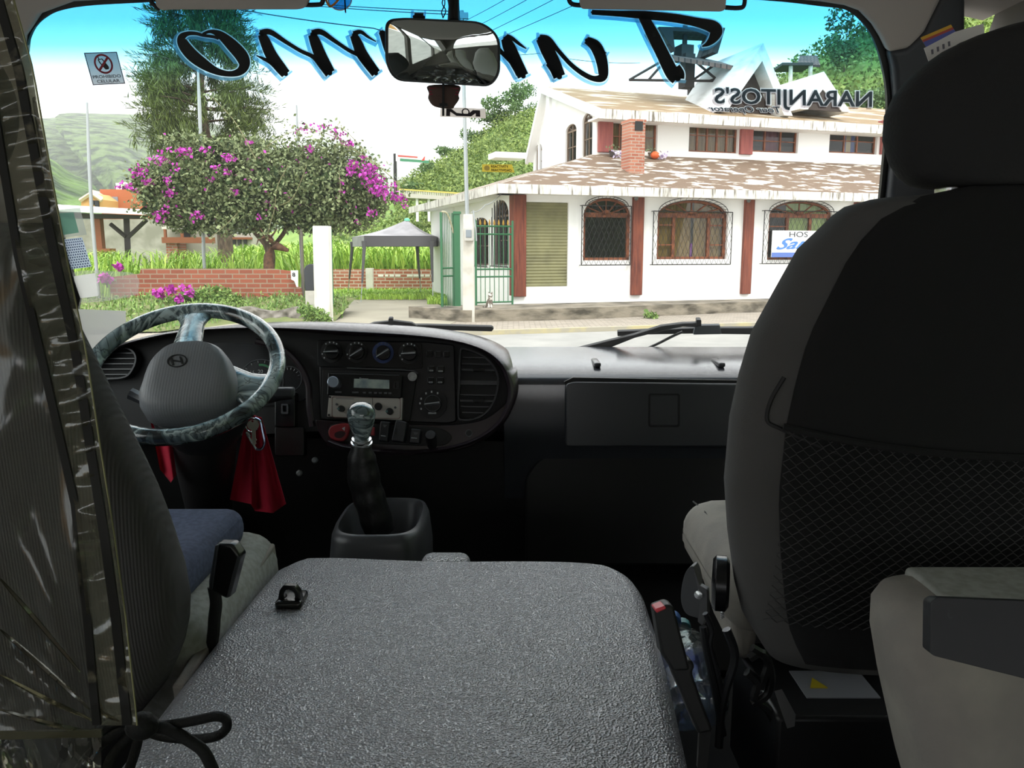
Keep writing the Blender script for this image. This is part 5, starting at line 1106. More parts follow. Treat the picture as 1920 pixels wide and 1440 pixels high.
v2 = DO('air_vent', MB().slab(vl, DP, .03, .03, [[p+(Vector((205, 680))-p).normalized()*4 for p in vl]]), mat('vent_rim_left', '2b2c2f', .3), dash, .002)
DO('vent_cavity', MB().slab([p+(Vector((205, 680))-p).normalized()*3 for p in vl], DP, .007, .004), m_black, v2)
for y in (662, 672, 682, 692, 702): DO('vent_slat', MB().slab([(160, y-1), (252 if 660 < y < 695 else 240, y-1), (252 if 660 < y < 695 else 240, y+1), (160, y+1)], DP, .022, .018), m_dash, v2)
# instruments behind the wheel
ip = DO('instrument_panel', MB().slab(smooth([(280, 700), (300, 660), (380, 645), (480, 645), (540, 665), (572, 705), (575, 745), (520, 760), (400, 760), (290, 755)], 4), DP, .010, .01), m_glossb, dash)
DO('instrument_hood', MB().tube([DP.hit(p.x, p.y, .025) for p in smooth([(480, 640), (530, 655), (562, 685), (578, 720), (580, 760), (586, 800)], 5, False)], .008, 8), m_hood, dash)
for (cx, cy, r) in ((490, 715, 42), (542, 710, 24)):
    d_ = DO('gauge', ringpx(MB(), (cx, cy), r-1.5, r, .0125, .003), m_edge, ip)
    tk = MB()
    for k in range(200, -20, -20): t = R(k); tk.slab([(cx+math.cos(t)*(r-7)-.5, cy-math.sin(t)*(r-7)), (cx+math.cos(t)*(r-7)+.5, cy-math.sin(t)*(r-7)), (cx+math.cos(t)*(r-3)+.5, cy-math.sin(t)*(r-3)), (cx+math.cos(t)*(r-3)-.5, cy-math.sin(t)*(r-3))], DP, .0125, .001)
    DO('gauge_ticks', tk, m_mark, d_)
gz_ = MB(); arc = [(488+34*math.cos(R(a)), 716-34*math.sin(R(a))) for a in range(25, 100, 5)]; ar2 = [(488+30*math.cos(R(a)), 716-30*math.sin(R(a))) for a in range(25, 100, 5)]
DO('green_arc', MB().slab(arc+ar2[::-1], DP, .013, .001), mat('gauge_green', '3f8a5c', .5), ip)
tx = MB(); text_on(tx, DP, .013, ((457, 705), (464, 705), (464, 712), (457, 712)), '10'); text_on(tx, DP, .013, ((470, 695), (477, 695), (477, 702), (470, 702)), '15'); text_on(tx, DP, .013, ((484, 693), (493, 693), (493, 700), (484, 700)), '20'); DO('gauge_numbers', tx, m_mark, ip)
# lower lacquered switch band
bandp = [(592, 790), (604, 788), (700, 794), (800, 797), (862, 796), (910, 786), (945, 760), (962, 738), (958, 772), (935, 803), (892, 832), (830, 848), (740, 851), (655, 844), (616, 833), (600, 815)]
bd = DO('switch_band', MB().slab(smooth(bandp, 3), DP, .034, .04), m_plum, dash, .004)
DO('switch_tray', MB().slab(smooth([(617, 802), (640, 794), (760, 799), (820, 802), (845, 815), (843, 828), (822, 836), (740, 834), (640, 828), (618, 820)], 4), DP, .038, .01), m_black, dash, .002)
hz = DO('hazard_switch', MB().slab(smooth([(616, 806), (625, 797), (652, 794), (653, 812), (645, 826), (628, 826), (617, 818)], 4), DP, .050, .02), mat('hazard_red', '8e2229', .4), dash, .003)
DO('hazard_triangle', MB().slab([(641, 803), (647, 800), (646, 808)], DP, .0512, .001), m_mark, hz); DO('switch_lens', MB().slab(smooth([(628, 812), (640, 808), (648, 812), (640, 821), (629, 820)], 3), DP, .0512, .001), mat('dark_switch_lens', '2c1215', .3), hz)
DO('indicator_switch', MB().slab(rect(692, 800, 702, 816, 2, 1), DP, .048, .02), mat('warning_red', '97343a', .4), dash, .002)
for (x0, y0, x1, y1, name) in ((709, 789, 731, 829, 0), (766, 803, 790, 833, 2)):
    sw_ = DO('rocker_switch', MB().slab(rounded([(x0+4, y0), (x1, y0+2), (x1-4, y1), (x0, y1-2)], 4), DP, .064, .04), mat('rocker_black', '191b20', .35), dash, .004)
    DO('switch_mark', MB().slab([(x0+5, y1-13), (x1-8, y1-12), (x1-8, y1-10.5), (x0+5, y1-11.5)], DP, .0655, .001), m_mark, sw_)
    DO('switch_icon', MB().slab([(x0+9, y0+7), (x1-6, y0+8), (x1-9, y0+12), (x0+11, y0+12)], DP, .0655, .001), m_edge, sw_)
DO('rocker_switch', MB().slab(rounded([(742, 787), (763, 791), (757, 830), (733, 827)], 4), DP, .074, .05, []), mat('tall_rocker', '202125', .4), dash, .004)
DO('rocker_notch', MB().slab([(741, 803), (746, 803.5), (744, 815), (740, 814)], DP, .0745, .002), m_black, dash)
ck = DP.hit(807, 815, .075); DO('lighter_knob', MB().lathe([(.0125, -.06), (.0125, -.005), (.0115, 0), (.001, .001)], ck, DP.n+Vector((0, 0, .6)), 20), mat('lighter_black', '1c1c1e', .5), dash)
DO('lighter_well', MB().slab(smooth([(790, 825), (800, 812), (828, 808), (838, 818), (822, 833), (798, 836)], 4), DP, .0395, .002), m_black, dash)
DO('socket_hole', ringpx(MB(), (879, 812), 0, 6, .037, .004), m_black, bd); DO('socket_rim', ringpx(MB(), (879, 812), 5.4, 6.6, .038, .004), m_edge, bd)
# glove box lid on the passenger side
GP = Plane(V3(.5, 1.945, -.42), (0, -1, .05))
gl = rounded([(1060, 720), (1078, 716), (1440, 720), (1440, 838), (1060, 838)], [10, 6, 0, 0, 8])
lid = DO('glove_box_lid', MB().slab(gl, GP, .012, .03), m_dash, dash, .004)
DO('lid_gap', MB().slab([(1058, 716), (1074, 708), (1440, 714), (1440, 720), (1078, 716), (1060, 722)], GP, .004, .012), m_black, lid)
DO('lid_handle', MB().slab(rect(1216, 738, 1275, 801, 5), GP, .014, .006, [rect(1219, 741, 1272, 798, 4)]), m_black, lid, .001)
DO('handle_flap', MB().slab(rect(1220, 742, 1271, 797, 4), GP, .0135, .006), m_dash, lid, .001)
DO('kick_panel', MB().slab(rounded([(985, 900), (1010, 860), (1060, 840), (1450, 842), (1450, 1060), (985, 1060)], [10, 20, 10, 0, 0, 0]), Plane(V3(.4, 1.965, -.6), (0, -1, .05)), 0, .03), mat('kick_panel_black', '0c0c0d', .55), dash, .006)
for x, y in ((1115, 681), (1340, 686)): q = at(x, y, 2.08); DO('shelf_rib', MB().rbox((q.x, 2.05, Z0-.287), (.018, .09, .012), .005, 2), m_dash, dash)
for x, y in ((562, 886), (591, 862)):
    q = at(x, y, 1.975); DO('bolt', MB().lathe([(.008, 0), (.008, .006), (.004, .01)], q, (0, -1, 0), 10), m_steel, dash)
DO('ignition_surround', MB().slab(rect(515, 735, 553, 800, 4), DP, .028, .03), m_glossb, dash, .002)
DO('small_socket', MB().slab(rect(527, 757, 540, 776, 2), DP, .036, .008, [rect(530, 760, 537, 772, 1)]), m_edge, dash)
DO('ashtray_panel', MB().slab(rect(515, 800, 570, 855, 5), DP, .02, .03), mat('ashtray_black', '0f0f10', .4), dash, .002)
# a white translucent sheet standing at the far left of the dash, and clear document holders
tag(obj('white_sheet', flat(MB(), [(110, 578), (236, 583), (236, 640), (205, 660), (110, 665)], Plane(at(180, 620, 2.0), (0, -1, .2))), film('translucent_white', (.4, .4, .38), .02, .4, white=.85, dirt=(.75, .75, .74))), 'white translucent sheet standing on the dash at the left behind the steering wheel', 'paper')
# ================================================================== steering wheel
a_, b_ = R(54.19), R(5.78); wn = Vector((math.sin(b_)*math.cos(a_), -math.cos(b_)*math.cos(a_), math.sin(a_)))
wc_ = V3(-.666, 1.609, -.238); e1 = Vector((0, 0, 1)).cross(wn).normalized(); e2 = wn.cross(e1)
def wp_(r, t, h=0): return wc_+(e1*math.cos(t)+e2*math.sin(t))*r+wn*h
def topx(p):
    q = p-EYE; d = q.y*CP-q.z*SP; return Vector((960+F*q.x/d, 720-F*(q.y*SP+q.z*CP)/d))
def ang(px, py, r=.184): return min((i*.01 for i in range(629)), key=lambda t: (topx(wp_(r, t))-Vector((px, py))).length)
m_marble = bpy.data.materials.new('marbled_wheel_cover'); m_marble.use_nodes = True
_t = m_marble.node_tree; _N = _t.nodes; _b = _N['Principled BSDF']; _b.inputs['Roughness'].default_value = .2; _b.inputs['Coat Weight'].default_value = 1; _b.inputs['Coat Roughness'].default_value = .1
_tc = _N.new('ShaderNodeTexCoord'); _n1 = _N.new('ShaderNodeTexNoise'); _n1.inputs['Scale'].default_value = 8; _n1.inputs['Detail'].default_value = 3; _n1.inputs['Distortion'].default_value = 1.5
_v = _N.new('ShaderNodeTexVoronoi'); _v.inputs['Scale'].default_value = 26; _v.feature = 'DISTANCE_TO_EDGE'; _mx = _N.new('ShaderNodeMixRGB'); _mx.inputs[0].default_value = .3
_r = _N.new('ShaderNodeValToRGB'); _cr = _r.color_ramp; _cr.elements[0].position = .34; _cr.elements[0].color = (.012, .018, .022, 1); _cr.elements[1].position = .74; _cr.elements[1].color = (.62, .70, .70, 1)
for _p, _c in ((.44, (.10, .14, .15)), (.50, (.50, .60, .60)), (.54, (.07, .10, .11)), (.62, (.26, .33, .34))): _cr.elements.new(_p).color = (*_c, 1)
_e = _N.new('ShaderNodeValToRGB'); _e.color_ramp.elements[0].position = .0; _e.color_ramp.elements[0].color = (.05, .05, .06, 1); _e.color_ramp.elements[1].position = .06; _e.color_ramp.elements[1].color = (1, 1, 1, 1)
_m2 = _N.new('ShaderNodeMixRGB'); _m2.blend_type = 'MULTIPLY'; _m2.inputs[0].default_value = .8; L_ = _t.links.new
L_(_tc.outputs['Object'], _n1.inputs['Vector']); L_(_tc.outputs['Object'], _mx.inputs[1]); L_(_n1.outputs['Color'], _mx.inputs[2]); L_(_mx.outputs[0], _v.inputs['Vector'])
L_(_n1.outputs['Fac'], _r.inputs[0]); L_(_v.outputs['Distance'], _e.inputs[0]); L_(_r.outputs[0], _m2.inputs[1]); L_(_e.outputs[0], _m2.inputs[2]); L_(_m2.outputs[0], _b.inputs['Base Color'])
whl = thing('steering_wheel', 'large steering wheel in a shiny grey-green marbled cover', 'steering wheel', wc_-Vector((0, 0, .1)))
obj('rim', MB().tube([wp_(.184, 2*math.pi*k/72) for k in range(72)], .0165, 14, True, up=wn), m_marble, whl, 80)
def spoke(t, w0, w1, r0=.06, r1=.18):
    rr = []
    for k in range(9):
        u = k/8; r = r0+(r1-r0)*u; w = w0+(w1-w0)*u+(.018*max(0, u-.6)**1.5*6); h = -.004+.012*(1-u); th = .011
        c = wp_(r, t, h); s = (e2*math.cos(t)-e1*math.sin(t))
        rr.append([c+s*w*math.cos(j*math.pi/8)+wn*th*math.sin(j*math.pi/8) for j in range(16)])
    return obj('spoke', MB().rings(rr), m_marble, whl, 80)
t1, t2 = ang(366, 578), ang(505, 742); t3 = t1+(t1-t2 if False else 0)
spoke(t1, .030, .022); spoke(t2, .040, .034)
hc = min(((wc_+e1*i*.004+e2*j*.004) for i in range(-14, 15) for j in range(-14, 15)), key=lambda p: (topx(p+wn*.03)-Vector((356, 700))).length)
ud = (wp_(.1, t1)-wc_).normalized(); vd = wn.cross(ud)
def pad(h, k): # rounded pad, wider below
    out = []
    for j in range(40):
        t = 2*math.pi*j/40; c, s = math.cos(t), math.sin(t); x = math.copysign(abs(c)**.72, c)*.074*k; y = math.copysign(abs(s)**.72, s)*(.088-.016*(x/.074))*k
        out.append(hc+ud*(x-.004)+vd*y+wn*(h+max(0, h)/.048*.38*x*1.0))
    return out
m_hub = mat('hub_grey_vinyl', '77797d', .45, bump=('wave', 60, .15, .001))
hub = obj('hub_cover', MB().rings([pad(-.045, .9), pad(-.04, 1.0), pad(-.005, 1.04), pad(.02, 1.0), pad(.036, .92), pad(.045, .80), pad(.0475, .62), pad(.048, .3)]), m_hub, whl, 50)
ec = min(((hc+ud*i*.003+vd*j*.003) for i in range(-24, 25) for j in range(-24, 25)), key=lambda p: (topx(p+wn*(.049+.38*(p-hc).dot(ud)))-Vector((332, 678))).length)
ec = ec+wn*(.0490+.38*(ec-hc).dot(ud)); ud = (ud+wn*.38).normalized(); wn_ = wn; wn = vd.cross(ud); wn = wn if wn.dot(wn_) > 0 else -wn
em = MB(); N_ = 32
def el(r, t, h=0): return ec+ud*.014*r*math.sin(t)+vd*.019*r*math.cos(t)+wn*h
em.prism([el(1, 2*math.pi*k/N_, .002) for k in range(N_)], [el(1, 2*math.pi*k/N_, -.004) for k in range(N_)], [([el(.86, 2*math.pi*k/N_, .002) for k in range(N_)], [el(.86, 2*math.pi*k/N_, -.004) for k in range(N_)])])
for a, b2, c2, d2 in ((-.62, -.55, -.30, .62), (.30, -.62, .62, .55)):
    w = .12; q = [(a, b2), (a+w*1.6, b2), (c2+w, d2), (c2-w*.6, d2)]; P4 = [ec+vd*.019*x+ud*.014*y for x, y in q]; em.prism([p+wn*.002 for p in P4], [p-wn*.004 for p in P4])
P4 = [ec+vd*.019*x+ud*.014*y for x, y in [(-.5, -.1), (.5, .22), (.5, .0), (-.5, -.32)]]; em.prism([p+wn*.002 for p in P4], [p-wn*.004 for p in P4])
obj('emblem', em, m_black, hub); wn = wn_; ud = (wp_(.1, t1)-wc_).normalized()
col = obj('column_shroud', MB().rings([[hc+ud*(c*w)+vd*(s*w2)+wn*h+Vector((0, dy, 0)) for c, s in [(math.cos(k*math.pi/12), math.sin(k*math.pi/12)) for k in range(24)]] for w, w2, h, dy in ((.06, .085, -.04, 0), (.085, .095, -.055, 0), (.085, .095, -.10, 0), (.07, .075, -.14, 0))]), mat('column_grey', '25262a', .5), whl)
q0, q1 = at(385, 820, 1.72), at(388, 955, 1.9)
obj('column_boot', MB().tube([at(380, 790, 1.66), at(384, 850, 1.73), at(390, 930, 1.86), at(398, 1000, 1.98)], [.07, .066, .056, .05], 18), mat('column_boot_black', '2c2a2c', .5), whl)
obj('indicator_stalk', MB().tube([hc-wn*.07+vd*.02, at(500, 748, 1.75), at(520, 741, 1.74), at(548, 738, 1.74)], [.010, .012, .013, .012], 8), m_dash, whl)
obj('stalk_switch', MB().rbox(at(534, 735, 1.735), (.042, .022, .022), .006, 2), m_edge, whl)
obj('wiper_stalk', MB().tube([hc-wn*.07-vd*.02, at(272, 750, 1.7), at(245, 738, 1.7)], [.010, .013, .014], 8), m_dash, whl)
# ================================================================== red rags, keys, carabiner
m_ragr = mat('red_rag', 'b01432', .9, bump=('noise', 160, .3, .002))
def rag(label, pts_top, pts_bot, Y, Y2, folds):
    def fn(u, v):
        a = Vector(pts_top[0])*(1-u)+Vector(pts_top[1])*u; b = Vector(pts_bot[0])*(1-u)+Vector(pts_bot[1])*u
        if len(pts_bot) > 2: b = Vector(np.array([np.interp(u, np.linspace(0, 1, len(pts_bot)), [q[i] for q in pts_bot]) for i in (0, 1)]))
        p = a*(1-v)+b*v; return at(p.x, p.y, Y+(Y2-Y)*v+.014*math.sin(u*folds*math.pi)*(.3+v))
    return tag(obj('rag', MB().sheet(fn, 40, 14, .002, (0, 1, 0)), m_ragr, None, 80), label, 'cloth')
rag('red rag hanging beside the keys right of the steering column', ((462, 775), (490, 783)), ((431, 937), (470, 945), (478, 958), (512, 962), (536, 945)), 1.74, 1.76, 5)
rag('red rag half hidden behind the steering column on its left side', ((280, 780), (318, 795)), ((300, 880), (320, 905), (330, 890)), 1.63, 1.66, 2)
Kp = Plane(at(470, 810, 1.70), (0, -1, .1)); m_chrome = mat('bright_steel', 'd0d2d4', .25, metal=.75)
kt = thing('carabiner', 'silver carabiner hooked on the ignition in front of the red rag', 'carabiner', Kp.hit(482, 842))
obj('hook', MB().tube([Kp.hit(p.x, p.y, .004) for p in smooth([(478, 784), (488, 790), (492, 808), (496, 830), (490, 842), (480, 842)], 5, False)], .0028, 8), mat('blue_steel', '8f9db5', .2, metal=1), kt)
obj('gate', MB().tube([Kp.hit(*p, .004) for p in ((480, 842), (470, 826), (462, 810))], .0026, 8), m_chrome, kt)
obj('ring', MB().tube([Kp.hit(472+12*math.cos(k*.3), 797+13*math.sin(k*.3), .002) for k in range(21)], .0016, 6, True), m_chrome, kt)
obj('nut', MB().tube([Kp.hit(464, 812, .004), Kp.hit(467.5, 819, .004)], .0042, 8), m_chrome, kt)
m_key = mat('dull_key_steel', 'bdb7aa', .4, metal=.15)
kk = thing('ignition_key', 'steel key with a round pierced head hanging in the carabiner', 'key', Kp.hit(476, 830, .008))
hd_ = [(474+11*math.cos(t*math.pi/10), 797+9.5*math.sin(t*math.pi/10)) for t in range(20)]
obj('bow', MB().slab(hd_, Kp, .010, .003, [[(473+2.4*math.cos(t*math.pi/5), 790+2*math.sin(t*math.pi/5)) for t in range(10)]]), m_key, kk)
obj('blade', MB().slab([(471.5, 803), (478.5, 804), (479, 822), (481, 825), (479, 828), (480, 832), (476, 836), (473, 833)], Kp, .010, .003), m_key, kk)
# ================================================================== gear lever
gc = V3(-.27, 1.61, -.545); gs_ = thing('gear_lever', 'gear lever with a marbled knob and black leather boot', 'gear lever', V3(-.27, 1.61, -.62))
k0 = at(678, 826, 1.62); k1 = at(677, 756, 1.60); ax = k1-k0; hL = ax.length
obj('knob', MB().lathe([(.013, 0), (.0175, hL*.12), (.0215, hL*.3), (.0270, hL*.52), (.0292, hL*.68), (.0275, hL*.82), (.020, hL*.94), (.010, hL*.99), (.001, hL)], k0, ax, 24), m_marble, gs_, 80)
obj('collar', MB().lathe([(.017, -.010), (.0225, -.007), (.0225, -.003), (.017, -.001), (.0205, .001), (.0205, .005), (.013, .007)], k0, ax, 20), m_chrome, gs_)
bp_ = smooth([tuple(at(678, 830, 1.62)), tuple(at(678, 856, 1.62)), tuple(at(684, 905, 1.625)), tuple(at(698, 950, 1.63)), tuple(at(712, 995, 1.64))], 6, False)
m_leather = mat('black_leather', '121213', .45, bump=('noise', 60, .5, .004))
obj('boot', MB().tube(bp_, [.0165+.017*min(1, i/9)+.0012*math.sin(i*1.3) for i in range(len(bp_))], 18), m_leather, gs_, 80)
cons = thing('gear_console', 'black plastic gear lever console in front of the engine cover', 'console', V3(-.27, 1.6, -1.15))
def sq(cx, cy, hw, hd2, z, n=40, e=.55): return [V3(cx+math.copysign(abs(math.cos(2*math.pi*k/n))**e, math.cos(2*math.pi*k/n))*hw, cy+math.copysign(abs(math.sin(2*math.pi*k/n))**e, math.sin(2*math.pi*k/n))*hd2, z) for k in range(n)]
cx_, cy_ = -.272, 1.61
obj('housing', MB().rings([sq(cx_, cy_, .105, .15, -1.15), sq(cx_, cy_, .1, .14, -.62), sq(cx_, cy_, .094, .133, -.565), sq(cx_, cy_, .088, .126, -.550), sq(cx_, cy_, .081, .118, -.548), sq(cx_, cy_, .075, .110, -.558), sq(cx_, cy_, .068, .10, -.62), sq(cx_, cy_, .06, .09, -.63)]), mat('console_plastic', '3c3d40', .38), cons, 60)
# ================================================================== engine cover
m_vinyl = mat('grained_black_vinyl', '7a7a7e', .30, spec=1.0, bump=('voronoi', 420, 1, .0032))
m_vinyl.node_tree.nodes['Principled BSDF'].inputs['IOR'].default_value = 1.8
zc = H-.55
ep = [(520, 1062), (560, 1045), (605, 1040), (800, 1047), (1000, 1047), (1100, 1050), (1150, 1058), (1188, 1084), (1208, 1130), (1235, 1220), (1262, 1340), (1290, 1470), (1330, 1640), (60, 1640), (230, 1420), (330, 1290), (420, 1178), (490, 1095)]
eS = smooth([(ground(px, py, zc).x, ground(px, py, zc).y) for px, py in ep[:-5]], 4, False)+[Vector((ground(*q, zc).x, ground(*q, zc).y)) for q in ep[-5:]]
ec_ = sum(eS, Vector((0, 0)))/len(eS)
def er(k, dz): return [Vector((ec_.x+(p.x-ec_.x)*k, ec_.y+(p.y-ec_.y)*k, zc+dz)) for p in eS]
def erd(d, dz):
    out = []; n = len(eS)
    for i in range(n):
        t = (eS[(i+1) % n]-eS[i-1]).normalized(); nn = Vector((t.y, -t.x)); 
        if nn.dot(eS[i]-ec_) < 0: nn = -nn
        out.append(Vector((eS[i].x+nn.x*d, eS[i].y+nn.y*d, zc+dz)))
    return out
cov = thing('engine_cover', 'broad flat grained black vinyl engine cover between the front seats', 'engine cover', Vector((ec_.x, ec_.y, H-1.2)))
obj('lid', MB().rings([erd(.012, -.14), erd(.012, -.05), erd(.008, -.022), erd(-.002, -.008), erd(-.014, -.001), er(.93, .0)]), m_vinyl, cov, 60)
obj('base_box', MB().rings([erd(-.01, -.65), erd(-.01, -.12)]), m_black, cov)
q = ground(835, 1050, zc); obj('lid_hump', MB().rbox((q.x, q.y+.012, zc-.02), (.09, .05, .052), .02, 3), m_vinyl, cov)
q = ground(543, 1138, zc); hdl = thing('pull_catch', 'small black pull catch with a round hole on the engine cover', 'catch', q); s_ = .0105
Rz = Matrix.Rotation(R(-8), 3, 'Z')
oo = [q+Rz @ Vector((x, .0, z)) for x, z in [(-.018, 0), (.018, 0), (.019, .012), (.016, .026), (.009, .035), (-.009, .035), (-.016, .026), (-.019, .012)]]
ii = [q+Rz @ Vector((.009*math.cos(k*math.pi/6), 0, .018+.010*math.sin(k*math.pi/6))) for k in range(12)]
fv = Rz @ Vector((0, .012, 0))
obj('eye', MB().prism(oo, [p+fv for p in oo], [(ii, [p+fv for p in ii])]), m_glossb, hdl, bevel=.002); obj('foot', MB().rbox(q+Vector((0, .014, .006)), (.042, .05, .014), .006, 3), m_glossb, hdl)
# ================================================================== seats
m_fab = mat('charcoal_seat_cloth', '454443', .95, bump=('noise', 500, .4, .001))
m_back = mat('black_seat_back_cloth', '0e0e0f', .95, bump=('noise', 500, .3, .001))
m_rib = mat('ribbed_seat_cloth', '4a4848', .95, bump=('wave', 90, .35, .002))
m_grey = mat('grey_seat_cloth', '7c7771', .95, col2='88837b', scale=14, bump=('noise', 300, .4, .001))
m_grey2 = mat('dotted_seat_cloth', '93948f', .95, col2='84857f', scale=90, bump=('voronoi', 120, .3, .001))
def seat_loft(mb, rows, xc, yfn, tfn, n=44, e=.55, close=True):
    """rows: (z, half width)"""
    rr = []
    for z, hw in rows:
        th = tfn(z)*min(1, hw/.08); y = yfn(z)
        rr.append([Vector((xc+math.copysign(abs(math.cos(2*math.pi*k/n))**e, math.cos(2*math.pi*k/n))*hw, y+math.copysign(abs(math.sin(2*math.pi*k/n))**e, math.sin(2*math.pi*k/n))*th, z)) for k in range(n)])
    return mb.rings(rr)
def rows_from(px_list, Y, xc, sgn, extra=()):
    out = [(at(px, py, Y).z, abs(xc-at(px, py, Y).x)) for py, px in px_list]
    z = np.array([o[0] for o in out]); w = np.array([o[1] for o in out]); o = np.argsort(z); z, w = z[o], w[o]
    zz_ = np.concatenate([np.linspace(z[0], z[-1], 26), z]); zz_ = np.unique(np.round(zz_, 4)); return [(float(a), float(np.interp(a, z, w))) for a in zz_]
def seat_base(t, x0, x1, y0, y1, ztop, hgt=.16, m=None, m_side=None):
    obj('cushion', MB().rbox(((x0+x1)/2, (y0+y1)/2, ztop-hgt/2), (x1-x0, y1-y0, hgt), .055, 8, None, lambda q: q+Vector((0, 0, .012*math.cos(q.x*4)*(1 if q.z > 0 else 0)))), m or m_grey, t, 70)
    obj('pedestal', MB().span((x0+.14, y0+.18, H-1.2), (x1-.06, y1-.08, ztop-hgt+.02)), m_black, t)
# passenger seat
XP = .56; Yq = .86
pr_ = [(1225, 1440), (1160, 1400), (1100, 1384), (1000, 1368), (900, 1359), (780, 1366), (700, 1381), (620, 1402), (520, 1454), (467, 1482), (430, 1520), (405, 1545), (390, 1566), (377, 1612), (371, 1690), (370.7, 1760), (370.5, 1820)]
ps = thing('passenger_seat', 'black front passenger seat seen from behind at right with a net pocket', 'seat', V3(XP, .95, -1.2))
rowsP = rows_from(pr_, Yq+.045, XP, 1)
yP = lambda z: Yq+.10-(z-(H-.45))*.22; tP = lambda z: .068-.02*max(0, (z-(H-.2)))
mbp = MB(); seat_loft(mbp, rowsP, XP, lambda z: Yq+.02-(z-(H-.1))*.10, tP, 52, .62)
bk = obj('backrest', mbp, m_fab, ps, 80)
# back shell panel: the black rear cover, seams and net pocket
def back_pt(x, z, d=.0):
    hw = np.interp(z, [r[0] for r in rowsP], [r[1] for r in rowsP]); k = max(-1, min(1, (x-XP)/max(.01, hw)))
    th = tP(z)*min(1, hw/.08); y = Yq+.02-(z-(H-.1))*.10-th*(max(0, 1-abs(k)**(2/.62)))**(.62/2)
    return Vector((x, y-d, z))
def seam(pxs, d=.001, r=.0022):
    return MB().tube([back_pt(at(p.x, p.y, Yq-.05).x, at(p.x, p.y, Yq-.05).z, d) for p in smooth(pxs, 6, False)], r, 6)
obj('seam', seam([(1487, 715), (1465, 760), (1458, 800), (1480, 815), (1560, 850), (1650, 885), (1760, 910), (1880, 918), (2000, 905)]), m_black, bk)
obj('rear_cover', MB().sheet(lambda u, v: back_pt(XP+(2*u-1)*.86*float(np.interp(H-.475+.66*v, [r[0] for r in rowsP], [r[1] for r in rowsP])), H-.475+.66*v, .003), 26, 30, .003, (0, 1, 0)), m_back, bk, 80)
# net pocket of real threads
net = MB(); zs0, zs1 = H-.42, H-.215
def npt(x, z): return back_pt(x, z, .010+.012*max(0, math.sin(math.pi*(z-zs0)/(zs1-zs0))))
rowN = 36; colN = 84
for r in range(rowN):
    z = zs0+(zs1-zs0)*r/rowN; q = []
    for c in range(colN+1):
        x = XP-.27+.54*c/colN; ztop = zs1+.03*abs((x-XP)/.27)**2
        zz2 = zs0+(ztop-zs0)*(r+(.8 if (c+r) % 2 else 0))/rowN; q.append(npt(x, zz2))
    net.tube(q, .0007, 3)
obj('net_pocket', net, mat('grey_net_thread', '2b2b2b', .8), bk)
obj('pocket_hem', MB().tube([npt(XP-.272+.544*k/24, zs1+.03*abs((k/12-1))**2) for k in range(25)], .004, 6), m_back, bk)
hr_ = [(352, 1750), (347, 1715), (332, 1692), (305, 1674), (260, 1661), (215, 1664), (180, 1680), (150, 1704), (117, 1740), (93, 1775), (75, 1813), (60, 1858), (51, 1905)]
hd2 = MB(); seat_loft(hd2, rows_from(hr_, .853, XP, 1), XP, lambda z: .85, lambda z: .055, 44, .7)
hrs = obj('headrest', hd2, mat('dark_headrest_cloth', '1f1f20', .9, bump=('voronoi', 260, .4, .001)), ps, 80)
for s in (-1, 1): obj('headrest_post', MB().tube([V3(XP+s*.10, .85, .16), V3(XP+s*.10, .855, .02)], .006, 8).rbox(V3(XP+s*.10, .853, .062), (.03, .03, .012), .004, 2), m_chrome, ps)
seat_base(ps, .30, .90, 1.05, 1.40, H-.45, .10, m_grey)
obj('cushion_skirt', MB().prism([V3(.315, 1.38, -.50), V3(.315, 1.08, -.50), V3(.33, 1.10, -.60), V3(.335, 1.24, -.60)], [V3(.36, 1.38, -.50), V3(.36, 1.08, -.50), V3(.36, 1.10, -.60), V3(.36, 1.24, -.60)]), m_grey, ps, bevel=.015)
seam_c = MB().tube([V3(.33, .95+.45*k/10, -.448+.006*math.sin(k)) for k in range(11)], .002, 5); obj('piping', seam_c, m_back, ps)
# reclining gear and side shield
q = at(1367, 1095, .93)
obj('recliner_knob', MB().lathe([(.001, .0), (.028, 0), (.034, .004), (.034, .016), (.029, .02), (.001, .021)], q, (-1, .25, 0), 26), m_glossb, ps)
sp_ = Plane(at(1300, 1110, 1.05), (-.6, -1, 0))
obj('side_shield', MB().slab(smooth([(1300, 1063), (1286, 1072), (1278, 1100), (1277, 1128), (1286, 1150), (1305, 1158), (1314, 1157), (1310, 1100)], 4), sp_, 0, .02), mat('grey_shield_plastic', '3f4043', .4), ps, bevel=.003)
br_ = obj('hinge_bracket', MB().slab([(1300, 1063), (1312, 1098), (1326, 1106), (1327, 1150), (1318, 1175), (1308, 1166), (1312, 1120), (1304, 1090)], sp_, .012, .01), mat('dull_steel', '5d5d5f', .4, metal=.7), ps, bevel=.001)
obj('bolt', MB().lathe([(.006, 0), (.006, .004), (.002, .006)], sp_.hit(1311, 1114, .012), sp_.n, 10), m_chrome, ps)
obj('coil_spring', MB().tube([at(1354+2.5*math.cos(k*.9), 1141+k*.55, .95) for k in range(34)], .0016, 5), m_chrome, ps)
for pth, r in (([(1322, 1150), (1335, 1180), (1332, 1210), (1345, 1260), (1360, 1330)], .004), ([(1362, 1180), (1378, 1230), (1362, 1290), (1352, 1340), (1348, 1400)], .006), ([(1318, 1175), (1325, 1220), (1340, 1290), (1356, 1378)], .005)):
    obj('seat_frame_bar', MB().tube([at(p.x, p.y, 1.0) for p in smooth(pth, 4, False)], r, 8), mat('frame_steel', '46474a', .3, metal=.8), ps)
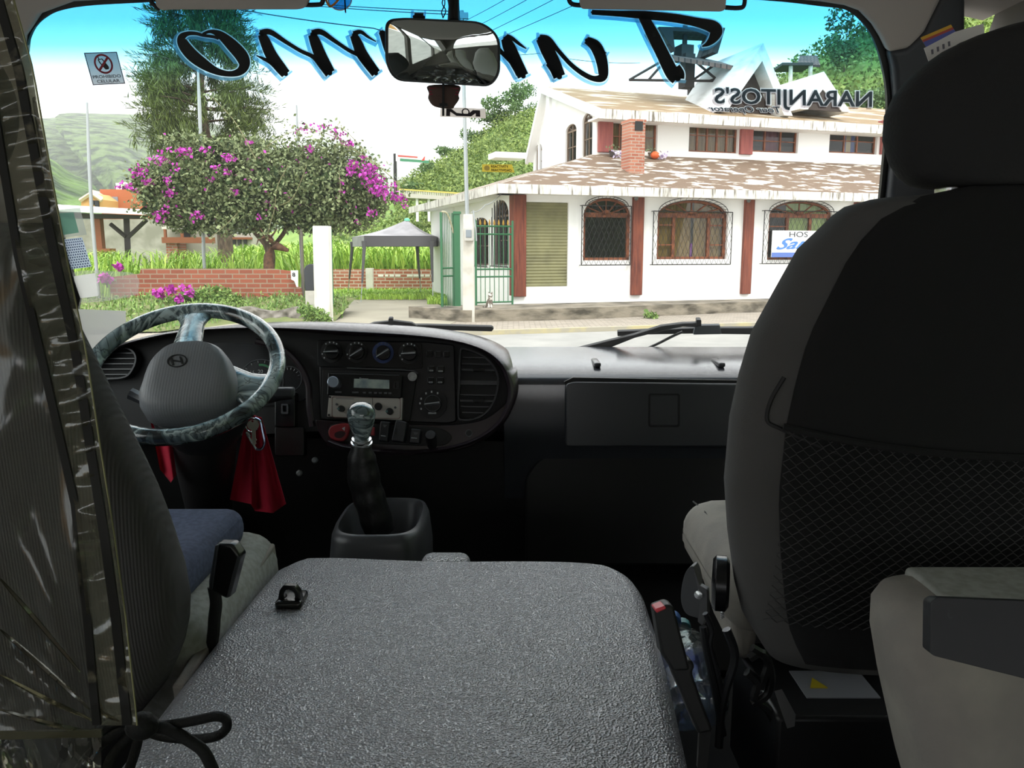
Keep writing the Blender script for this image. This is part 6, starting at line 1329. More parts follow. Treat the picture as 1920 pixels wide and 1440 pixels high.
# driver seat
XD = -.70; Yd_ = .95
dr_ = [(1310, 285), (1270, 318), (1230, 338), (1190, 354), (1150, 363), (1110, 366), (1050, 358), (960, 333), (900, 312), (850, 291), (800, 268), (740, 240), (680, 213), (600, 176), (530, 146), (470, 118), (440, 95), (425, 60)]
ds = thing('driver_seat', 'dark ribbed driver seat behind the clear plastic curtain at left', 'seat', V3(XD, 1.0, -1.2))
rowsD = rows_from(dr_, Yd_+.075, XD, -1)
seat_loft(md := MB(), rowsD, XD, lambda z: Yd_+.03-(z-(H-.3))*.08, lambda z: .07, 52, .6)
obj('backrest', md, m_rib, ds, 80)
ztop = rowsD[-1][0]
hd3 = MB(); seat_loft(hd3, [(ztop+.03+.2*k/12, .13*math.sin(math.pi*(.08+.84*k/12))**.5) for k in range(13)], XD, lambda z: Yd_, lambda z: .05, 40, .7); obj('headrest', hd3, m_fab, ds, 80)
for s in (-1, 1): obj('headrest_post', MB().tube([Vector((XD+s*.05, Yd_, ztop-.05)), Vector((XD+s*.05, Yd_, ztop+.08))], .006, 8), m_chrome, ds)
seat_base(ds, -.98, -.43, 1.04, 1.44, H-.515, .17, m_grey2)
obj('cushion_side', MB().rings([[V3(-.435, y, z) for y, z in ((.98, -.57), (1.40, -.53), (1.42, -.60), (1.15, -.70), (1.0, -.68))], [V3(-.452, y, z) for y, z in ((.98, -.57), (1.40, -.53), (1.42, -.60), (1.15, -.70), (1.0, -.68))]]), m_grey, ds, bevel=.004)
tag(obj('seat_pad', MB().rbox(V3(-.71, 1.19, -.485), (.47, .38, .07), .03, 8), mat('blue_grey_cushion', '3a4258', .9, col2='475069', scale=120, bump=('wave', 120, .3, .001)), None, 70), 'blue-grey cushion lying on the driver seat', 'cushion')
# buckles
Bp = Plane(at(415, 1075, 1.06), (-.15, -1, 0))
bl = thing('seat_belt_buckle', 'black upright seat belt buckle beside the driver seat at left', 'buckle', at(405, 1200, 1.06))
obj('body', MB().slab([(403, 1020), (434, 1021), (450, 1044), (430, 1120), (424, 1124), (390, 1105), (390, 1090)], Bp, 0, .022), m_glossb, bl, bevel=.004)
obj('side_plate', MB().slab([(403, 1023), (409, 1022), (397, 1106), (391, 1104)], Bp, .003, .02), m_dash, bl, bevel=.001)
obj('stalk', MB().tube([Bp.hit(p.x, p.y, -.01) for p in smooth([(400, 1100), (405, 1130), (402, 1160), (398, 1200), (380, 1250)], 4, False)], .009, 8, flat=.6), m_black, bl)
Bq = Plane(at(1265, 1210, .80), (.05, -1, .15))
bq = thing('seat_belt_buckle', 'black seat belt buckle with a red button right of the engine cover', 'buckle', at(1310, 1370, .80))
obj('body', MB().slab([(1227, 1142), (1254, 1133), (1264, 1138), (1290, 1238), (1294, 1258), (1262, 1260), (1240, 1225), (1228, 1150)], Bq, 0, .024), m_dark, bq, bevel=.004)
obj('release_button', MB().slab([(1228, 1143), (1247, 1136), (1250, 1142), (1231, 1150)], Bq, .004, .02), mat('buckle_red', 'd1414c', .4), bq, bevel=.0015)
obj('boot', MB().slab([(1258, 1246), (1298, 1238), (1304, 1252), (1298, 1262), (1318, 1320), (1338, 1372), (1310, 1378), (1290, 1330), (1262, 1262)], Bq, -.004, .022), m_black, bq, bevel=.004)
obj('strap', MB().slab([(1312, 1370), (1334, 1366), (1326, 1440), (1308, 1440)], Bq, -.008, .006), m_carpet, bq)
# clear bottles in the gap beside the cover
m_pet = film('bottle_plastic', (.88, .95, .95), .22, .08, bump=(22, .6, .01), white=.05); m_cap = mat('bottle_label', '5b6fae', .5)
def bottle(label, c, ax, L, r, seed):
    t = thing('plastic_bottle', label, 'bottle', Vector(c)-Vector((0, 0, r)))
    pf = [(.001, 0), (r*.8, .003), (r, .012)]
    for k in range(9): h = .02+(L*.62)*k/8; pf += [(r*(.94 if k % 2 else 1), h)]
    pf += [(r, L*.68), (r*.8, L*.80), (r*.38, L*.90), (.013, L*.93), (.013, L)]
    obj('body', MB().lathe(pf, c, ax, 22), m_pet, t, 60); a = Vector(ax).normalized()
    obj('cap', MB().lathe([(.015, 0), (.0155, .016), (.012, .019), (.001, .019)], Vector(c)+a*L, ax, 16), mat('bottle_cap_%d' % seed, ['3f6fb0', '4f8f90'][seed % 2], .5), t)
    obj('label_band', MB().lathe([(r*1.01, L*.30), (r*1.01, L*.46)], c, ax, 22), film('label_film', (.6, .62, .85), .08, .2, white=.1), t)
c1 = at(1285, 1340, 1.02); bottle('clear crushed plastic bottle in the gap behind the red buckle, nearer one', c1, (.03, .25, .02), .24, .036, 0)
c2 = at(1322, 1330, 1.04); bottle('clear plastic bottle leaning beside the seat frame behind the buckle, farther one', c2, (.02, .25, .0), .24, .036, 1)
bag = MB().sheet(lambda u, v: at(1256+80*u, 1205+125*v, 1.10+.03*math.sin(u*9+v*7)+.02*math.sin(v*23+u*5)), 30, 30); tag(obj('plastic_bag', bag, film('crinkled_film', (.62, .68, .70), .2, .12, bump=(25, 1, .02), white=.10), None, 80), 'crinkled clear plastic bag round the bottles beside the engine cover', 'bag')
obj_box = thing('black_box', 'black metal equipment box with a warning label under the passenger seat', 'box', V3(.55, 1.05, -.84))
zt_ = H-.60
bx = MB().span((.345, .955, H-.78), (.86, 1.16, zt_)); obj('case', bx, mat('black_case_metal', '1a1a1c', .45), obj_box, bevel=.006)
obj('warning_label', MB().span((.40, 1.0, zt_), (.50, 1.07, zt_+.0015)), mat('grey_label', '8b8c92', .5), obj_box)
g_ = [Vector((.425+dx, 1.035+dy, zt_+.003)) for dx, dy in ((-.012, -.012), (.012, -.012), (0, .014))]; obj('warning_triangle', MB().prism(g_, [p-Vector((0, 0, .002)) for p in g_]), mat('warning_yellow', 'c9b32e', .5), obj_box)
obj('metal_bracket', MB().prism([at(*p, .93) for p in ((1452, 1296), (1466, 1292), (1492, 1340), (1490, 1362), (1476, 1366))], [at(*p, .945) for p in ((1452, 1296), (1466, 1292), (1492, 1340), (1490, 1362), (1476, 1366))]), mat('bracket_steel', '8a8a8c', .35, metal=.8), obj_box)
cbl = MB()
for path in ([(1405, 1235), (1430, 1225), (1445, 1260), (1440, 1300), (1410, 1320)], [(1400, 1260), (1420, 1280), (1415, 1310), (1440, 1330), (1460, 1370)], [(1410, 1215), (1440, 1240), (1425, 1290)]):
    cbl.tube([at(p.x, p.y, .98) for p in smooth(path, 5, False)], .006, 6)
tag(obj('wire_bundle', cbl, mat('black_cable_sheath', '151516', .4)), 'tangle of black wires on the floor left of the black equipment box', 'wires')
# jump seat in front of the camera at right
js = thing('folding_seat', 'light grey cloth folding seat with a black armrest at lower right', 'seat', V3(.65, .58, -1.2))
def jf(q):
    s = q.z/.3; return Vector((q.x+.03*max(0, -s)*(1 if q.x < 0 else 0)-.012*math.sin(q.z*9+1), q.y, q.z))
def jrow(u): return u
jb = MB(); zt2 = H-.305
jr = []
for k, (z, xl, y0, y1) in enumerate([(-.80, .45, .555, .70), (-.66, .41, .56, .71), (-.55, .385, .565, .725), (-.46, .358, .575, .735), (-.39, .342, .59, .745), (-.35, .336, .605, .752), (-.325, .338, .62, .755), (-.312, .346, .632, .75), (-.306, .366, .645, .735), (-.304, .42, .665, .71)]):
    n = 40; xr = 1.0; cx3, cy3 = (xl+xr)/2, (y0+y1)/2
    jr.append([V3(cx3+math.copysign(abs(math.cos(2*math.pi*j/n))**.35, math.cos(2*math.pi*j/n))*(xr-xl)/2, cy3+math.copysign(abs(math.sin(2*math.pi*j/n))**.55, math.sin(2*math.pi*j/n))*(y1-y0)/2, z) for j in range(n)])
obj('cushion', jb.rings(jr), m_grey, js, 80)
obj('top_panel', MB().rbox(V3(.72, .69, -.309), (.68, .095, .014), .006, 8), m_grey2, js, 70)
obj('pedestal', MB().span((.5, .5, H-1.2), (.95, .7, H-.7)), m_black, js)
am_ = MB(); ap = Plane(V3(.27, .46, -.215), (-.42, -1, .42))
am_.slab(rounded([(1745, 1128), (1756, 1120), (2120, 1135), (2120, 1330), (1920, 1272), (1752, 1230), (1744, 1225)], [6, 10, 0, 0, 20, 8, 8]), ap, 0, .045)
obj('armrest', am_, mat('scuffed_black_armrest', '1c1d21', .5, col2='54565b', scale=60, stretch=(1, 1, .35), lo=.62, hi=.80, bump=('noise', 120, .3, .001)), js, bevel=.01)
# cards tucked above the passenger headrest
Cp = Plane(at(1780, 80, .90), (0, -1, .1))
cd_ = thing('coloured_card', 'small yellow, red and blue striped card tucked behind the passenger headrest', 'card', Cp.hit(1760, 95))
def par(y0, y1): return [(1727+ (y0)*8, 70+y0*14), (1783+y0*9, 46+y0*14), (1783+y1*9, 46+y1*14), (1727+y1*8, 70+y1*14)]
for (a, b2), nm, c in (((0, .35), 'yellow_stripe', 'd9a83c'), ((.35, .62), 'red_stripe', 'b5524a'), ((.62, 1.3), 'blue_stripe', '5b63a8')): obj(nm, MB().slab(par(a, b2), Cp, 0, .001), mat(nm, c, .7), cd_)
wcd = thing('white_card', 'white paper card tucked behind the passenger headrest below the striped card', 'card', Cp.hit(1780, 110, .004))
obj('card', MB().slab([(1733, 90), (1790, 60), (1844, 44), (1846, 62), (1800, 80), (1742, 116)], Cp, .003, .001), mat('white_card', 'd9d6d2', .8), wcd)
for i in range(4): x = 1748+i*10.5; y = 97-i*5; obj('printed_mark', MB().slab([(x-2, y-4), (x+2, y-5), (x+2.6, y+4), (x-1, y+5)], Cp, .0036, .0005), mat('print_grey', '6d6b72', .8), wcd)
# ================================================================== clear plastic curtain behind the driver
Yc_ = .56
EX = [(0, -200), (14, -60), (26, 0), (62, 130), (95, 320), (128, 500), (160, 650), (190, 850), (214, 1000), (236, 1160), (250, 1290), (257, 1350)]
ey = [p[1] for p in EX]; ex = [p[0] for p in EX]
sx_ = [(-60, -200), (-45, 0), (0, 280), (33, 480), (82, 693), (140, 947), (162, 1150), (174, 1290), (182, 1372)]
def edge_x(py): return float(np.interp(py, ey, ex))
def seam_x(py): return float(np.interp(py, [p[1] for p in sx_], [p[0] for p in sx_]))
tie = Vector((200, 1372))
cur = thing('plastic_curtain', 'clear dark plastic curtain with stitched borders hanging at the left edge', 'curtain', at(100, 1440, Yc_))
def fold(px, py):
    d = Vector((px, py))-tie; r = d.length; a = math.atan2(-d.y, -d.x)
    f1 = .010*math.sin(a*26)*max(0, 1-abs(py-1150)/330)*min(1, r/120) if py > 820 else 0
    return f1 + .008*math.sin(px*.035+py*.006)+.005*math.sin(py*.021+px*.012)
m_clear = film('clear_dark_plastic', (.60, .59, .54), .05, .16, bump=(6, .6, .06), stretch=(2.2, 1, .7), white=.12, dirt=(.40, .39, .34))
m_strip = film('wrinkled_border_plastic', (.46, .44, .36), .08, .14, bump=(16, .8, .03), stretch=(.7, 1, 2.0), white=.26, dirt=(.36, .34, .25))
m_seamd = mat('frayed_dark_binding', '14130f', .8, col2='6b6654', scale=34, stretch=(1, 1, 1), lo=.60, hi=.70)
obj('clear_panel', MB().sheet(lambda u, v: (lambda py: (lambda px: at(px, py, Yc_+fold(px, py)))(-560+(seam_x(py)+560)*u))(-200+1572*v), 70, 110), m_clear, cur, 80)
obj('border_strip', MB().sheet(lambda u, v: (lambda py: at(seam_x(py)+(edge_x(py)-seam_x(py))*u, py, Yc_-.004+.004*math.sin(py*.13+u*3)*math.sin(u*math.pi)*(1 if py < 900 else .4)+fold(seam_x(py), py)*(1-u)))(-200+1560*v), 16, 200), m_strip, cur, 80)
def bandx(name, fx, w, off, y0=-200, y1=1360, m=None):
    return obj(name, MB().sheet(lambda u, v: (lambda py: at(fx(py)+w*(u-.5), py, Yc_-off+fold(seam_x(py), py)*.6))(y0+(y1-y0)*v), 2, 140, .002, (0, 1, 0)), m or m_seamd, cur, 60)
bandx('inner_binding', seam_x, 15, .006); bandx('edge_hem', lambda py: edge_x(py)-20-10*max(0, min(1, (700-py)/700)), 17, .007, m=m_seamd)
obj('edge_cord', MB().tube([at(edge_x(y), y, Yc_-.008) for y in range(-200, 1361, 40)], .0006, 5), mat('olive_edge_thread', '8d8a63', .6), cur)
obj('bottom_hem', MB().sheet(lambda u, v: at(-560+750*u, 1392-16*u+14*(v-.5), Yc_-.004), 30, 2, .002, (0, 1, 0)), mat('olive_hem', '4a4734', .6), cur)
obj('lower_panel', MB().sheet(lambda u, v: at(-560+750*u, 1398-16*u+240*v, Yc_+.012*math.sin(u*40+v*3)+.012*math.sin(v*8-u*23)), 60, 20), film('shiny_lower_plastic', (.55, .52, .40), .24, .05, bump=(9, 1, .08), white=.08), cur, 80)
for path in ([(0, 1085), (70, 1165), (150, 1260)], [(0, 1180), (80, 1250), (168, 1330)], [(0, 1265), (90, 1312), (178, 1352)], [(0, 1330), (90, 1356), (170, 1372)], [(172, 1270), (190, 1330), (222, 1352)]):
    obj('pulled_crease', MB().tube([at(p.x, p.y, Yc_-.003+fold(p.x, p.y)) for p in smooth(path, 5, False)], [.0006+.0012*math.sin(math.pi*i/10) for i in range(11)], 5), film('crease_film', (.52, .49, .36), .2, .15), cur)
# black cord bow
m_cord = mat('black_cord', '121212', .8, bump=('noise', 300, .6, .002))
cdw = thing('cord_bow', 'black cord tied in a bow at the foot of the plastic curtain', 'cord', at(240, 1440, .57))
def cord(name, path, r=.0042, dy=0, Y=.585): return obj(name, MB().tube([at(p.x, p.y, Y+dy*i/30) for i, p in enumerate(smooth(path, 6, False))], r, 9), m_cord, cdw, 80)
cord('loop', [(268, 1362), (310, 1360), (360, 1352), (405, 1343), (424, 1350), (423, 1368), (400, 1382), (350, 1386), (300, 1380), (272, 1368)], .0040, .02)
cord('tail', [(268, 1362), (310, 1366), (350, 1386), (382, 1410), (402, 1450)], .0048, 0)
cord('loop', [(262, 1358), (225, 1370), (190, 1395), (160, 1425), (140, 1460)], .0042, -.01)
cord('loop', [(258, 1364), (232, 1392), (210, 1420), (196, 1460)], .0042, -.01); cord('tail', [(262, 1366), (256, 1400), (240, 1450)], .0040, 0)
cord('wrap', [(186, 1372), (220, 1352), (262, 1352), (282, 1360)], .0045, 0)
obj('knot', MB().ball(at(266, 1361, .578), (.013, .011, .011), 12, 8), m_cord, cdw)
# ================================================================== mirror, visors, sunglasses
mn = Vector((-.085, -.975, -.20)).normalized(); MP = Plane(at(830, 100, 1.70), mn)
mo = rounded([(722, 36), (760, 33), (905, 40), (938, 68), (938, 140), (920, 163), (740, 152), (722, 120)], [18, 10, 26, 20, 16, 14, 22, 20], 5)
mr = thing('rear_view_mirror', 'wide black rear view mirror hanging on a stem in the middle of the windscreen', 'mirror', MP.hit(830, 150))
c_m = Vector((830, 98))
def mscale(k, dk=0): return [c_m+(p-c_m)*k for p in mo]
obj('housing', MB().rings([[MP.hit(p.x, p.y, o) for p in mscale(k)] for k, o in ((.9, -.045), (1.0, -.02), (1.0, .0), (.985, .003), (.955, .003), (.95, -.001))]), m_rubber, mr, 60)
obj('mirror_glass', MB().rings([[MP.hit((c_m+(p-c_m)*.955*k).x, (c_m+(p-c_m)*.955*k).y, .0008+.0066*(1-k*k)) for p in mo] for k in (1, .9, .8, .7, .6, .5, .4, .3, .2, .1, .03)]), mat('mirror_silver', 'd4dcda', .0, metal=1), mr, 80)
obj('stem', MB().tube([at(851, 45, 1.76), at(851, 10, 1.80), at(846, -40, 1.84)], [.014, .012, .016], 10), m_rubber, mr)
cdm = MB()
for path in ([(835, -10), (829, 6), (836, 20), (830, 34)], [(832, -10), (834, 8), (828, 22), (831, 34)], [(850, -10), (852, 8), (849, 25), (850, 36)]):
    cdm.tube([at(p.x, p.y, 1.72) for p in smooth(path, 4, False)], .0012, 5)
tag(obj('looped_string', cdm, m_cord), 'thin black cords looped round the mirror stem', 'cord')
Sp = Plane(at(832, 185, 1.74), (0, -1, 0)); sc_ = thing('hanging_pouch', 'little brown pouch with red woven bands hanging below the mirror', 'ornament', Sp.hit(832, 205))
m_pch = mat('brown_pouch', '5a4740', .9); m_pr = mat('red_woven_band', '8c3444', .9)
obj('pouch', MB().rings([[Sp.hit(832+(p.x-832)*k, 182+(p.y-182)*k, o) for p in smooth([(804, 160), (860, 160), (860, 178), (861, 186), (853, 198), (846, 204), (815, 200), (803, 186), (804, 175)], 4)] for k, o in ((.9, -.012), (1, 0), (.97, .008), (.7, .014))]), m_pch, sc_, 60)
for y in (166, 172, 177): obj('woven_band', MB().slab([(805, y-1.5), (860, y-1), (860, y+1), (805, y+.8)], Sp, .0135, .003), m_pr, sc_)
obj('cross_pendant', MB().slab([(829, 150), (833, 150), (833, 193), (839, 194), (839, 199), (833, 199), (833, 217), (829, 217), (829, 199), (824, 199), (824, 194), (829, 193)], Sp, .02, .004), m_black, sc_)
VP = Plane(at(960, 0, 1.66), GL.n)
def visor(label, pts, rods):
    t = thing('sun_visor', label, 'sun visor', VP.hit(pts[0][0], 0))
    obj('flap', MB().slab(rounded(pts, 9), VP, .012, .024), m_head, t, bevel=.006)
    for path in rods: obj('rod', MB().tube([VP.hit(p.x, p.y, 0) for p in smooth(path, 4, False)], .0045, 8), m_rubber, t)
visor('grey sun visor folded up above the driver side of the windscreen', [(282, -90), (600, -90), (574, 14), (560, 18), (320, 18), (304, 20), (292, 12)], [[(572, 9), (590, 9), (604, 6), (606, -12)], [(300, 18), (290, 10), (284, 4), (284, -12)]])
visor('grey sun visor folded up above the passenger side of the windscreen', [(1084, -90), (1370, -90), (1360, 18), (1352, 22), (1240, 20), (1092, 17), (1088, 12)], [[(1092, 10), (1074, 8), (1067, 0), (1067, -14)], [(1360, 14), (1384, 15), (1395, 10), (1397, -14)]])
sgp = Plane(at(635, 6, 1.70), (0, -1, .2)); sgl = thing('sunglasses', 'blue mirrored sunglasses with orange temples clipped to the roof edge beside the visor', 'sunglasses', sgp.hit(635, 18))
ls = smooth([(618, -14), (656, -14), (659, 2), (652, 14), (640, 19), (626, 16), (617, 6)], 4)
obj('lens', MB().slab(ls, sgp, 0, .002), film('blue_lens', (.12, .55, .75), .25, .02), sgl); obj('frame', MB().tube([sgp.hit(p.x, p.y, .001) for p in ls], .0012, 6, True), m_chrome, sgl)
obj('temple', MB().tube([sgp.hit(p.x, p.y, .006) for p in smooth([(607, -16), (612, 2), (620, 12), (634, 0), (646, -14)], 4, False)], .0022, 6), mat('orange_temple', 'd98a2c', .4), sgl); obj('temple_tip', MB().tube([sgp.hit(646, -10, .004), sgp.hit(647, 10, .004), sgp.hit(648, 24, .004)], .0014, 6), m_glossb, sgl)
# ================================================================== lettering and stickers on the glass
# strokes traced from the photograph, (x, y, half width) in pixels of two close-ups
def cv(pts, ox, k): return [(ox+x/k, y/k, w/k) for x, y, w in pts]
k1_, k2_ = 4.174, 3.84
letters = {
 'o': [cv([(335, 268, 12), (395, 246, 14), (470, 272, 30), (560, 350, 46), (640, 440, 50), (660, 510, 42), (620, 562, 30), (540, 578, 22), (440, 556, 28), (340, 500, 42), (250, 430, 48), (185, 350, 44), (170, 295, 32), (215, 264, 18), (280, 262, 14), (335, 276, 12), (420, 288, 12), (460, 300, 14)], 300, k1_)],
 'm': [cv([(795, 268, 30), (820, 320, 40), (870, 430, 46), (935, 520, 44), (985, 580, 38)], 300, k1_), cv([(785, 262, 26), (860, 250, 22), (980, 325, 16), (1100, 398, 15), (1200, 445, 18), (1270, 510, 32), (1330, 572, 42)], 300, k1_), cv([(1190, 270, 32), (1215, 330, 42), (1255, 430, 46), (1330, 570, 42)], 300, k1_), cv([(1190, 262, 26), (1260, 250, 22), (1370, 322, 16), (1480, 395, 15), (1560, 435, 18), (1630, 510, 30), (1690, 572, 38)], 300, k1_), cv([(1515, 275, 30), (1545, 340, 40), (1585, 430, 44), (1690, 574, 38)], 300, k1_), cv([(1515, 266, 22), (1570, 250, 16), (1630, 290, 10), (1690, 325, 4)], 300, k1_), cv([(755, 435, 4), (810, 460, 12), (870, 490, 18), (930, 540, 26)], 300, k1_)],
 's': [cv([(1725, 246, 18), (1760, 290, 36), (1800, 400, 40), (1860, 520, 36)], 300, k1_)],
 'i': [cv([(1990, 130, 30), (2060, 135, 34)], 300, k1_)],
 'r': [cv([(180, 276, 30), (205, 330, 44), (250, 430, 46), (312, 548, 40)], 900, k2_), cv([(190, 262, 18), (230, 275, 14), (285, 318, 11), (333, 350, 4)], 900, k2_), cv([(110, 330, 16), (175, 395, 16), (240, 455, 24), (290, 530, 34)], 900, k2_)],
 'u': [cv([(425, 278, 24), (475, 345, 46), (525, 440, 48), (572, 552, 44)], 900, k2_), cv([(478, 465, 5), (515, 500, 15), (560, 545, 28)], 900, k2_), cv([(430, 272, 22), (490, 282, 22), (560, 360, 16), (650, 460, 16), (740, 530, 18), (820, 566, 20), (880, 556, 32), (886, 500, 38), (868, 410, 42), (830, 330, 42), (765, 288, 26)], 900, k2_), cv([(780, 284, 18), (840, 320, 16), (875, 360, 10), (910, 383, 3)], 900, k2_)],
 'T': [cv([(805, 88, 18), (1000, 98, 22), (1180, 108, 30), (1400, 130, 32), (1560, 160, 34), (1670, 190, 46), (1700, 225, 46), (1680, 275, 34), (1640, 315, 18), (1600, 334, 5)], 900, k2_), cv([(1165, 100, 34), (1240, 240, 44), (1310, 380, 46), (1380, 520, 50), (1420, 560, 52)], 900, k2_), cv([(1400, 490, 44), (1425, 530, 46), (1425, 565, 46)], 900, k2_)]}
def stroke(mb, pts, grow_, off, dx=0, dy=0):
    P3 = smooth([(x+dx, y+dy, w) for x, y, w in pts], 5, False); Lp, Rp = [], []; n = len(P3)
    for i, p in enumerate(P3):
        a, b = P3[max(0, i-1)], P3[min(n-1, i+1)]; t = Vector((b.x-a.x, b.y-a.y)); t = t.normalized() if t.length else Vector((1, 0)); nn = Vector((-t.y, t.x)); w = max(.3, p.z)+grow_
        c = Vector((p.x, p.y)); 
        if i == 0: c -= t*grow_
        if i == n-1: c += t*grow_
        Lp.append(c+nn*w); Rp.append(c-nn*w)
    k = len(mb.v); mb.v += [tuple(GL.hit(q.x, q.y, off)) for q in Lp+Rp]; mb.f += [(k+i, k+i+1, k+n+i+1, k+n+i) for i in range(n-1)]
    for q, g in ((P3[0], grow_), (P3[-1], grow_)):
        r = max(.3, q.z)*.45+grow_; mb.add([GL.hit(q.x+r*math.cos(j*.524), q.y+r*math.sin(j*.524), off) for j in range(12)], [tuple(range(12))])
def sides(mb, pts, g0, g1, off, dx=0, dy=0):
    P3 = smooth(pts, 5, False); n = len(P3)
    for sg in (1, -1):
        A_, B_ = [], []
        for i, p in enumerate(P3):
            a, b = P3[max(0, i-1)], P3[min(n-1, i+1)]; t = Vector((b.x-a.x, b.y-a.y)); t = t.normalized() if t.length else Vector((1, 0)); nn = Vector((-t.y, t.x))*sg
            c = Vector((p.x, p.y))+(t*g1*(-1 if i == 0 else 1 if i == n-1 else 0)); w = max(.3, p.z); g = max(g0+.05, g1+nn.x*dx+nn.y*dy)
            A_.append(c+nn*(w+g0)); B_.append(c+nn*(w+g))
        k = len(mb.v); mb.v += [tuple(GL.hit(q.x, q.y, off)) for q in A_+B_]; mb.f += [(k+i, k+i+1, k+n+i+1, k+n+i) for i in range(n-1)]
    for q, q1, sg in ((P3[0], P3[1], -1), (P3[-1], P3[-2], -1)):
        t = Vector((q.x-q1.x, q.y-q1.y)).normalized(); nn = Vector((-t.y, t.x)); w = max(.3, q.z); c = Vector((q.x, q.y)); d = g1+max(0, t.x*dx+t.y*dy)
        mb.add([GL.hit(v.x, v.y, off) for v in (c+nn*(w+g1)+t*g0*.9, c+nn*(w+g1)*.9+t*d, c-nn*(w+g1)*.9+t*d, c-nn*(w+g1)+t*g0*.9)], [(0, 1, 2, 3)])
    return mb
m_vblack = mat('black_vinyl_letter', '0a0b0d', .5, col2='23282b', scale=45, lo=.66, hi=.70); m_vwhite = film('white_vinyl_outline', (.9, .95, 1), .02, .3, white=.75, dirt=(.9, .93, .95)); m_vblue = film('pale_blue_vinyl', (.25, .45, .58), .02, .3, white=.35, dirt=(.3, .55, .72))
let = thing('windscreen_lettering', 'large black mirrored script lettering across the top of the windscreen', 'lettering', GL.hit(830, 150))
for nm, ss in letters.items():
    a, b2, c3 = MB(), MB(), MB()
    for s in ss: stroke(a, s, 0, .0035); sides(b2, s, 0, 2.0, .0022); sides(c3, s, 2.0, 4.4, .001, -2.6, 3.2)
    o = obj('letter', a, m_vblack, let); obj('letter_outline', b2, m_vwhite, o); obj('letter_shadow', c3, m_vblue, o)
nj = thing('company_lettering', 'mirrored grey serif company name on the lower right of the blue tint band', 'lettering', GL.hit(1490, 215))
def gq(q, e): c = sum((Vector(p) for p in q), Vector((0, 0)))/4; return tuple(tuple(Vector(p)+Vector((math.copysign(e, p[0]-c.x), math.copysign(e, p[1]-c.y)))) for p in q)
quad = ((1636, 170), (1339, 163), (1340, 203), (1635, 210))
def shiftq(q, dx, dy): return tuple((x+dx, y+dy) for x, y in q)
m_vgrey = film('grey_vinyl_letter', (.02, .02, .02), .02, .3, white=.95, dirt=(.085, .11, .125)); m_vdark = film('dark_vinyl_shadow', (.5, .46, .48), .02, .3)
def plaque(txt, quad, g, sh, par_, bold, **k):
    obj('letter_shadow', text_on(MB(), GL, .001, shiftq(gq(quad, 1.6), *sh), txt, bold=bold+.04, **k), m_vdark, par_)
    obj('letter_outline', text_on(MB(), GL, .002, gq(quad, 1.5), txt, bold=bold+.045, **k), m_vwhite, par_)
    obj('letters', text_on(MB(), GL, .003, g, txt, bold=bold, **k), m_vgrey, par_)
plaque('NARANJITOS\'S', quad, quad, (-3, 3), nj, .02)
q2 = ((1462, 200), (1328, 198), (1328, 211), (1462, 215)); plaque('Tour Operator', q2, q2, (-2, 2), nj, .015, shear=.3)
def sticker(name, label, cat, quad, m, off=.002): 
    t = thing(name, label, cat, GL.hit(*quad[3])); obj('backing', flat(MB(), quad, GL, off), m, t); return t
def quv(q, u, v): tl, tr, br, bl = [Vector(p) for p in q]; return (tl*(1-u)+tr*u)*(1-v)+(bl*(1-u)+br*u)*v
qd = [(157, 99), (219, 97), (235, 157), (174, 160)]
st = sticker('phone_ban_sticker', 'white sticker with a crossed-out mobile phone at the upper left of the windscreen', 'sticker', qd, film('sticker_white', (.3, .3, .3), .02, .4, white=.8, dirt=(.42, .40, .42)))
obj('sticker_border', MB().slab(qd, GL, .0035, .0005, [[quv(qd, u, v) for u, v in ((.03, .03), (.97, .03), (.97, .97), (.03, .97))]]), m_vdark, st)
cu_, cv_, = .5, .36
circ = [quv(qd, cu_+.28*math.cos(t*.2094), cv_+.31*math.sin(t*.2094)) for t in range(30)]; cin = [quv(qd, cu_+.225*math.cos(t*.2094), cv_+.25*math.sin(t*.2094)) for t in range(30)]
m_sred = mat('sticker_red', '9c2f3c', .6); m_sblk = mat('sticker_ink', '3a3238', .6)
obj('red_circle', MB().slab(circ, GL, .004, .0005, [cin]), m_sred, st)
ph = [quv(qd, u, v) for u, v in ((.36, .22), (.50, .19), (.64, .46), (.62, .53), (.52, .54), (.38, .32))]; phi = [quv(qd, u, v) for u, v in ((.39, .24), (.48, .22), (.54, .33), (.44, .36))]
obj('phone_symbol', MB().slab(ph, GL, .0037, .0005, [phi]), m_sblk, st)
obj('phone_antenna', MB().slab([quv(qd, u, v) for u, v in ((.37, .12), (.395, .12), (.42, .23), (.39, .23))], GL, .0037, .0005), m_sblk, st)
obj('red_slash', MB().slab([quv(qd, u, v) for u, v in ((.66, .14), (.71, .18), (.34, .59), (.29, .54))], GL, .0042, .0005), m_sred, st)
obj('caption', text_on(text_on(MB(), GL, .004, [quv(qd, u, v) for u, v in ((.07, .70), (.93, .70), (.93, .80), (.07, .80))], 'PROHIBIDO', bold=.02), GL, .004, [quv(qd, u, v) for u, v in ((.16, .84), (.86, .84), (.86, .94), (.16, .94))], 'CELULAR', bold=.02), m_sblk, st)
qd = [(826, 200), (910, 204), (911, 222), (825, 219)]
st = sticker('radio_tag_sticker', 'small beige toll tag sticker with a dark zigzag aerial under the mirror', 'sticker', qd, film('tag_beige', (.4, .4, .4), .02, .4, white=.96, dirt=(.52, .46, .42)))
obj('aerial', MB().slab([quv(qd, u, v) for u, v in ((.13, .15), (.24, .15), (.36, .55), (.50, .60), (.62, .60), (.72, .2), (.88, .2), (.88, .85), (.78, .85), (.78, .5), (.68, .85), (.36, .85), (.22, .45), (.22, .9), (.13, .9))], GL, .0035, .0005), m_sblk, st)
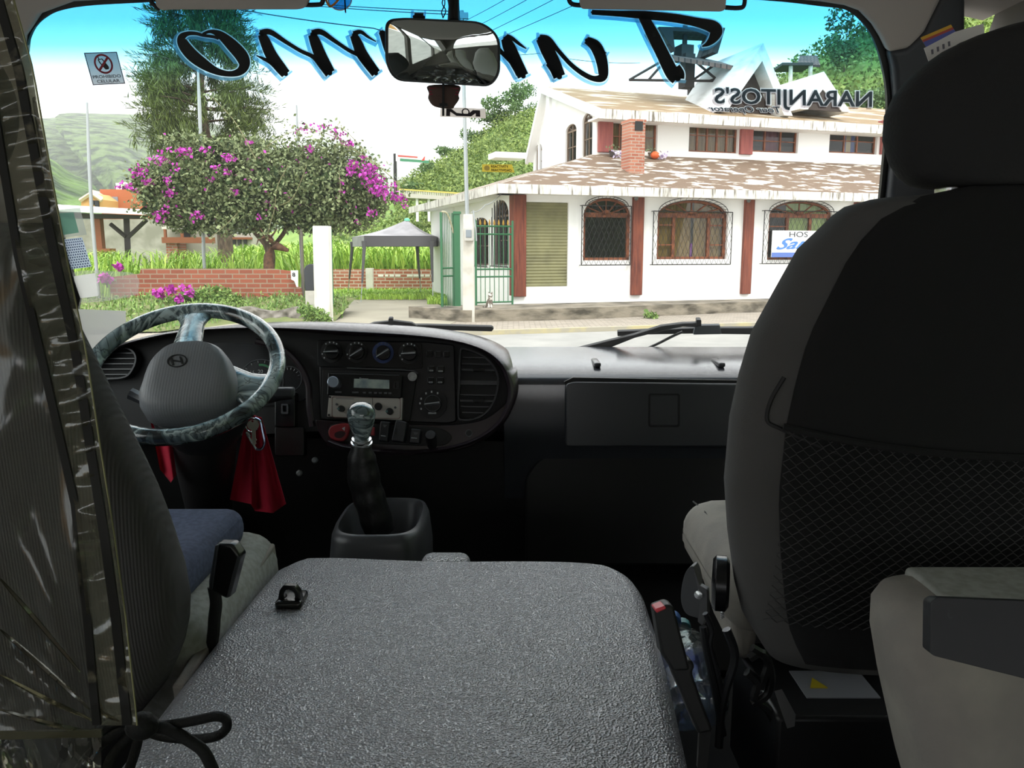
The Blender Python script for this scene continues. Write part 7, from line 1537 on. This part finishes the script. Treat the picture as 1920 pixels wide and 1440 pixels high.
obj('aerial_loop', MB().slab([quv(qd, .56+.09*math.cos(t*.4), .42+.38*math.sin(t*.4)) for t in range(16)], GL, .0037, .0005, [[quv(qd, .56+.06*math.cos(t*.4), .42+.26*math.sin(t*.4)) for t in range(16)]]), m_sblk, st)
qd = [(904, 308), (960, 308.5), (965, 323.5), (904, 322)]
st = sticker('warning_sticker', 'small yellow sticker with two lines of black words on the glass before the hill', 'sticker', qd, film('sticker_yellow', (.05, .05, .02), .02, .4, white=.95, dirt=(.55, .42, .06)))
obj('white_dot', MB().slab([quv(qd, .15+.09*math.cos(t*.4), .5+.36*math.sin(t*.4)) for t in range(16)], GL, .0035, .0005), film('sticker_pale', (.5, .5, .4), .02, .4, white=.8, dirt=(.9, .85, .6)), st)
tx = MB(); text_on(tx, GL, .0035, [quv(qd, u, v) for u, v in ((.29, .12), (.86, .12), (.86, .44), (.29, .44))], 'REACTIVITY', bold=.03); text_on(tx, GL, .0035, [quv(qd, u, v) for u, v in ((.29, .57), (.93, .57), (.93, .90), (.29, .90))], 'REACTIVIDAD', bold=.03); obj('wording', tx, m_sblk, st)
st = sticker('hologram_sticker', 'green and grey hologram sticker at the left edge of the windscreen', 'sticker', [(100, 394), (150, 390), (163, 440), (112, 447)], film('holo_grey', (.45, .52, .48), .08, .2, white=.25))
obj('green_field', flat(MB(), [(108, 400), (138, 398), (148, 436), (116, 441)], GL, .0035), film('holo_green', (.25, .50, .42), .1, .2, white=.5, dirt=(.25, .45, .38)), st)
m_holo = film('hologram_film', (.3, .3, .35), .05, .2, white=.9, dirt=(.42, .50, .60))
st = sticker('patterned_sticker', 'blue-grey checked hologram sticker just below the green one', 'sticker', [(118, 449), (154, 445), (172, 500), (126, 506)], m_holo)
hq = [(118, 449), (154, 445), (172, 500), (126, 506)]; hm = MB()
for i in range(9):
    for j in range(12):
        u, v = (i+.5+(j % 2)*.5)/9.6, (j+.5)/12; flat(hm, [quv(hq, u+du, v+dv) for du, dv in ((-.04, 0), (0, -.035), (.04, 0), (0, .035))], GL, .003)
obj('check_pattern', hm, film('hologram_dark', (.2, .2, .25), .05, .2, white=.8, dirt=(.12, .14, .24)), st)
st = sticker('clear_permit_holder', 'clear round-cornered permit holder with a pale paper at the lower left of the windscreen', 'document', [Vector(p) for p in smooth([(130, 512), (235, 510), (258, 520), (260, 540), (245, 556), (140, 566)], 4)], film('permit_clear', (.80, .79, .76), .03, .2, white=.22))
obj('paper', flat(MB(), [(138, 518), (178, 512), (184, 555), (146, 560)], GL, .0036), film('permit_paper', (.5, .5, .5), .02, .4, white=.9, dirt=(.9, .9, .9)), st)
# ================================================================== wipers outside
WP = Plane(GL.p-GL.n*.05, GL.n); m_wip = mat('wiper_black', '191a1c', .45)
w1 = thing('windscreen_wiper', 'black wiper lying along the dash edge left of the middle', 'wiper', WP.hit(740, 640))
obj('blade', MB().slab([(690, 610), (800, 610), (922, 613), (926, 617), (922, 622), (800, 619), (690, 616)], WP, 0, .012), m_wip, w1, bevel=.002)
obj('arm', MB().slab([(660, 622), (700, 606), (740, 602), (772, 606), (783, 612), (700, 613)], WP, .014, .01), m_wip, w1, bevel=.002); obj('hinge', MB().slab(rect(728, 597, 737, 608, 3), WP, .018, .012), m_wip, w1, bevel=.002)
w2 = thing('windscreen_wiper', 'black wiper crossing the glass above the glove box', 'wiper', WP.hit(1080, 680))
obj('blade', MB().slab([(1158, 622), (1300, 616), (1440, 615), (1440, 628), (1300, 626), (1200, 628), (1158, 631)], WP, 0, .012), m_wip, w2, bevel=.002)
obj('holder', MB().slab([(1304, 611), (1350, 610), (1353, 627), (1300, 628)], WP, .014, .012), mat('wiper_grey', '55595e', .5), w2, bevel=.002)
obj('arm', MB().slab([(1068, 658), (1140, 640), (1190, 628), (1240, 612), (1280, 607), (1310, 606), (1310, 614), (1280, 613), (1245, 620), (1190, 634), (1120, 662)], WP, .02, .012), m_wip, w2, bevel=.002)
obj('hinge', MB().slab(rect(1306, 600, 1315, 612, 2), WP, .024, .014), m_wip, w2); obj('washer_hose', MB().tube([WP.hit(p.x, p.y, .01) for p in smooth([(1190, 664), (1230, 646), (1262, 630), (1280, 622)], 4, False)], .004, 6), m_wip, w2)
# ================================================================== two rear seats seen in the mirror
m_cover = mat('white_seat_cover', 'd5d5d0', .9)
def rear_seat(x, y, label):
    t = thing('bus_seat', label, 'seat', V3(x, y, -1.2)); mb = MB()
    seat_loft(mb, [(H-.62+.54*k/14, (.235-.10*max(0, (k-8)/6)**1.6)*(1 if k < 14 else .6)) for k in range(15)], x, lambda z: y-(z-H)*.12, lambda z: .06, 36, .6); obj('backrest', mb, m_cover, t, 80)
    obj('cushion', MB().rbox(V3(x, y+.28, -.62), (.46, .48, .15), .05), m_grey, t, 70); obj('pedestal', MB().span((x-.18, y+.1, H-1.2), (x+.18, y+.45, H-.69)), m_black, t)
rear_seat(-.62, -1.15, 'rear seat in a white cover nearer the window, reflected in the mirror')
rear_seat(-.12, -1.15, 'rear seat in a white cover nearer the aisle, reflected in the mirror')
